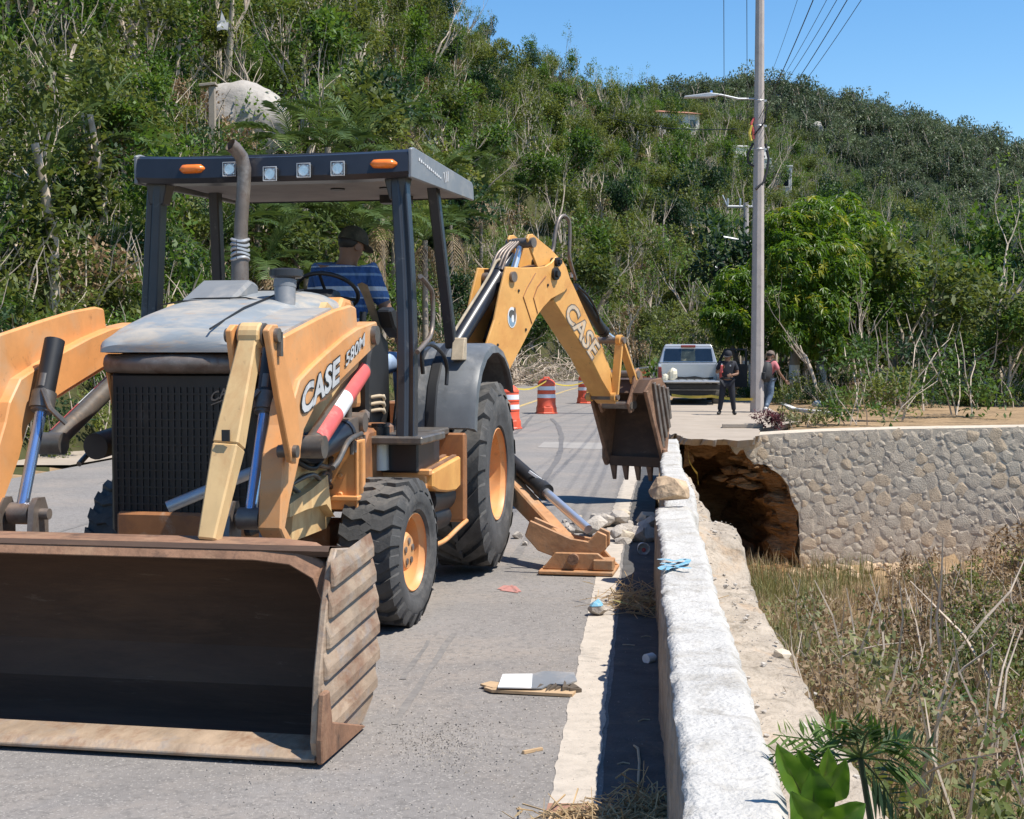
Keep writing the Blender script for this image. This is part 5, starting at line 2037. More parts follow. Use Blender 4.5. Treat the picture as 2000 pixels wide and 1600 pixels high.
    hose('hydraulic_pipe', [A + Vector((0, sg * .10, -.10)), A + d_ * .10 + Vector((0, sg * .11, -.07)), A + d_ * .30 + Vector((0, sg * .11, .0)), A + d_ * .62 + Vector((0, sg * .10, -.01))], .016, bl, 'steel')
    hose('hydraulic_hose', [B + d_ * .40 + Vector((0, sg * .05, .03)), B + d_ * .52 + Vector((0, sg * .02, .05)), B + d_ * .60 + Vector((0, -sg * .06, 0))], .028, bl, 'exhaust')

# lettering on the arm
def arm_text(txt, BL, BR, TL, v, parent, edge=.05, m='decal', face=.05):
    f = lambda p: Vector((*[mv(p[0], p[1], v)[0]], v, mv(p[0], p[1], v)[1]))
    o, ex, ey = f(BL), f(BR) - f(BL), f(TL) - f(BL)
    if edge:
        link_mesh('lettering_edge', text_mesh(txt, o, ex, ey, edge, .0035), M['decal_edge'], parent)
    link_mesh('lettering', text_mesh(txt, o, ex, ey, face, .0055), M[m], parent)


armL = [o for o in bh.children if o.name.startswith('loader_arm')][0]
arm_text('CASE', (588, 812), (660, 746), (590, 760), .8035, armL, .075, 'decal', .035)
arm_text('580M', (674, 716), (710, 675), (675, 690), .8035, armL, .05, 'decal', .02)


def grille_text():
    f = lambda p: Vector((3.425, *mu(p[0], p[1], 3.425)))
    o = f((412, 786))
    ex, ey = f((468, 764)) - o, f((413, 768)) - o
    link_mesh('lettering', text_mesh('CASE', o, ex, ey, .02, .003), M['exhaust'], gr)
    mb = MB()
    q = [o - ey * .35, o + ex - ey * .35, o + ex - ey * .22, o - ey * .22]
    mb.add(q, [(0, 1, 2, 3)])
    mb.build('lettering_underline', M['exhaust'], gr)


grille_text()
mb = MB()
mb.tube([(3.52, .60, 1.10), (3.66, .42, 1.02), (3.80, .1, .88)], .03, 8)
mb.build('cross_tube', M['alu'], bh, smooth=50)

# --- loader bucket
BW = 1.26
HB = [(4.90, .02), (4.86, .045), (4.20, .05), (4.02, .13), (3.95, .30), (4.00, .52), (4.16, .70), (4.36, .80), (4.62, .835)]
HO = [(4.62, .80), (4.38, .775), (4.19, .675), (4.03, .51), (3.985, .30), (4.05, .155), (4.20, .08), (4.86, .065)]
bucket = bpy.data.objects.new('loader_bucket', None)
COL.objects.link(bucket)
bucket.parent = bh
bucket.scale = (.87, 1.03, .99)
bucket.location = (.765, 0, 0)
mb = MB()
# curved shell: outer run, then inner run
shell = [(4.90, .018), (4.20, .012), (4.02, .09), (3.93, .29), (3.98, .53), (4.14, .715), (4.35, .825), (4.64, .86), (4.66, .84), (4.64, .815), (4.37, .785), (4.175, .685), (4.02, .515), (3.97, .295), (4.045, .13), (4.20, .045), (4.89, .045)]
vs = []
for t in (-BW + .025, BW - .025):
    vs += [(p, t, q) for p, q in shell]
n_ = len(shell)
mb.add(vs, [(i, (i + 1) % n_, n_ + (i + 1) % n_, n_ + i) for i in range(n_)])
half = n_ // 2
sh = mb.build('shell', M['rustdark'], bucket, smooth=30)
mb = MB()
mb.prism([(4.90, .014), (4.93, .02), (4.935, .035), (4.88, .058), (4.66, .066), (4.66, .05), (4.88, .046)], uw, -BW + .02, BW - .01)
mb.build('cutting_edge', M['wearplate'], bucket, bevel=.004)
# top lip with rounded corner
mb = MB()
rows = []
lip = [(-BW + .01, .56), (-BW + .01, .70), (-BW + .04, .79), (-BW + .13, .845), (-BW + .26, .86), (BW - .30, .86), (BW - .15, .845), (BW - .05, .79), (BW - .012, .70), (BW - .01, .56)]
for v, w in lip:
    k = (w - .56) / .30
    uf = 4.69
    rows.append([(uf - .30, v, w - .0), (uf - .055, v, w), (uf, v * (1 - .030), w - .062), (uf - .30, v * (1 - .030), w - .05)])
mb.loft(rows)
mb.build('top_lip', M['rust'], bucket, bevel=.006)
for sg in (1, -1):
    mb = MB()
    side = [(4.90, .02), (4.93, .10), (4.88, .36), (4.78, .62), (4.68, .80), (4.62, .85), (4.35, .82), (4.14, .71), (3.985, .53), (3.935, .29), (4.02, .09), (4.20, .015)]
    mb.prism(side, uw, sg * (BW - .03), sg * BW)
    sp = mb.build('side_plate', M['wearplate'], bucket, bevel=.006)
    # bolted on wear ribs, stepped down the side
    for k in range(6):
        z = .145 + .122 * k
        uf = 4.915 - .30 * max(0, (z - .12))
        ub = 3.95 + (.34 * max(0, z - .46)) + .5 * max(0, .24 - z)
        mb = MB()
        hgt = .117
        tilt = .045
        th = .019
        pts = [(uf, z - hgt / 2), (uf, z + hgt / 2), (ub, z + hgt / 2 + tilt), (ub, z - hgt / 2 + tilt)]
        a = [(p, sg * (BW - .002), q) for p, q in pts]
        b0 = [(uf - .01, z - hgt / 2 + .004), (uf - .01, z - hgt / 2 + .05), (ub + .01, z - hgt / 2 + tilt + .05), (ub + .01, z - hgt / 2 + tilt + .004)]
        b = [(p, sg * (BW + th), q) for p, q in b0]
        mb.hexa(a, b) if sg < 0 else mb.hexa(a[::-1], b[::-1])
        mb.build('wear_rib', M['wearplate'], sp, bevel=.005)
    mb = MB()
    mb.prism([(4.95, .02), (4.96, .12), (4.92, .30), (4.84, .30), (4.80, .16), (4.30, .03), (4.25, .012)], uw, sg * (BW + .002), sg * (BW + .028))
    mb.build('side_cutter', M['rust'], sp, bevel=.006)

# --- canopy
roof_o = bpy.data.objects.new('canopy', None)
COL.objects.link(roof_o)
roof_o.parent = bh
roof_o.location = (0, -.045, -.03)
mb = MB()
sec = [(1.93, 2.77), (1.93, 2.93), (1.86, 2.95), (1.0, 2.975), (.22, 2.965), (.14, 2.945), (.14, 2.83)]
mb.prism([(1.90, 2.85), (1.90, 2.935), (1.0, 2.97), (.16, 2.95), (.16, 2.86)], uw, -.90, .90)
mb.build('roof_skin', M['dark_paint'], roof_o, bevel=.01)
mb = MB()
mb.prism([(1.885, 2.81), (1.885, 2.85), (.18, 2.862), (.18, 2.83)], uw, -.86, .86)
ceil_ = mb.build('headliner', mat('grey_headliner', (0.30, 0.28, 0.27), .8, var=.15, scale=4), roof_o)
mb = MB()
for v in (.15, .50):
    mb.cyl((1.0, v, 2.81), (1.0, v, 2.82), .05, n=16)
mb.box((.45, .42, 2.80), (.12, .22, .06))
mb.build('speaker_holes', M['black'], ceil_)
mb = MB()   # front fascia, bowed
rows = []
for k in range(15):
    v = -.90 + 1.8 * k / 14
    b = .06 * (1 - (v / .9) ** 2)
    z1 = 2.925 - .02 * (1 - (v / .9) ** 2)
    z0 = 2.775 - .02 * (1 - (v / .9) ** 4)
    rows.append([(1.90 + b, v, z0), (1.935 + b, v, z0 + .03), (1.915 + b, v, z1), (1.88, v, z1 + .022), (1.80, v, z1), (1.80, v, z0)])
mb.loft(rows)
fas = mb.build('front_fascia', M['dark_paint'], roof_o, smooth=30)
for sg in (1, -1):
    mb = MB()
    mb.prism([(1.92, 2.765), (1.92, 2.945), (1.86, 2.96), (.15, 2.95), (.11, 2.93), (.08, 2.82)], uw, sg * .895, sg * .92)
    sd = mb.build('side_fascia', M['grey_paint'], roof_o, bevel=.006)
    if sg > 0:
        mb = MB()   # remains of white lettering, no longer readable
        rl = random.Random(2)
        for k in range(12):
            u = 1.74 - .052 * k
            mb.box((u, .9225, 2.90 - .004 * k), (.026, .003, .016 * rl.uniform(.5, 1.2)))
        for k in range(3):
            mb.box((1.05 - .05 * k, .9225, 2.872 + .01 * k), (.012, .003, .07), Matrix.Rotation(.5 - .3 * k, 3, 'Y'))
        mb.build('worn_marking', M['white'], sd)
mb = MB()
mb.prism([(.19, 2.82), (.19, 2.955), (.14, 2.95), (.12, 2.83)], uw, -.90, .90)
mb.build('rear_fascia', M['dark_paint'], roof_o, bevel=.006)


def fascia_u(v):
    return 1.93 + .06 * (1 - (v / .9) ** 2)


for (px, py) in ((470, 324), (549, 333), (614, 326), (679, 322)):
    v, w = mu(px, py, 1.95)
    u = fascia_u(v)
    mb = MB()
    mb.box((u + .012, v, w), (.05, .088, .088))
    lamp = mb.build('work_lamp', M['black'], roof_o, bevel=.012)
    mb = MB()
    mb.box((u + .036, v, w), (.008, .070, .070))
    mb.build('lamp_glass', M['lens'], lamp, bevel=.006)
    mb = MB()
    mb.tube([(u + .04, v + .034 * cos(a), w + .034 * sin(a)) for a in [2 * pi * i / 20 for i in range(21)]], .004, 5, caps=False)
    for sx, sz in ((1, 1),):
        mb.tube([(u + .04, v - .042, w - .042), (u + .04, v - .042, w + .042), (u + .04, v + .042, w + .042), (u + .04, v + .042, w - .042), (u + .04, v - .042, w - .042)], .005, 5)
    mb.build('lamp_ring', M['alu'], lamp)
for sg in (1, -1):
    v, w = mu(765, 310, 1.95)
    v = .745 if sg > 0 else -.50
    w = w if sg > 0 else 2.845
    u = fascia_u(v)
    mb = MB()
    rings = []
    for k in range(7):
        t = -1 + 2 * k / 6
        s = sqrt(max(.05, 1 - (abs(t) ** 6)))
        rings.append([(u - .01 + .045 * max(0, cos(a)) * s, v + .088 * t, w + .030 * s * sin(a)) for a in [2 * pi * i / 16 for i in range(16)]])
    mb.loft(rings)
    mb.build('amber_light', M['amber'], roof_o, smooth=50)
# posts
for sg in (1, -1):
    t = Vector((1.80, sg * .81, 2.80))
    b = Vector((2.00, sg * .905, 1.13)) if sg > 0 else Vector((1.90, sg * .86, 1.13))
    mb = MB()
    rows = []
    for k in range(9):
        s = k / 8
        c = t.lerp(b, s) + Vector((-.03 * sin(pi * s), .015 * sin(pi * s) * sg, 0))
        wv = .050 + .008 * s
        rows.append([c + Vector(q) for q in ((.055, -wv * sg, 0), (.060, .004 * sg, 0), (.040, .010 * sg, 0), (.040, .020 * sg, 0), (.055, wv * sg, 0), (-.05, wv * sg, 0), (-.05, -wv * sg, 0))])
    mb.loft(rows)
    mb.build('front_post', M['post_paint'], roof_o, bevel=.008)
    mb = MB()
    mb.hexa([Vector((1.86, sg * (.80 - .085), 2.815)), Vector((1.86, sg * (.80 + .075), 2.815)), Vector((1.72, sg * (.80 + .075), 2.815)), Vector((1.72, sg * (.80 - .085), 2.815))],
            [Vector((1.85, sg * (.80 - .045), 2.64)), Vector((1.85, sg * (.80 + .048), 2.64)), Vector((1.74, sg * (.80 + .048), 2.64)), Vector((1.74, sg * (.80 - .045), 2.64))])
    mb.build('post_gusset', M['post_paint'], roof_o, bevel=.006)
    mb = MB()
    beam(mb, (.88, sg * .80, 2.84), (.62, sg * .87, 1.72), .075, .085, (1, 0, 0))
    mb.build('rear_post', M['post_paint'], roof_o, bevel=.01)
# grab handles on the right-hand side of the picture
hp_ = [(1.86, .92, 2.10), (1.80, .95, 2.06), (1.72, .965, 1.98), (1.71, .965, 1.72), (1.75, .955, 1.62), (1.84, .93, 1.50), (1.93, .91, 1.42)]
q1 = [mv(*p, .92) for p in ((818, 540), (832, 556), (841, 575), (842, 625), (838, 655), (826, 672), (812, 688))]
hose('grab_handle', [(a, .93, b) for a, b in q1], .016, bh, 'exhaust')
q1 = [mv(*p, .86) for p in ((826, 730), (824, 690), (832, 674), (848, 676), (866, 694), (873, 720), (872, 752))]
hose('grab_handle', [(a, .86, b) for a, b in q1], .014, bh, 'black')

# --- floor, fenders, steps
mb = MB()
mb.box((1.25, 0, 1.10), (1.3, 1.3, .06))
mb.box((1.78, .80, 1.115), (.62, .36, .05))
mb.box((1.25, .75, 1.115), (.55, .28, .05))
mb.build('cab_floor', M['steel'], bh, bevel=.01)
for sg in (1, -1):
    mb = MB()
    arc = [(.88, 1.13), (.86, 1.26), (.80, 1.42), (.68, 1.56), (.50, 1.665), (.28, 1.72), (.05, 1.725), (-.2, 1.68), (-.42, 1.58), (-.58, 1.45), (-.63, 1.38)]
    outer, inner = [], []
    for k, (u, w) in enumerate(arc):
        du = arc[min(k + 1, len(arc) - 1)][0] - arc[max(k - 1, 0)][0]
        dw = arc[min(k + 1, len(arc) - 1)][1] - arc[max(k - 1, 0)][1]
        l = sqrt(du * du + dw * dw)
        nx, nz = dw / l, -du / l
        if nz < 0 and k > 2:
            nx, nz = -nx, -nz
        outer.append((u, w))
    rows = []
    for k, (u, w) in enumerate(outer):
        c = Vector((u - .05, w - .9))
        cl = Vector((u - .1, w - .75)).normalized()
        rows.append([(u, sg * .60, w), (u, sg * 1.00, w), (u - cl[0] * .015, sg * 1.045, w - cl[1] * .02), (u - cl[0] * .06, sg * 1.055, w - cl[1] * .07), (u - cl[0] * .065, sg * 1.035, w - cl[1] * .07), (u - cl[0] * .03, sg * .99, w - cl[1] * .03), (u - cl[0] * .02, sg * .60, w - cl[1] * .02)])
    mb.loft(rows)
    fen = mb.build('fender', M['fender_paint'], bh, smooth=35)
    mb = MB()   # black strip and dark inner skirt
    rows = []
    for k, (u, w) in enumerate(outer[:7]):
        cl = Vector((u - .1, w - .75)).normalized()
        rows.append([(u + cl[0] * .012, sg * .70, w + cl[1] * .012), (u + cl[0] * .012, sg * .76, w + cl[1] * .012), (u + cl[0] * .002, sg * .77, w + cl[1] * .002), (u + cl[0] * .002, sg * .69, w + cl[1] * .002)])
    mb.loft(rows)
    mb.build('fender_strip', M['black'], fen, smooth=30)
    mb = MB()
    mb.prism([(1.30, 1.12), (1.22, 1.30), (1.05, 1.55), (.80, 1.66), (.50, 1.70), (.2, 1.74), (.2, 1.15)], uw, sg * .56, sg * .62)
    mb.build('fender_skirt', M['post_paint'], fen, bevel=.02)
    mb = MB()
    mb.prism([(.60, 1.60), (.72, 1.60), (.66, 1.76), (.58, 1.76)], uw, sg * .84, sg * .93)
    mb.build('post_foot', M['ragcloth'], bh, bevel=.006)
    # step box
    mb = MB()
    mb.prism([(1.88, .90), (1.88, 1.085), (1.84, 1.10), (1.30, 1.10), (1.30, .90)], uw, sg * .50, sg * .90)
    mb.build('battery_box', M['dark_paint'], bh, bevel=.012)
    mb = MB()
    mb.prism([(.96, .48), (.90, .50), (.90, 1.07), (.93, 1.10), (1.00, 1.10), (1.00, .50)], uw, sg * .66, sg * 1.00)
    stp = mb.build('step_end_plate', M['paint_dirty'], bh, bevel=.01)
    mb = MB()
    mb.prism([(1.80, .80), (1.80, .905), (1.02, .945), (1.02, .74), (1.15, .72), (1.4, .735), (1.65, .765)], uw, sg * .62, sg * .98)
    mb.build('step', M['paint_boom'], bh, bevel=.012)
    mb = MB()
    for k in range(5):
        v = sg * (.66 + .07 * k)
        beam(mb, (1.79, v, .912), (1.04, v, .950), .028, .014)
    mb.build('step_grating', M['rust'], bh)
    mb = MB()
    mb.cyl((1.62, sg * .84, .70), (1.05, sg * .84, .68), .115, n=20)
    mb.cyl((1.5, sg * .84, .56), (1.08, sg * .84, .54), .09, n=18)
    mb.build('air_tank', M['black'], bh, smooth=40)
    mb = MB()
    mb.prism([(1.84, .40), (1.80, .40), (1.80, .92), (1.84, .92)], uw, sg * .64, sg * .94)
    mb.box((1.815, sg * .80, .90), (.06, .34, .04))
    mb.build('step_front_plate', M['paint'], bh, bevel=.008)
    hose('step_bar', [(1.82, sg * .94, .43), (1.5, sg * .97, .42), (1.2, sg * 1.0, .47), (.93, sg * 1.0, .49)], .016, bh, 'paint')
    # filler neck with black cap
    mb = MB()
    mb.cyl((1.92, sg * .66, .92), (1.92, sg * .66, 1.13), .062, .058, 20)
    mb.build('filler_neck', M['alu'], bh, smooth=40)
    mb = MB()
    mb.cyl((1.92, sg * .66, 1.13), (1.92, sg * .66, 1.19), .066, n=14)
    mb.cyl((1.92, sg * .66, 1.19), (1.92, sg * .66, 1.21), .05, n=14)
    mb.build('filler_cap', M['black'], bh, smooth=30)
# steering link in front of the front axle
mb = MB()
mb.cyl((2.50, .12, .50), (2.45, .58, .47), .018, n=10)
mb.cyl((2.51, .02, .50), (2.50, .30, .50), .032, n=12)
mb.box((2.53, -.02, .53), (.08, .10, .16))
mb.build('steering_link', M['paint_dirty'], bh, smooth=30)

# --- swing frame, boom, dipper, bucket: in the plane the boom is swung to
BASE = ORG + FWD * (-1.3)
BD = Vector((.543, .840, 0)).normalized()
BN = Vector((BD.y, -BD.x, 0))
mb = MB()
mb.prism([(-.80, .55), (-.80, 1.25), (-1.02, 1.25), (-1.02, .55)], uw, -.95, .95)
mb.prism([(-1.0, .62), (-1.0, 1.15), (-1.30, 1.05), (-1.34, .70)], uw, -.16, .16)
mb.build('rear_frame', M['paint_dirty'], bh, bevel=.015)


def bp(px, py, n=0.0):
    p = on_plane(px, py, BASE + BN * n, BN)
    return ((p - BASE).dot(BD), p.z)


def bl3(r, z, n):
    """boom plane -> machine coordinates"""
    return loc(BASE + BD * r + BN * n + Vector((0, 0, z)))


def bplate(mb, pts, n0, n1):
    mb.prism(pts, lambda r, z, t: bl3(r, z, t), n0, n1)


boom = bpy.data.objects.new('boom', None)
COL.objects.link(boom)
boom.parent = bh
OUT = [bp(*p, .17) for p in ((989, 521), (1020, 523), (1049, 522), (1066, 520), (1077, 513), (1087, 501), (1098, 506), (1107, 522), (1116, 552), (1103, 570), (1077, 584), (1062, 600), (1049, 618), (1024, 668), (996, 722))]
OUT += [(1.12, 1.18), (.72, .92), (.40, .78), (.28, .82), (.26, .95), (.45, 1.12), (.72, 1.35)] + [bp(*p, .17) for p in ((947, 683), (957, 652), (966, 625), (976, 575))]
for a, b in ((.145, .17), (-.17, -.145)):
    mb = MB()
    bplate(mb, OUT, a, b)
    mb.build('boom_side', M['paint_boom'], boom, bevel=.006)
mb = MB()   # underside web between the plates
web = [bp(*p, .17) for p in ((1062, 600), (1049, 618), (1024, 668), (996, 722))] + [(1.12, 1.18), (.72, .92)]
for (a, b) in zip(web, web[1:]):
    d = Vector((b[0] - a[0], b[1] - a[1])).normalized()
    n = Vector((-d.y, d.x)) * -.02
    q = [(a[0], a[1]), (b[0], b[1]), (b[0] - .02, b[1] + .02), (a[0] - .02, a[1] + .02)]
    bplate(mb, q, -.144, .144)
tw = [bp(*p, .17) for p in ((1000, 523), (1049, 523), (1077, 515))]
for a, b in zip(tw, tw[1:]):
    bplate(mb, [(a[0], a[1] - .005), (b[0], b[1] - .005), (b[0], b[1] - .03), (a[0], a[1] - .03)], -.144, .144)
mb.build('boom_web', M['rustdark'], boom)
mb = MB()   # raised stiffener seam lines on the side
for pts in ([(1046, 534), (1030, 562), (1022, 580), (1039, 632)], [(1066, 540), (1050, 560), (1042, 582), (1050, 612)]):
    P = [bp(*p, .172) for p in pts]
    mb.tube([bl3(r, z, .172) for r, z in P], .006, 5)
mb.build('weld_seam', M['paint_dirty'], boom)
for (px, py, rr, mm) in ((1000, 541, .05, 'exhaust'), (1083, 535, .062, 'black'), (1087, 512, .045, 'black')):
    r, z = bp(px, py, .17)
    mb = MB()
    mb.cyl(bl3(r, z, -.20), bl3(r, z, .20), rr, n=18)
    if mm == 'black':
        mb.cyl(bl3(r, z, .20), bl3(r, z, .225), rr * .6, n=6)
    mb.build('boom_pin', M[mm], boom, smooth=35)
mb = MB()
for (px, py) in ((1013, 568), (1027, 644), (972, 674), (1070, 557)):
    r, z = bp(px, py, .172)
    mb.cyl(bl3(r, z, .165), bl3(r, z, .178), .014, n=8)
mb.build('bolt_heads', M['black'], boom)
# round emblem: white ring, dark bird-like smear, blue foot
r, z = bp(1000, 620, .172)
mb = MB()
mb.lathe([(.001, .1725), (.098, .1725), (.098, .1735), (.001, .1735)], lambda rad, a, t: bl3(r + rad * .78 * cos(a), z + rad * sin(a), t), 28)
em = mb.build('emblem', M['white'], boom)
for (k, (dr, dz, sr, sz, mm)) in enumerate(((0, -.01, .062, .080, 'blue_rod'), (-.005, .03, .05, .04, 'steel'), (.012, -.012, .026, .036, 'white'), (.045, .03, .018, .07, 'exhaust'))):
    mb = MB()
    mb.lathe([(.001, .1740 + .0006 * k), (1, .1740 + .0006 * k)], lambda rad, a, t: bl3(r + dr + rad * sr * cos(a), z + dz + rad * sz * sin(a), t), 20)
    mb.build('emblem_mark', M[mm], em)
# boom lift cylinder on the machine side, hoses over it
A, B = bp(893, 658, .0), bp(974, 537, .0)
A3, B3 = bl3(A[0] - .1, A[1] - .14, 0), bl3(B[0], B[1], 0)
d = (B3 - A3).normalized()
mb = MB()
mb.cyl(A3, B3, .078, n=20)
mb.cyl(B3, B3 + d * .06, .085, n=20)
mb.cyl(B3 + d * .06, B3 + d * .30, .035, n=12)
cyl = mb.build('boom_cylinder', M['dark_paint'], boom, smooth=40)
n3 = (bl3(0, 0, 1) - bl3(0, 0, 0))
u3 = n3.cross(d).normalized()
u3 = u3 if u3.z > 0 else -u3
hose('cylinder_pipe', [A3 + u3 * .10 + d * .1, A3 + u3 * .10 + d * .5, B3 + u3 * .10 - d * .15, B3 + u3 * .12 + d * .05, B3 + u3 * .07 + d * .14], .014, cyl, 'ragcloth')
for k in range(4):
    s = (-.06 + .04 * k)
    hose('hydraulic_hose', [B3 + n3 * s + u3 * .06, B3 + n3 * s + d * .2 + u3 * .10, B3 + n3 * (s * .7) + d * .42 + u3 * .05, bl3(*bp(1004, 470, 0), s * .8)], .016, cyl, 'exhaust')
# dipper cylinder inside the boom, rod end bluish white
C0 = bl3(1.25, 1.75, 0)
C1 = bl3(*bp(1014, 500, 0), 0)
mb = MB()
mb.cyl(C0, C0.lerp(C1, .72), .065, n=18)
dc = mb.build('dipper_cylinder', M['black'], boom, smooth=40)
mb = MB()
mb.cyl(C0.lerp(C1, .7), bl3(*bp(1020, 470, 0), 0), .034, n=14)
mb.build('rod', M['chrome'], dc, smooth=40)

# dipper
dip = bpy.data.objects.new('dipper', None)
COL.objects.link(dip)
dip.parent = bh
HEAD = [bp(*p, .12) for p in ((1030, 466), (1033, 458), (1041, 457), (1062, 475), (1078, 488), (1092, 503), (1110, 530), (1098, 566), (1074, 560), (1062, 540), (1049, 519), (1040, 496))]
for a, b in ((.095, .12), (-.12, -.095)):
    mb = MB()
    bplate(mb, HEAD, a, b)
    mb.build('dipper_head', M['paint_boom'], dip, bevel=.006)
TOPL = [bp(*p, .125) for p in ((1110, 535), (1121, 557), (1142, 604), (1164, 652), (1180, 690), (1192, 722), (1196, 760), (1205, 790), (1196, 779), (1175, 744), (1154, 701), (1115, 642), (1080, 586))]
mb = MB()
bplate(mb, TOPL, -.125, .125)
mb.build('dipper_beam', M['paint_boom'], dip, bevel=.012)
r0, z0 = bp(1038, 474, .12)
mb = MB()
mb.cyl(bl3(r0, z0, -.15), bl3(r0, z0, .15), .05, n=16)
r1, z1 = bp(1209, 790, .0)
mb.cyl(bl3(r1, z1, -.2), bl3(r1, z1, .2), .045, n=16)
mb.build('dipper_pin', M['exhaust'], dip, smooth=35)
# faded lettering along the dipper
f = lambda p: bl3(*bp(p[0], p[1], .128), .128)
o = f((1102, 614))
link_mesh('lettering_edge', text_mesh('CASE', o, f((1156, 702)) - o, f((1119, 589)) - o, .06, .0015), M['exhaust'], dip)
link_mesh('lettering', text_mesh('CASE', o, f((1156, 702)) - o, f((1119, 589)) - o, .02, .003), M['faded'], dip)
# hose loop over the elbow
hl = [(1062, 522), (1072, 505), (1080, 490), (1085, 455), (1092, 430), (1102, 424), (1111, 434), (1113, 460), (1112, 500), (1117, 525), (1124, 548)]
for k, n in enumerate((.06, .10)):
    hose('hose_loop', [bl3(*[c + (.012 * k if i else 0) for i, c in enumerate(bp(x, y, n))], n) for x, y in hl], .019, boom, 'exhaust' if k else 'black')
mb = MB()
for (px, py) in ((1072, 505), (1066, 515), (1120, 538)):
    q = bl3(*bp(px, py, .1), .08)
    mb.cyl(q + Vector((0, 0, -.02)), q + Vector((0, 0, .03)), .022, n=8)
mb.build('hose_clamp', M['alu'], boom)
# bucket cylinder on the back of the dipper
A3, B3, E3 = bl3(*bp(1122, 562, 0), 0), bl3(*bp(1176, 645, 0), 0), bl3(*bp(1205, 668, 0), 0)
mb = MB()
mb.cyl(A3, B3, .058, n=18)
mb.cyl(B3, B3 + (E3 - B3).normalized() * .06, .062, n=18)
bc = mb.build('bucket_cylinder', M['black'], dip, smooth=40)
mb = MB()
mb.cyl(B3, E3, .03, n=14)
mb.build('rod', M['chrome'], bc, smooth=40)
hose('hydraulic_hose', [bl3(*bp(1128, 560, .08), .08), bl3(*bp(1150, 580, .08), .08), bl3(*bp(1166, 610, .06), .06), bl3(*bp(1172, 630, .06), .06)], .012, bc)
# links to the bucket
for sg in (1, -1):
    n = .15 * sg
    for nm, (a, b) in (('guide_link', ((1210, 664), (1200, 776))), ('bucket_link', ((1212, 666), (1238, 742)))):
        mb = MB()
        P, Q = bl3(*bp(*a, .15), n), bl3(*bp(*b, .15), n)
        beam(mb, P, Q, .03, .085, n3)
        mb.cyl(P - n3 * .025, P + n3 * .025, .055, n=14)
        mb.cyl(Q - n3 * .025, Q + n3 * .025, .052, n=14)
        mb.build(nm, M['paint_boom'], dip, smooth=30)
mb = MB()
P = bl3(*bp(1211, 665, .15), 0)
mb.cyl(P - n3 * .21, P + n3 * .21, .036, n=14)
P = bl3(*bp(1200, 776, .15), 0)
mb.cyl(P - n3 * .2, P + n3 * .2, .03, n=14)
mb.build('link_pin', M['exhaust'], dip, smooth=35)

# digging bucket
dbk = bpy.data.objects.new('digging_bucket', None)
COL.objects.link(dbk)
dbk.parent = bh
W2 = .345
SEC = [(3.76, 1.22), (3.90, 1.36), (4.14, 1.38), (4.33, 1.23), (4.38, 1.00), (4.34, .78), (4.30, .56), (4.26, .43)]
INN = [(4.215, .43), (4.25, .60), (4.29, .80), (4.33, 1.00), (4.29, 1.20), (4.12, 1.335), (3.92, 1.32), (3.80, 1.20)]
mb = MB()
bplate(mb, SEC + INN, -W2 + .02, W2 - .02)
mb.build('shell', M['rustdark'], dbk, smooth=25)
SIDE = [(3.74, 1.235), (3.90, 1.36), (4.14, 1.38), (4.33, 1.23), (4.38, 1.00), (4.34, .78), (4.30, .56), (4.26, .43), (4.17, .44)]
for sg in (1, -1):
    mb = MB()
    bplate(mb, SIDE, sg * (W2 - .02), sg * W2)
    sp = mb.build('side_plate', M['rust'], dbk, bevel=.004)
    for k in range(4):
        s = k / 4
        a = (3.86 + .36 * s * .9 + .06, 1.33 - .05 * s)
        mb = MB()
        r_a = 3.93 + .105 * k
        pa, pb = (r_a, 1.33 - .02 * k), (r_a + .23 - .03 * k, .62 + .10 * k)
        beam(mb, bl3(pa[0], pa[1], sg * (W2 + .012)), bl3(min(pb[0], 4.33), pb[1], sg * (W2 + .012)), .05, .03, n3 * 1.0)
        mb.build('wear_strip', M['exhaust'], sp, bevel=.004)
    mb = MB()
    bplate(mb, [(3.74, 1.235), (3.80, 1.25), (4.24, .44), (4.17, .42)], sg * (W2 - .012), sg * (W2 + .022))
    mb.build('side_edge', M['rust'], sp, bevel=.006)
    mb = MB()
    bplate(mb, [(4.12, .60), (4.20, .60), (4.26, .50), (4.26, .40), (4.18, .38), (4.12, .46)], sg * (W2 + .0), sg * (W2 + .05))
    mb.build('side_cutter', M['rust'], dbk, bevel=.012)
    # hinge ears
    mb = MB()
    ear = [(3.72, 1.19), (3.66, 1.10), (3.72, 1.00), (3.80, 1.02), (3.86, 1.16), (4.02, 1.32), (3.98, 1.44), (3.90, 1.49), (3.82, 1.45), (3.78, 1.30)]
    bplate(mb, ear, sg * .16, sg * .19)
    mb.build('hinge_ear', M['rust'], dbk, bevel=.006)
mb = MB()
mb.cyl(bl3(3.73, 1.085, -.20), bl3(3.73, 1.085, .20), .04, n=14)
mb.cyl(bl3(3.88, 1.42, -.20), bl3(3.88, 1.42, .20), .04, n=14)
mb.build('hinge_pin', M['exhaust'], dbk, smooth=35)
mb = MB()
bplate(mb, [(4.17, .50), (4.27, .48), (4.27, .40), (4.20, .38)], -W2 + .01, W2 - .01)
mb.build('cutting_edge', M['rustdark'], dbk, bevel=.006)
for k in range(5):
    n = -W2 + .04 + (2 * W2 - .08) * k / 4
    mb = MB()
    a = [bl3(r, z, n + s) for r, z, s in ((4.19, .47, -.04), (4.19, .47, .04), (4.27, .45, .04), (4.27, .45, -.04))]
    b = [bl3(r, z, n + s) for r, z, s in ((4.255, .22, -.022), (4.255, .22, .022), (4.275, .22, .022), (4.275, .22, -.022))]
    mb.hexa(a, b)
    mb.build('tooth', M['rust'], dbk, bevel=.006)

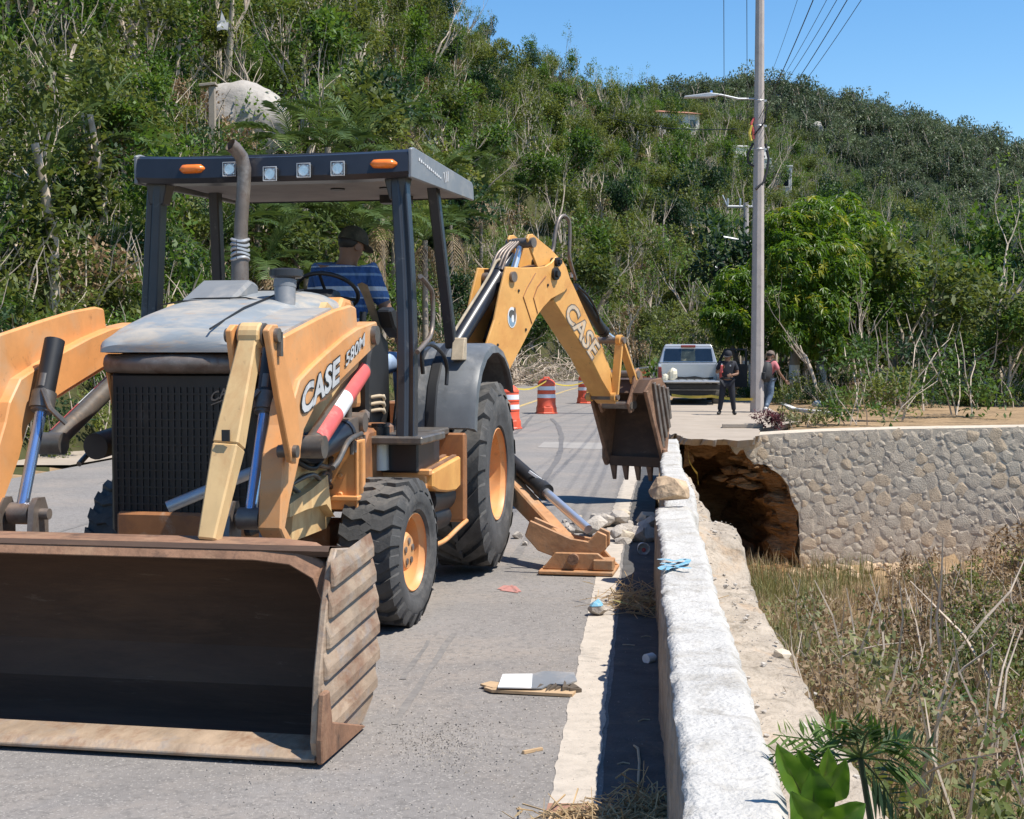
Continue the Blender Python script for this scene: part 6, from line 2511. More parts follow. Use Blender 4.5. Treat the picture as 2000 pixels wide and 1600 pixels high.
# --- stabiliser legs
for sg in (1, -1):
    st = bpy.data.objects.new('stabiliser', None)
    COL.objects.link(st)
    st.parent = bh
    A, Fo = Vector((-1.15, sg * .72, .74)), Vector((-.05, sg * 1.56, .20))
    if sg < 0:
        Fo = Vector((-.45, -1.62, .20))
    mb = MB()
    beam(mb, A, Fo, .12, .20, (0, 0, 1), .12, .13)
    mb.build('leg_beam', M['paint_dusty'], st, bevel=.012)
    mb = MB()
    C = Vector((-1.1, sg * .80, .86))
    E = Fo + Vector((-.02, sg * .16, .12))
    dd = (E - C).normalized()
    mb.cyl(C, C + dd * ((E - C).length * .55), .062, n=18)
    mb.cyl(C + dd * ((E - C).length * .52), C + dd * ((E - C).length * .575), .070, n=18)
    sc_ = mb.build('stabiliser_cylinder', M['black'], st, smooth=40)
    mb = MB()
    mb.cyl(C + dd * ((E - C).length * .55), E, .036, n=16)
    mb.build('rod', M['chrome'], sc_, smooth=40)
    mb = MB()   # white smear left of a worn label
    q = C + dd * ((E - C).length * .45)
    mb.box(q + Vector((.045, sg * .03, .045)), (.02, .16, .02), Matrix.Rotation(-.6 * sg, 3, 'X'))
    mb.build('worn_label', M['white'], sc_)
    # foot
    fx, fy = Fo.x + .02, Fo.y + sg * .10
    mb = MB()
    mb.box((fx, fy, .025), (.44, .56, .03))
    mb.prism([(sg * -.26 + fy, .04), (sg * .28 + fy, .04), (sg * .27 + fy, .085), (sg * .16 + fy, .17), (sg * -.16 + fy, .17)], lambda p, q, t: (t, p, q), fx + .14, fx + .165)
    mb.prism([(sg * -.26 + fy, .04), (sg * .28 + fy, .04), (sg * .16 + fy, .17), (sg * -.16 + fy, .17)], lambda p, q, t: (t, p, q), fx - .165, fx - .14)
    mb.box((fx + .11, fy + sg * .20, .085), (.16, .15, .08))
    mb.build('foot_plate', M['paint_dusty'], st, bevel=.008)
    mb = MB()
    mb.cyl((fx + .15, fy - sg * .02, .125), (fx + .215, fy - sg * .02, .125), .042, n=14)
    mb.cyl((fx - .2, fy - sg * .02, .125), (fx + .15, fy - sg * .02, .125), .03, n=14)
    mb.build('foot_pin', M['rust'], st, smooth=35)
    mb = MB()
    yy = lambda p: fy + sg * p
    pl_ = [(yy(-.40), .28), (yy(-.36), .40), (yy(-.05), .27), (yy(.08), .25), (yy(.15), .33), (yy(.22), .30), (yy(.22), .20), (yy(.12), .10), (yy(-.10), .10), (yy(-.30), .17)]
    for a, b in ((.09, .115), (-.115, -.09)):
        mb.prism(pl_, lambda p, q, t: (t, p, q), fx + a, fx + b)
    mb.build('leg_knuckle', M['paint_dusty'], st, bevel=.008)
# ------------------------------------------------------------------ people
def stripes_mat(name, cols, axis_scale, off=0.0):
    m = bpy.data.materials.new(name)
    m.use_nodes = True
    nt = m.node_tree
    b = nt.nodes['Principled BSDF']
    tc = _n(nt, 'ShaderNodeTexCoord')
    sp = _n(nt, 'ShaderNodeSeparateXYZ')
    nt.links.new(tc.outputs['Object'], sp.inputs[0])
    ma = _n(nt, 'ShaderNodeMath', operation='MULTIPLY_ADD')
    nt.links.new(sp.outputs[2], ma.inputs[0])
    ma.inputs[1].default_value = axis_scale
    ma.inputs[2].default_value = off
    fr = _n(nt, 'ShaderNodeMath', operation='FRACT')
    nt.links.new(ma.outputs[0], fr.inputs[0])
    r = _n(nt, 'ShaderNodeValToRGB')
    r.color_ramp.interpolation = 'CONSTANT'
    e = r.color_ramp.elements
    e[0].position, e[0].color = 0, (*cols[0][1], 1)
    e[1].position, e[1].color = cols[1][0], (*cols[1][1], 1)
    for p, c in cols[2:]:
        q = e.new(p)
        q.color = (*c, 1)
    nt.links.new(fr.outputs[0], r.inputs[0])
    nt.links.new(r.outputs[0], b.inputs['Base Color'])
    b.inputs['Roughness'].default_value = 0.85
    no = _n(nt, 'ShaderNodeTexNoise')
    no.inputs['Scale'].default_value = 9
    bp_ = _n(nt, 'ShaderNodeBump')
    bp_.inputs['Strength'].default_value = .9
    bp_.inputs['Distance'].default_value = .05
    nt.links.new(no.outputs[0], bp_.inputs['Height'])
    nt.links.new(bp_.outputs[0], b.inputs['Normal'])
    return m


def chain(pts_r, V, E, Rr, start=None):
    prev = start
    for p, r in pts_r:
        V.append(Vector(p))
        Rr.append(r)
        if prev is not None:
            E.append((prev, len(V) - 1))
        prev = len(V) - 1
    return prev


def person(J, label, parent_loc, rz, shirt, pants, shoes, sleeve='short', extra=None):
    """J: joints in the person's own frame (x right-hand side, y forward, z up)"""
    e = empty('person', parent_loc, rz, label, 'person')
    g = {k: Vector(v) for k, v in J.items()}
    V, E, Rr = [], [], []
    i_p = chain([(g['pelvis'], .125)], V, E, Rr)
    i_c = chain([(g['pelvis'].lerp(g['chest'], .5), .115), (g['chest'], .135)], V, E, Rr, i_p)
    i_n = chain([(g['neck'], .056)], V, E, Rr, i_c)
    up = (g['head'] - g['neck']).normalized()
    chain([(g['head'] - up * .03, .082), (g['head'] + up * .05, .094), (g['head'] + up * .115, .062)], V, E, Rr, i_n)
    for s in 'lr':
        chain([(g['sh' + s], .062), (g['el' + s], .042), (g['wr' + s], .029)], V, E, Rr, i_c)
        chain([(g['hip' + s], .095), (g['kn' + s], .062), (g['an' + s], .042)], V, E, Rr, i_p)
    link_mesh('body', skin_mesh(V, E, Rr, 2, 0), M['skin'], e)
    f = Vector(J.get('face', (0, 1, 0))).normalized()
    sd = f.cross(Vector((0, 0, 1))).normalized()
    hc = g['head'] + up * .01
    mb = MB()
    mb.hexa([hc + f * .085 + sd * .014 - up * .012, hc + f * .085 - sd * .014 - up * .012, hc + f * .085 + up * .03], [hc + f * .118 + sd * .006 - up * .010, hc + f * .118 - sd * .006 - up * .010, hc + f * .095 + up * .026])
    for s in (1, -1):
        mb.cyl(hc + sd * (s * .082) - f * .012, hc + sd * (s * .098) - f * .018, .026, .022, 10)
    mb.build('nose_and_ears', M['skin'], e, smooth=60)
    mb = MB()
    for s in (1, -1):
        mb.cyl(hc + f * .080 + sd * (s * .034) + up * .03, hc + f * .092 + sd * (s * .034) + up * .03, .010, .006, 8)
    mb.box(hc + f * .092 - up * .045, (.05, .012, .008), Matrix.Rotation(atan2(f.y, f.x) - pi / 2, 3, 'Z'))
    mb.build('eyes_and_mouth', M['hair'], e)
    # hair: a shell on the back and sides of the head
    V, E, Rr = [], [], []
    chain([(g['head'] - f * .034 - up * .02, .074), (g['head'] - f * .026 + up * .05, .095), (g['head'] - f * .012 + up * .115, .066)], V, E, Rr)
    link_mesh('hair', skin_mesh(V, E, Rr, 2), M['hair'], e)
    # shirt
    V, E, Rr = [], [], []
    a = chain([(g['pelvis'] + Vector((0, 0, -.02)), .146)], V, E, Rr)
    c = chain([(g['pelvis'].lerp(g['chest'], .5), .136), (g['chest'], .153)], V, E, Rr, a)
    chain([(g['chest'].lerp(g['neck'], .6), .098), (g['chest'].lerp(g['neck'], 1.0), .068)], V, E, Rr, c)
    for s in 'lr':
        if sleeve == 'short':
            chain([(g['sh' + s], .080), (g['sh' + s].lerp(g['el' + s], .75), .064)], V, E, Rr, c)
        else:
            chain([(g['sh' + s], .078), (g['el' + s], .056), (g['wr' + s].lerp(g['el' + s], .1), .042)], V, E, Rr, c)
    link_mesh('shirt', skin_mesh(V, E, Rr, 2), shirt, e)
    V, E, Rr = [], [], []
    a = chain([(g['pelvis'] + Vector((0, 0, .0)), .142)], V, E, Rr)
    for s in 'lr':
        chain([(g['hip' + s], .112), (g['hip' + s].lerp(g['kn' + s], .5), .092), (g['kn' + s], .077), (g['kn' + s].lerp(g['an' + s], .5), .068), (g['an' + s] + Vector((0, 0, .0)), .060)], V, E, Rr, a)
    link_mesh('trousers', skin_mesh(V, E, Rr, 2), pants, e)
    for s in 'lr':
        an = g['an' + s]
        t = Vector(J.get('toe' + s, (an.x + f.x * .16, an.y + f.y * .16, an.z - .05)))
        V, E, Rr = [], [], []
        hd = (an - t)
        hd.z = 0
        chain([(an + Vector((0, 0, .03)), .050), (an - Vector((0, 0, .05)) + hd.normalized() * .03, .046), (an.lerp(t, .55) - Vector((0, 0, .03)), .046), (t, .034)], V, E, Rr)
        link_mesh('shoe', skin_mesh(V, E, Rr, 2), shoes, e)
        # hand with five fingers
        w, el = g['wr' + s], g['el' + s]
        d = (w - el).normalized()
        if 'hd' + s in J:
            d = Vector(J['hd' + s]).normalized()
        pn = Vector(J.get('pn' + s, d.cross(Vector((0, 0, 1))) if abs(d.z) < .9 else Vector((1, 0, 0)))).normalized()
        q = d.cross(pn).normalized()
        V, E, Rr = [], [], []
        r0 = chain([(w, .026), (w + d * .05, (.036))], V, E, Rr)
        for k, (o, L) in enumerate(((-.030, .066), (-.010, .078), (.010, .072), (.029, .056))):
            b = w + d * .085 + q * o
            chain([(b, .010), (b + d * L * .5 + pn * .012, .0092), (b + d * L * .85 + pn * .036, .0075)], V, E, Rr, r0)
        chain([(w + d * .045 - q * .040, .012), (w + d * .085 - q * .052 + pn * .012, .0095)], V, E, Rr, r0)
        link_mesh('hand', skin_mesh(V, E, Rr, 2), M['skin'], e)
    return e, g, f, up


def cap(e, g, f, up, m, bill=True):
    h = g['head'] + up * .045
    sd = f.cross(up).normalized()
    fw = up.cross(sd).normalized()
    mb = MB()
    rows = []
    for k in range(8):
        a = (pi / 2) * k / 7
        rr, zz = .108 * cos(a) ** .75 if k < 7 else .006, .115 * sin(a)
        rows.append([h + sd * (rr * .92 * cos(t)) + fw * (rr * 1.06 * sin(t)) + up * (zz + .006) for t in [2 * pi * i / 20 for i in range(20)]])
    mb.loft(rows)
    c = mb.build('cap', m, e, smooth=60)
    if bill:
        mb = MB()
        top = [h + sd * (.082 * cos(t)) + fw * (.075 + .105 * sin(t)) + up * (.012 - .018 * sin(t)) for t in [pi * i / 10 for i in range(11)]]
        mb.hexa([p - up * .006 for p in top], top)
        mb.build('cap_bill', m, c, smooth=60)
    return c


# operator, sitting turned to the boom, back to the camera (built in the machine's own directions)
shirt_blue = stripes_mat('blue_striped_shirt', [(0, (.035, .095, .26)), (.34, (.19, .29, .46)), (.42, (.035, .095, .26)), (.62, (.50, .56, .66)), (.66, (.10, .19, .40)), (.86, (.62, .63, .68))], 4.6, .30)
hv, hw = mu(683, 484, 1.02)
cv = hv - .05
OP = dict(pelvis=(cv - .02, 0, 1.60), chest=(cv, .02, 2.09), neck=(hv - .02, .01, hw - .105), head=(hv, .03, hw - .01),
          shl=(cv - .185, .02, 2.215), shr=(cv + .185, .02, 2.215), ell=(cv - .26, .14, 1.93), wrl=(cv - .18, .40, 1.86), elr=(cv + .325, .05, 1.89), wrr=(cv + .30, .30, 1.77),
          hipl=(cv - .11, .05, 1.55), hipr=(cv + .11, .05, 1.55), knl=(cv - .20, .46, 1.56), anl=(cv - .20, .52, 1.25), knr=(cv + .30, .44, 1.60), anr=(cv + .32, .40, 1.25),
          face=(.55, .8, 0), toel=(cv - .20, .70, 1.18), toer=(cv + .34, .24, 1.18))
# own frame: x = v (machine left), y = -u (towards the boom)
rz = atan2(LFT.y, LFT.x)
op_base = ORG + FWD * 1.02
e, g, f, up = person(OP, 'operator sitting with his back turned in a blue striped shirt and camouflage cap', op_base, rz, shirt_blue, M['jeans'], M['leather'])
cap(e, g, f, up, M['camo'])

# rag hanging over the dashboard
rag = empty('rag', ORG, bh.rotation_euler.z, 'beige rag hanging down beside the black dashboard', 'rag')
mb = MB()
pts = [mv(*p, .44) for p in ((712, 556), (722, 580), (731, 605), (739, 628), (744, 655), (746, 700))]
rows = []
for k, (u, w) in enumerate(pts):
    wd = (.035, .03, .03, .028, .03, .016)[k]
    rows.append([(u + .05, .44 - wd, w), (u + .06, .44, w + .012), (u + .05, .44 + wd, w - .006), (u + .035, .44 + wd * .8, w - .01), (u + .035, .44 - wd * .8, w)])
mb.loft(rows)
mb.build('cloth', M['ragcloth'], rag, smooth=60)

# police officer by the pole
ob = Vector((5.42, 34.8, .10))
OF = dict(pelvis=(0, 0, .86), chest=(.0, .0, 1.18), neck=(0, 0, 1.37), head=(-.01, .03, 1.46), shl=(-.18, 0, 1.29), shr=(.18, 0, 1.29),
          ell=(-.26, .0, 1.03), wrl=(-.10, .20, 1.0), elr=(.27, .0, 1.05), wrr=(.14, .20, 1.17), hipl=(-.09, 0, .80), hipr=(.09, 0, .80), knl=(-.13, .03, .45), anl=(-.17, 0, .10), knr=(.14, .03, .45), anr=(.19, .0, .10),
          face=(.35, .95, -.1), toel=(-.21, .17, .045), toer=(.24, .17, .045))
e, g, f, up = person(OF, 'police officer in black uniform and black cap standing with legs apart behind the pickup truck', ob, pi - .12, M['navy'], M['navy'], M['leather'], 'short')
cap(e, g, f, up, M['navy'])
mb = MB()
mb.tube([(0.155 * cos(a), .13 * sin(a), .92) for a in [2 * pi * i / 20 for i in range(21)]], .022, 6, caps=False)
mb.box((.16, .03, .84), (.05, .10, .16))
mb.build('duty_belt', M['leather'], e)
mb = MB()
mb.box((-.07, .148, 1.24), (.035, .012, .04))
mb.build('badge', M['alu'], e)
thermos = empty('red_bottle', (0, 0, 0), 0, 'small red bottle held at the chest of the police officer', 'bottle')
w_ = Matrix.Rotation(pi - .12, 3, 'Z') @ g['wrr'] + ob
mb = MB()
mb.cyl((0, 0, -.10), (0, 0, .06), .034, n=12)
mb.cyl((0, 0, .06), (0, 0, .09), .034, .016, n=12)
mb.build('bottle_body', M['red'], thermos, smooth=40)
mb = MB()
mb.cyl((0, 0, .09), (0, 0, .115), .016, n=10)
mb.build('bottle_cap', M['white'], thermos, smooth=40)
thermos.location = w_ + Vector((-.02, -.07, .0))

# man with a backpack walking away
pb = Vector((6.72, 36.3, .10))
PE = dict(pelvis=(0, 0, .85), chest=(.0, .05, 1.18), neck=(0, .07, 1.36), head=(.0, .11, 1.46), shl=(-.18, .06, 1.28), shr=(.18, .06, 1.28),
          ell=(-.22, .10, 1.04), wrl=(-.18, .16, .82), elr=(.28, .10, 1.03), wrr=(.36, .26, .84), hipl=(-.09, 0, .80), hipr=(.09, 0, .80), knl=(-.10, .14, .45), anl=(-.10, .06, .11), knr=(.10, -.02, .45), anr=(.10, -.24, .13),
          face=(.1, 1, -.05), toel=(-.10, .24, .05), toer=(.10, -.08, .06))
prz = -.75
e, g, f, up = person(PE, 'man in pink shirt and jeans walking away behind the concrete pole with a backpack', pb, prz, M['pinkshirt'], M['jeans_dark'], M['white'])
cap(e, g, f, up, M['cap_grey'])
bpk = empty('backpack', pb, prz, 'black backpack worn by the man in the pink shirt', 'backpack')
mb = MB()
rows = []
for z, wd, d0 in ((.80, .10, .14), (.84, .155, .20), (.98, .17, .235), (1.14, .165, .22), (1.26, .14, .17), (1.33, .08, .10)):
    y0 = -.07 + .05 * (z - .8)
    rows.append([(-wd, y0, z), (-wd, y0 - d0 * .7, z), (-wd * .7, y0 - d0, z), (wd * .7, y0 - d0, z), (wd, y0 - d0 * .7, z), (wd, y0, z)])
mb.loft(rows)
mb.build('bag_body', M['bag'], bpk, smooth=50)
mb = MB()
mb.prism([(-.13, .86), (.13, .86), (.12, 1.06), (-.12, 1.06)], lambda p, q, t: (p, t, q), -.33, -.28)
mb.build('front_pocket', M['bag'], bpk, bevel=.02)
for s in (1, -1):
    mb = MB()
    mb.tube([(s * .10, -.10, 1.30), (s * .13, .05, 1.385), (s * .14, .20, 1.30), (s * .15, .20, 1.12), (s * .14, .02, .98), (s * .13, -.08, .92)], .018, 6)
    mb.build('strap', M['bag'], bpk, smooth=50)
mb = MB()
mb.tube([(-.03, -.13, 1.31), (0, -.13, 1.36), (.03, -.13, 1.31)], .010, 6)
mb.build('carry_loop', M['bag'], bpk)
wl = Matrix.Rotation(prz, 3, 'Z') @ g['wrl'] + pb
pbag = empty('plastic_bag', wl + Vector((0, 0, -.07)), 0, 'white plastic bag carried by the man in the pink shirt', 'plastic bag')
mb = MB()
rows = []
rr_ = random.Random(4)
for z, r in ((-.36, .04), (-.34, .11), (-.24, .14), (-.14, .12), (-.06, .05), (.02, .018)):
    rows.append([(r * cos(a) * rr_.uniform(.8, 1.2), r * .7 * sin(a) * rr_.uniform(.8, 1.2), z + rr_.uniform(-.01, .01)) for a in [2 * pi * i / 12 for i in range(12)]])
mb.loft(rows)
mb.build('bag_body', M['plasticbag'], pbag, smooth=50)
# ------------------------------------------------------------------ pickup truck
tr = empty('pickup_truck', (5.36, 41.6, .0), R(-5.5), 'silver pickup truck parked on the pavement slab with its right door open', 'pickup truck')
W = .96


def yz(p, q, t):
    return (t, p, q)


mb = MB()
for s in (1, -1):   # bed sides
    side = [(0, .60), (0, 1.28), (.10, 1.33), (1.97, 1.33), (1.97, .55), (1.55, .55), (1.50, .75), (1.35, .92), (1.1, .98), (.85, .92), (.70, .75), (.65, .55), (.2, .55)]
    mb.prism(side, yz, s * (W - .10), s * W)
mb.box((0, 1.0, .78), (1.75, 1.95, .06))
mb.box((0, 1.93, 1.06), (1.75, .05, .54))
mb.build('bed', M['silver'], tr, bevel=.02)
mb = MB()
cabp = [(2.02, .52), (2.02, 1.34), (2.10, 1.86), (2.25, 1.93), (3.3, 1.93), (3.55, 1.86), (4.25, 1.36), (5.5, 1.24), (5.62, 1.15), (5.62, .55)]
rows = []
for s, k in ((-W, 0), (-W + .14, 1), (W - .14, 1), (W, 0)):
    pass
mb.prism([(2.04, .52), (2.04, 1.34), (4.25, 1.36), (5.5, 1.24), (5.62, 1.15), (5.62, .55)], yz, -W + .03, W - .03)
b0 = [(-W + .05, 2.02, 1.34), (W - .05, 2.02, 1.34), (W - .05, 4.2, 1.36), (-W + .05, 4.2, 1.36)]
t0 = [(-W + .20, 2.16, 1.86), (W - .20, 2.16, 1.86), (W - .20, 3.5, 1.86), (-W + .20, 3.5, 1.86)]
mb.hexa([Vector(p) for p in b0], [Vector(p) for p in t0])
mb.hexa([Vector(p) for p in t0], [Vector((p[0] * .93, p[1] + (.06 if p[1] < 3 else -.1), 1.935)) for p in t0])
mb.build('cab', M['silver'], tr, bevel=.03, segs=2)


def pane(x0, x1, z0, z1, name, m):
    f = lambda x, z: (x * (1 - .10 * (z - 1.38) / .5), 2.02 + .12 * (z - 1.34) / .54 - .012, z)
    mb = MB()
    mb.hexa([Vector(f(x0, z0)), Vector(f(x1, z0)), Vector(f(x1, z1)), Vector(f(x0, z1))], [Vector(f(x0, z0)) + Vector((0, .008, 0)), Vector(f(x1, z0)) + Vector((0, .008, 0)), Vector(f(x1, z1)) + Vector((0, .008, 0)), Vector(f(x0, z1)) + Vector((0, .008, 0))])
    return mb.build(name, m, tr)


pane(-.78, -.235, 1.40, 1.79, 'rear_window', M['glass'])
pane(.235, .78, 1.40, 1.79, 'rear_window', M['glass'])
pane(-.23, .23, 1.40, 1.79, 'rear_window', mat('sliding_pane', (.05, .06, .05), .08, var=.5, scale=6, dirt=(.36, .33, .22), damt=.36, dscale=5))
mb = MB()
mb.box((0, 2.10, 1.865), (.46, .06, .075))
mb.build('brake_light', M['taillight'], tr, bevel=.015)
mb = MB()
mb.box((0, -.26, .80), (1.70, .54, .055))
tg = mb.build('lowered_tailgate', M['silver'], tr, bevel=.015)
mb = MB()
mb.box((0, -.26, .831), (1.45, .36, .006))
mb.build('tailgate_liner', M['alu'], tg)
for k in range(7):
    mb = MB()
    mb.box((-.72 + .24 * k, 1.0, .825), (.10, 1.85, .02))
    mb.build('bed_rib', M['silver'], tr, bevel=.005)
mb = MB()
mb.prism([(-.78, .84), (.78, .84), (.78, .90), (.5, .88), (.2, .93), (-.1, .90), (-.45, .92), (-.78, .90)], lambda p, q, t: (p, t, q), 1.80, 1.88)
mb.build('bed_debris', M['leather'], tr)
for s in (1, -1):
    mb = MB()
    mb.tube([(s * .86, .02, 1.12), (s * .85, -.24, .98), (s * .84, -.48, .85)], .010, 5)
    mb.build('tailgate_strap', M['black'], tg)
for s in (1, -1):
    mb = MB()
    mb.box((s * (W - .055), -.015, 1.06), (.10, .06, .34))
    mb.build('tail_light', M['taillight'], tr, bevel=.012)
mb = MB()
mb.box((0, -.14, .65), (1.86, .18, .17))
bump = mb.build('rear_bumper', M['black'], tr, bevel=.02)
mb = MB()
mb.box((0, -.14, .55), (1.7, .05, .02))
mb.build('bumper_step', M['alu'], bump, bevel=.006)
mb = MB()
mb.box((0, 2.6, .48), (1.5, 5.2, .16))
mb.cyl((-.75, 1.1, .42), (.75, 1.1, .42), .07, n=12)
mb.build('underbody', M['black'], tr)
for (x, y) in ((-W + .13, 1.1), (W - .13, 1.1), (-W + .13, 4.6), (W - .13, 4.6)):
    s = 1 if x > 0 else -1
    pl = lambda r, a, t, x=x, y=y, s=s: (x + s * t, y + r * cos(a), .385 + r * sin(a))
    mb = MB()
    mb.lathe([(.22, -.11), (.36, -.125), (.385, -.10), (.385, .10), (.36, .125), (.22, .11)], pl, 28)
    t_ = mb.build('wheel', M['rubber'], tr, smooth=40)
    mb = MB()
    mb.lathe([(.225, .10), (.20, .06), (.08, .07), (.001, .07)], pl, 20)
    mb.build('rim', M['alu'], t_, smooth=40)
mb = MB()   # open right-hand door
dz = [(0, .55), (0, 1.34), (.22, 1.80), (.98, 1.80), (1.04, 1.34), (1.04, .55)]
mb.prism([(0, .55), (0, 1.30), (1.04, 1.30), (1.04, .55)], lambda p, q, t: (W + .02 + p * .93, 3.75 - p * .38 + t, q), 0, .07)
fr = [(0, 1.30), (.10, 1.30), (.33, 1.74), (.95, 1.74), (.95, 1.30), (1.04, 1.30), (1.03, 1.80), (.26, 1.80)]
mb.prism(fr, lambda p, q, t: (W + .02 + p * .93, 3.75 - p * .38 + t, q), 0.01, .06)
dr = mb.build('open_door', M['black'], tr, bevel=.01)
mb = MB()
mb.box((W + .95, 3.62, 1.32), (.20, .08, .16))
mb.build('mirror', M['silver'], dr, bevel=.02)
sk = empty('sack', (4.68, 41.40, .835), 0, 'crumpled cream sack lying on the left of the lowered tailgate', 'sack')
mb = MB()
rr_ = random.Random(9)
for (cx, cz, w_, h_) in ((.12, .17, .15, .20), (-.10, .07, .12, .12)):
    rows = []
    for k in range(7):
        a = -pi / 2 + pi * k / 6
        rows.append([(cx + max(.01, w_ * cos(a)) * cos(t) * rr_.uniform(.7, 1.25), .02 + .12 * max(.05, cos(a)) * sin(t), cz + h_ * sin(a) + rr_.uniform(-.012, .012) + .25 * (max(.01, w_ * cos(a)) * cos(t))) for t in [2 * pi * i / 9 for i in range(9)]])
    mb.loft(rows)
mb.build('sack_body', M['cream'], sk, smooth=20)

# ------------------------------------------------------------------ traffic drums and tape
def drum_meshes():
    P = lambda r, a, t: (r * cos(a), r * sin(a), t)

    def lathe(prof, n=28):
        mb = MB()
        mb.lathe(prof, P, n)
        return mb
    out = {}
    mb = lathe([(.235, .20), (.262, .20), (.262, .22), (.254, .235), (.250, .395), (.260, .40), (.260, .415), (.248, .42), (.244, .60), (.254, .605), (.254, .62), (.241, .625), (.237, .80), (.246, .805), (.244, .825), (.215, .87), (.14, .94), (.11, .945), (.001, .95)])
    out['body'] = (mb.mesh('body', 40), 'drum')
    for k, (z0, z1, r) in enumerate(((.43, .53, .2505), (.64, .745, .2430), (.735, .79, .2265))):
        if k == 2:
            continue
        mb = lathe([(r, z0), (r + .003, z0), (r + .001, z1), (r - .004, z1)])
        out['band%d' % k] = (mb.mesh('band', 40), 'band')
    mb = MB()
    oc = lambda r, z: [(r * cos(a), r * sin(a), z) for a in [pi / 8 + 2 * pi * i / 8 for i in range(8)]]
    mb.loft([oc(.315, 0), oc(.315, .03), oc(.292, .035), oc(.285, .17), oc(.266, .205)])
    out['base'] = (mb.mesh('base', None, .006), 'drum')
    mb = MB()
    mb.box((0, 0, .985), (.17, .055, .03))
    mb.box((-.07, 0, .955), (.03, .05, .06))
    mb.box((.07, 0, .955), (.03, .05, .06))
    out['handle'] = (mb.mesh('handle', None, .01), 'drum')
    for nm, (me, mm) in out.items():
        me.materials.append(M[mm])
    return out


DM = drum_meshes()
for (p, rz_, lab) in (((-.09, 30.1), .35, 'orange traffic drum with white bands half hidden behind the big rear tyre'), ((.94, 37.75), .15, 'orange traffic drum with white bands standing alone in mid road'), ((2.42, 45.4), .5, 'farthest orange traffic drum, beside the excavator dipper')):
    d = empty('traffic_drum', (p[0], p[1], .005), rz_, lab, 'traffic drum', 'traffic drums across the road')
    for nm, (me, mm) in DM.items():
        o = bpy.data.objects.new(''.join(c for c in nm if c.isalpha()), me)
        COL.objects.link(o)
        o.parent = d


def tape(pts, label, w=.04):
    mb = MB()
    P = []
    for a, b in zip(pts, pts[1:]):
        a, b = Vector(a), Vector(b)
        for k in range(8):
            t = k / 8
            P.append(a.lerp(b, t) - Vector((0, 0, .14 * sin(pi * t) * min(1, (b - a).length / 6))))
    P.append(Vector(pts[-1]))
    rows = []
    for k, p in enumerate(P):
        tw = .5 * sin(k * .7)
        up_ = Vector((0, sin(tw), cos(tw))) * w / 2
        rows.append([p - up_, p + up_, p + up_ + Vector((0, .002, 0)), p - up_ + Vector((0, .002, 0))])
    mb.loft(rows)
    return tag(mb.build('caution_tape', M['tape'], fix=False), label, 'caution tape')


tape([(-.09, 30.1 - .0, .93), (.94, 37.5, .90)], 'yellow caution tape strung between the two nearer traffic drums')
tape([(.94, 37.7, .90), (2.42, 45.1, .74), at_depth(1218, 764, 46)], 'yellow caution tape running from the middle drum past the farthest drum')
tape([at_depth(1312, 772, 38.5), at_depth(1390, 774, 37.2), at_depth(1470, 780, 36.0)], 'yellow caution tape tied to the concrete pole behind the truck', .075)
tape([at_depth(1343, 868, 26.3), at_depth(1346, 900, 25.6), at_depth(1362, 925, 24.6), at_depth(1364, 946, 23.8)], 'loose yellow tape dangling down into the washed out hole', .05)

# ------------------------------------------------------------------ concrete pole with lamp and cables
pole = empty('utility_pole', (6.42, 36.2, 0), 0, 'tall tapering concrete utility pole with a street lamp arm', 'utility pole')


def oct_(r, z, n=8):
    return [(r * cos(a), r * sin(a), z) for a in [pi / n + 2 * pi * i / n for i in range(n)]]


mb = MB()
mb.loft([oct_(.185, 0), oct_(.108, 12.2)])
mb.build('shaft', M['pole'], pole, bevel=.01)
mb = MB()
za = at_depth(1470, 192, 36.2).z
mb.tube([(-.10, 0, za - .02), (-.55, -.02, za - .02), (-1.0, -.03, za + .08), (-1.25, -.03, za + .08)], .028, 8)
arm_ = mb.build('lamp_arm', M['alu'], pole, smooth=50)
mb = MB()
mb.prism([(-1.05, .035), (-1.3, .065), (-1.95, -.02), (-1.98, -.06), (-1.30, -.05), (-1.06, -.01)], lambda p, q, t: (p, t, q + za + .06), -.13, .09)
lh = mb.build('lamp_head', M['alu'], arm_, bevel=.015)
mb = MB()
mb.cyl((-1.25, -.02, za + .12), (-1.25, -.02, za + .19), .035, n=10)
mb.build('photocell', M['blue_rod'], arm_)
for z in (8.2, 7.55, 6.95):
    mb = MB()
    mb.tube([((.165 - .006 * z) * 1.05 * cos(a), (.165 - .006 * z) * 1.05 * sin(a), z) for a in [2 * pi * i / 16 for i in range(17)]], .018, 5)
    mb.box((.16, 0, z), (.08, .04, .05))
    mb.build('clamp_band', M['alu'], pole)
mb = MB()
mb.tube([(-.14, -.05, 7.75), (-.22, -.08, 7.6), (-.16, -.08, 7.4), (-.15, -.08, 7.2)], .03, 6)
mb.build('red_ribbon', M['red'], pole, smooth=50)
mb = MB()
mb.tube([(-.20, -.08, 7.55), (-.27, -.1, 7.35), (-.22, -.1, 7.15)], .035, 6)
mb.build('yellow_ribbon', M['tape'], pole, smooth=50)
mb = MB()
mb.tube([(.18, .05, 7.1), (.26, .02, 6.7), (.20, -.05, 6.35), (.12, -.1, 6.1), (-.1, -.14, 5.9)], .035, 6)
mb.tube([(-.16, -.05, 7.1), (-.30, -.05, 6.8), (-.28, -.02, 6.6), (-.14, -.05, 6.5)], .03, 6)
mb.tube([(-.15, -.1, 7.3), (.1, -.16, 7.6), (.2, -.1, 8.1)], .02, 6)
mb.build('cable_coils', M['wire'], pole, smooth=50)


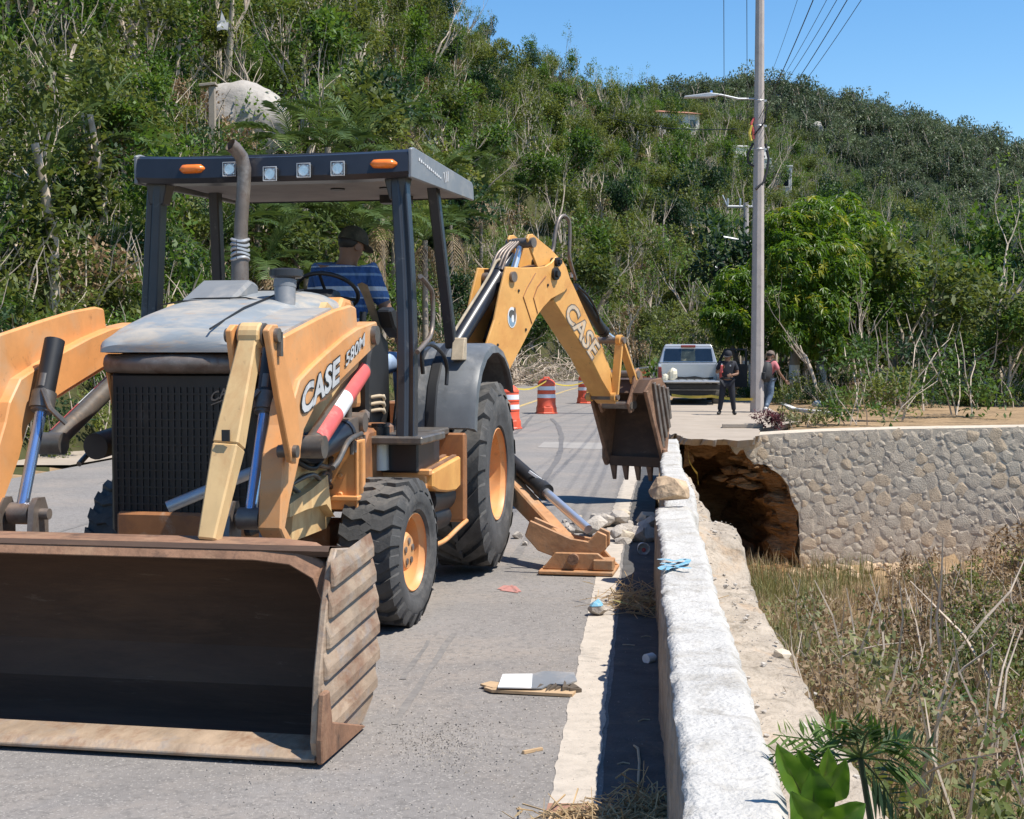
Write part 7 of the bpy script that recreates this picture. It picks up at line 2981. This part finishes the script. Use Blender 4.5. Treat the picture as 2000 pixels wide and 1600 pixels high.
def cable(a, b, sag, r, label):
    a, b = Vector(a), Vector(b)
    mb = MB()
    mb.tube([a.lerp(b, k / 24) - Vector((0, 0, sag * 4 * (k / 24) * (1 - k / 24))) for k in range(25)], r, 6)
    return tag(mb.build('overhead_cable', M['wire'], smooth=60), label, 'cable', 'overhead cables')


pz = lambda px, py: at_depth(px, py, 36.2)
for i, ((x0, y0), (x1, y1), Y1, r, lab) in enumerate((
        ((1482, 232), (1572, 0), 24, .009, 'thickest overhead cable, leaving the concrete pole steeply to the upper right'),
        ((1486, 190), (1545, 0), 25, .004, 'thin overhead cable nearest to the concrete pole'),
        ((1492, 205), (1594, 0), 24.5, .005, 'thin overhead cable to the right of the thickest cable'),
        ((1495, 215), (1612, 0), 24.5, .006, 'middle overhead cable of the fan at the upper right'),
        ((1497, 240), (1620, 20), 24.5, .008, 'heavy lower overhead cable of the fan at the upper right'),
        ((1499, 250), (1640, 25), 24.5, .006, 'lowest overhead cable of the fan at the upper right'))):
    A = pz(x0, y0)
    B = at_depth(x1, y1, Y1)
    B2 = A + (B - A) * 2.2
    cable(A, B2, .35, r, lab)
fpole = empty('utility_pole', at_depth(1455, 735, 66).xy.to_3d(), 0, 'distant thin pole with cross arms left of the concrete pole', 'utility pole')
hz = at_depth(1455, 396, 66).z
mb = MB()
mb.loft([oct_(.20, 0), oct_(.12, hz)])
mb.build('shaft', M['pole'], fpole)
for (x0, y0, x1, y1) in ((1421, 404, 1470, 404), (1409, 463, 1470, 474)):
    mb = MB()
    a, b = at_depth(x0, y0, 66) - fpole.location, at_depth(x1, y1, 66) - fpole.location
    mb.tube([a, b], .065, 6)
    if y0 == 404:
        for t in (0, .5, 1):
            q = a.lerp(b, t)
            mb.cyl(q, q + Vector((0, 0, .4)), .05, n=6)
        mb.tube([a, a + Vector((-.25, 0, .55))], .04, 5)
    mb.build('cross_arm', M['alu'], fpole)
mb = MB()
a, b = at_depth(1395, 523, 66) - fpole.location, at_depth(1450, 530, 66) - fpole.location
mb.tube([a, a.lerp(b, .4), b], [.09, .06, .04], 6)
mb.build('lamp_arm', M['alu'], fpole)
for x, lab in ((1413, 'thin vertical looking overhead cable left of the pole'), (1458, 'thin overhead cable just left of the concrete pole')):
    A = at_depth(x + 3, 402, 66)
    B = at_depth(x, -200, 22)
    cable(A, B, .8, .007, lab)
A, B = at_depth(1185, 228, 90), at_depth(1440, 252, 60)
cable(A, B, .3, .02, 'pale sagging cable crossing the hillside')

# ------------------------------------------------------------------ hillside landmarks
def boulder(px, py, wpx, hpx, label, seed, rmin=15, Y=None, sq=.8):
    p = hill_hit(px, py, rmin) if Y is None else at_depth(px, py, Y)
    w_, h_ = wpx / 2700 * p.y, hpx / 2700 * p.y
    bm = bmesh.new()
    bmesh.ops.create_icosphere(bm, subdivisions=4, radius=1)
    for v in bm.verts:
        n = v.co.normalized()
        k = 1 + .18 * noise.noise(n * 1.3 + Vector((seed, 0, 0))) + .05 * noise.noise(n * 4 + Vector((0, seed, 0)))
        v.co = Vector((n.x * w_ / 2 * k, n.y * w_ * .4 * k, n.z * h_ / 2 * k))
    me = bpy.data.meshes.new('boulder')
    bm.to_mesh(me)
    bm.free()
    me.polygons.foreach_set('use_smooth', [True] * len(me.polygons))
    o = link_mesh('granite_boulder', me, M['granite'])
    o.location = p
    return tag(o, label, 'boulder')


boulder(468, 238, 185, 165, 'huge pale granite boulder on the slope above the left of the canopy', 2, Y=52)
boulder(1525, 218, 24, 26, 'small pale boulder in the wood right of the concrete pole', 5)
boulder(1596, 255, 24, 26, 'pale boulder farther right on the far slope', 7)
boulder(1425, 238, 18, 12, 'low grey boulder on the slope under the street lamp', 9)
post = empty('concrete_post', at_depth(415, 262, 46), 0, 'square concrete post with a flat slab on top in front of the granite boulder', 'post')
pz0 = post.location.z - ground_z(post.location.x, post.location.y)
mb = MB()
mb.box((0, 0, .75 - pz0 / 2), (.20, .20, 1.6 + pz0))
mb.build('shaft', M['concrete'], post, bevel=.01)
mb = MB()
mb.box((-.12, 0, 1.60), (.55, .40, .09), Matrix.Rotation(-.1, 3, 'Y'))
mb.build('slab_cap', M['concrete'], post, bevel=.01)
sheet = empty('plastic_sheet', at_depth(440, 55, 58), 0, 'white plastic sheet caught in the bleached tree', 'plastic sheet')
mb = MB()
rr_ = random.Random(3)
vs = [(x * .17 - .34, rr_.uniform(-.05, .05), (z - 1) * .13 + .08 * sin(x)) for z in range(4) for x in range(5)]
mb.add(vs, [(z * 5 + x, z * 5 + x + 1, z * 5 + x + 6, z * 5 + x + 5) for z in range(3) for x in range(4)])
mb.add([(-.2, 0, .3), (.02, .02, .3), (-.16, 0, .75)], [(0, 1, 2)])
mb.build('sheet', M['plasticbag'], sheet, smooth=40, fix=False)


def house(px, py, Y, w, d, h, rz_, label, roof=False):
    p = hill_hit(px, py, 70)
    k_ = p.y / Y
    w, d, h = w * k_, d * k_, h * k_
    e = empty('house', p, rz_, label, 'house')
    mb = MB()
    mb.box((0, 0, h / 2 - 1.2), (w, d, h + 2.4))
    wl_ = mb.build('walls', M['house'], e, bevel=.03)
    for k in range(3):
        mb = MB()
        mb.box((-w / 2 + w * (k + .5) / 3, -d / 2 - .01, h * .55), (w * .16, .08, h * .38))
        f_ = mb.build('window', M['glass'], e)
        mb = MB()
        for s in (-1, 1):
            mb.box((-w / 2 + w * (k + .5) / 3 + s * w * .088, -d / 2 - .03, h * .55), (w * .02, .1, h * .42))
        mb.box((-w / 2 + w * (k + .5) / 3, -d / 2 - .04, h * .345), (w * .2, .14, h * .04))
        mb.build('window_frame', M['house'], f_)
    mb = MB()
    if roof:
        mb.hexa([Vector(q) for q in ((-w * .56, -d * .6, h), (w * .56, -d * .6, h), (w * .56, d * .6, h), (-w * .56, d * .6, h))], [Vector(q) for q in ((-w * .45, -.05, h + .9), (w * .45, -.05, h + .9), (w * .45, .05, h + .9), (-w * .45, .05, h + .9))])
    else:
        mb.box((0, 0, h + .12), (w * 1.06, d * 1.06, .24))
    mb.build('roof', M['roof'] if roof else M['house'], e, bevel=.03)
    return e


house(1447, 352, 128, 3.4, 4, 2.6, .3, 'white house half hidden by trees left of the concrete pole')
house(1472, 372, 120, 2.0, 3, 2.4, .2, 'small white hut directly behind the concrete pole')
house(1512, 392, 122, 3.0, 4, 2.6, -.2, 'white house above the mango tree right of the concrete pole')
house(1312, 272, 150, 4.6, 4, 2.4, .3, 'pale house with clay roof high on the slope', True)

# orange barrier and dry brush at the far road edge
ob_ = empty('plastic_barrier', at_depth(1250, 742, 62).xy.to_3d(), .1, 'faded orange plastic barrier at the far road edge beside the pickup truck', 'barrier')
mb = MB()
for k in range(4):
    mb.box((0, 0, .18 + .2 * k), (.95, .03, .10))
for k in range(5):
    mb.box((-.4 + .2 * k, .02, .45), (.05, .03, .9))
mb.build('mesh_panel', M['orange_net'], ob_, bevel=.006)
mb = MB()
mb.box((.62, .05, .55), (.09, .09, 1.15), Matrix.Rotation(.12, 3, 'Y'))
mb.box((.2, .05, 1.0), (.9, .06, .06), Matrix.Rotation(-.12, 3, 'Y'))
mb.build('barrier_post', M['house'], ob_, bevel=.006)


def brush(name, loc, n, L, spread, h, m, label, cat, seed, r=.006, flat=.5, leafm=None):
    rn = random.Random(seed)
    e = empty(name, loc, 0, label, cat)
    mb = MB()
    for k in range(n):
        c = Vector((rn.gauss(0, spread[0]), rn.gauss(0, spread[1]), abs(rn.gauss(0, h))))
        d = rvec(rn)
        d.z *= flat
        d.normalize()
        s = rvec(rn) * L * .12
        l = L * rn.uniform(.5, 1.2)
        a, b = c - d * l / 2, c + d * l / 2
        a.z, b.z = max(.004, a.z), max(.004, b.z)
        mb.tube([a, c + s * .6 + Vector((0, 0, .01)), b], [r, r * .8, r * .4], 4, caps=False)
    mb.build('stems', m, e, fix=False)['kind'] = 'stuff'
    if leafm:
        lb = MB()
        lb.use_tint = True
        for k in range(n // 2):
            p = Vector((rn.gauss(0, spread[0]), rn.gauss(0, spread[1]), abs(rn.gauss(0, h)) + .01))
            d = rvec(rn)
            d.z *= .4
            leaf(lb, p, d, L * rn.uniform(.3, .7), L * .06, rn.random(), rn)
        lb.build('dry_leaflets', LF['straw'], e, fix=False)
    return e


for i, (px, py, Y, lab) in enumerate(((1050, 738, 76, 'pile of dry cut branches at the far road edge above the middle drum'), (1110, 736, 82, 'pile of dry brush beside the excavator dipper'), (1000, 745, 70, 'low heap of dry branches behind the nearest drum'))):
    p = at_depth(px, py, Y)
    brush('brush_pile', (p.x, p.y, .05), 130, 1.6, (1.0, .7), .75, M['palebark'], lab, 'brush pile', 40 + i, .025, .7)

# ------------------------------------------------------------------ rubble and litter by the parapet
rk = random.Random(77)
o = link_mesh('tan_boulder', hull_rock(None, (.34, .30, .23), 5, 60, .30), M['tanrock'])
o.location = on_level(1310, 975, .62) + Vector((0, .10, .055))
tag(o, 'tan angular rock perched on the broken end of the white parapet', 'rock')
slots = []
for i in range(34):
    px = rk.uniform(1052, 1275)
    py = rk.uniform(1018, 1062) + (12 if px < 1090 else 0)
    s = rk.choice((.07, .09, .11, .14, .17, .21)) * (1.15 if px > 1150 else .85)
    slots.append((px, py, s))
slots += [(1262, 1022, .24), (1225, 1045, .26), (1180, 1030, .24), (1135, 1040, .22), (1075, 1030, .15), (1012, 1052, .12), (1025, 1066, .08), (1250, 1058, .2), (1215, 1062, .16)]
for i, (px, py, s) in enumerate(slots):
    p = on_level(px, py)
    me = hull_rock(None, (s * rk.uniform(.9, 1.3), s * rk.uniform(.8, 1.1), s * rk.uniform(.65, .95)), 1000 + i, 24, .35)
    o = link_mesh('rubble_block', me, M['rubble'] if rk.random() < .8 else M['stone3'])
    zm = min(v.co.z for v in me.vertices)
    o.location = (p.x, p.y, -zm - .008)
    o.rotation_euler = (0, 0, rk.uniform(0, 6))
    tag(o, 'pale broken cement block in the rubble row beside the stabiliser foot', 'rubble', 'rubble broken from the parapet')
bl_ = empty('painted_rock', on_level(1168, 1204) + Vector((0, .03, 0)), .2, 'small white cement lump with blue paint on top lying on the edge line', 'rock')
me = hull_rock(None, (.14, .12, .11), 31, 30, .3)
zm = min(v.co.z for v in me.vertices)
me.transform(Matrix.Translation((0, 0, -zm)))
link_mesh('lump', me, M['rubble'], bl_)
zt_ = max(v.co.z for v in me.vertices)
bm = bmesh.new()
bm.from_mesh(me)
bmesh.ops.bisect_plane(bm, geom=bm.verts[:] + bm.edges[:] + bm.faces[:], plane_co=(0, 0, zt_ * .66), plane_no=(.1, .05, -1), clear_outer=True)
for v in bm.verts:
    v.co += Vector((v.co.x * .02, v.co.y * .02, .002))
me2 = bpy.data.meshes.new('paint')
bm.to_mesh(me2)
bm.free()
link_mesh('paint_patch', me2, M['blue_paint'], bl_)

# torn board lying on the road
bd = empty('torn_board', on_level(1045, 1352), R(3), 'torn white and grey board with brown backing lying on the asphalt', 'board')


def slab_px(parts_px, z0, z1, warp=.0):
    lo_, hi_ = [], []
    for (x, y) in parts_px:
        p = on_level(x, y) - Vector(bd.location)
        p = Matrix.Rotation(-R(3), 3, 'Z') @ p
        wz = warp * noise.noise((p.x * 6, p.y * 6, 1))
        lo_.append(Vector((p.x, p.y, z0 + wz)))
        hi_.append(Vector((p.x, p.y, z1 + wz)))
    return lo_, hi_


for nm, pts, z0, z1, mm in (('backing', [(945, 1350), (960, 1356), (1118, 1363), (1128, 1352), (1120, 1343), (975, 1340)], .004, .018, 'card'), ('torn_backing', [(938, 1345), (958, 1338), (985, 1341), (978, 1350), (962, 1352), (950, 1348)], .012, .022, 'card'),
                            ('white_face', [(972, 1357), (982, 1331), (1040, 1328), (1038, 1357)], .028, .034, 'white'), ('grey_face', [(1038, 1357), (1040, 1328), (1062, 1323), (1121, 1328), (1127, 1341), (1105, 1350), (1075, 1347), (1058, 1356)], .026, .033, 'grey_paint')):
    mb = MB()
    mb.hexa(*slab_px(pts, z0, z1, .012))
    mb.build(nm, M[mm], bd)
mb = MB()
for k in range(7):
    x_ = 1050 + 11 * k + rk.uniform(-5, 5)
    lo2, hi2 = slab_px([(x_, 1357 + rk.uniform(-1, 3)), (x_ + rk.uniform(10, 24), 1351 + rk.uniform(-5, 3)), (x_ + rk.uniform(4, 12), 1346 + rk.uniform(-4, 4))], .006, .026, .02)
    mb.hexa(lo2, [q + Vector((0, 0, rk.uniform(-.004, .016))) for q in hi2])
mb.build('torn_edge', M['darkbark'], bd)
st_ = empty('wood_chip', on_level(1040, 1469), R(-52), 'short tan stick lying on the asphalt near the edge line', 'stick')
mb = MB()
mb.hexa([Vector(q) for q in ((-.009, -.055, 0), (.009, -.05, 0), (.011, .05, 0), (-.008, .055, 0))], [Vector(q) for q in ((-.007, -.05, .014), (.007, -.05, .016), (.009, .05, .013), (-.006, .05, .012))])
mb.build('chip', M['card'], st_, bevel=.002)
cp = empty('plastic_cup', on_level(1256, 1083, .0), 0, 'dirty white plastic cup with a red mark in the gutter shade', 'cup')
mb = MB()
A_ = Vector((0, -.07, .055))
mb.lathe([(.048, 0), (.052, .002), (.040, .11), (.001, .112)], lambda r, a, t: (r * cos(a), -.05 + t, .052 + r * sin(a)), 20)
mb.lathe([(.046, .001), (.038, .105), (.001, .107)], lambda r, a, t: (r * cos(a), -.05 + t, .052 + r * sin(a)), 20)
mb.build('cup_body', M['white'], cp, smooth=40, fix=False)
mb = MB()
mb.lathe([(.001, .06), (.018, .0605)], lambda r, a, t: (r * cos(a) + .006, -.05 + t, .036 + r * sin(a)), 12)
mb.build('red_mark', M['red'], cp, fix=False)
bt = empty('bottle_cap_piece', on_level(1268, 1296), .4, 'small white plastic container lying at the foot of the parapet', 'container')
mb = MB()
mb.cyl((-.02, 0, .026), (.03, .02, .026), .026, n=14)
mb.cyl((.03, .02, .026), (.045, .026, .026), .016, n=12)
mb.build('container_body', M['plasticbag'], bt, smooth=40)
tw = empty('twig', on_level(1246, 1470), 0, 'curved pale twig lying in the shaded gutter', 'twig')
mb = MB()
mb.tube([on_level(x, y, .012) - Vector(tw.location) for x, y in ((1238, 1456), (1246, 1462), (1249, 1490), (1246, 1540))], [.004, .006, .006, .005], 6)
mb.build('stem', M['ragcloth'], tw, smooth=50)
for i, (px, py, L_) in enumerate(((1228, 1262, .07), (1258, 1410, .06), (1218, 1495, .05), (1262, 1246, .06))):
    t_ = empty('twig', on_level(px, py), rk.uniform(0, 3), ('pale straw bit in the shaded gutter beside the dry grass', 'dry pod lying in the shaded gutter', 'short straw bit near the lower end of the gutter', 'thin straw lying against the parapet foot')[i], 'straw')
    mb = MB()
    mb.tube([(-L_ / 2, 0, .006), (0, .008, .01), (L_ / 2, 0, .006)], .0035, 5)
    mb.build('stem', M['ragcloth'], t_)
p = on_level(1245, 1185)
brush('dry_grass_clump', (p.x, p.y, .0), 150, .30, (.11, .20), .05, M['straw'], 'clump of dry brown grass in the gutter behind the blue painted lump', 'dry grass', 51, .0032, .5, True)
p = on_level(1185, 1618)
brush('dry_palm_litter', (p.x - .03, p.y, .0), 240, .20, (.10, .06), .022, M['straw'], 'heap of dry straw and palm litter at the near end of the gutter', 'dry litter', 52, .0035, .35, True)
p = on_level(1262, 1590)
brush('dry_palm_litter', (p.x, p.y, .0), 130, .20, (.06, .10), .025, M['straw'], 'dark dry litter lying in the shade against the parapet foot', 'dry litter', 53, .0035, .4, True)
rp = empty('cardboard_scrap', on_level(1108, 1588), R(12), 'reddish brown cardboard scrap under the straw heap', 'cardboard')
mb = MB()
mb.hexa([Vector(q) for q in ((-.09, -.04, .012), (.09, -.05, .016), (.10, .03, .012), (-.06, .045, .02))], [Vector(q) for q in ((-.09, -.04, .018), (.09, -.05, .022), (.10, .03, .018), (-.06, .045, .026))])
mb.build('scrap', mat('reddish_card', (.30, .16, .11), .9, var=.2, scale=12), rp)
o = link_mesh('cement_lump', hull_rock(None, (.12, .13, .08), 63, 30, .3), M['stone3'])
o.location = at_depth(1527, 1280, 7.1)
tag(o, 'grey cement lump stuck on the outer edge of the cement ledge', 'rock')
fb = MB()
for i, (x, y) in enumerate(((1395, 905), (1408, 912), (1402, 898))):
    pass
kerb = MB()
for (a, b) in (((1508, 778), (1552, 797)), ((1552, 797), (1640, 806))):
    A, B = on_level(*a, .12), on_level(*b, .12)
    d = (B - A).normalized()
    s = Vector((-d.y, d.x, 0)) * .08
    kerb.hexa([q - Vector((0, 0, .2)) for q in (A - s, B - s, B + s, A + s)], [A - s, B - s, B + s, A + s])
tag(kerb.build('kerb', M['limed'], bevel=.01), 'pale kerb edging the planting right of the pole', kind='structure')
rm = link_mesh('white_rock', hull_rock(None, (.5, .4, .36), 88, 34, .25), M['limed'])
rm.location = on_level(1598, 793, .1)
tag(rm, 'whitewashed stone at the edge of the planting', 'rock')
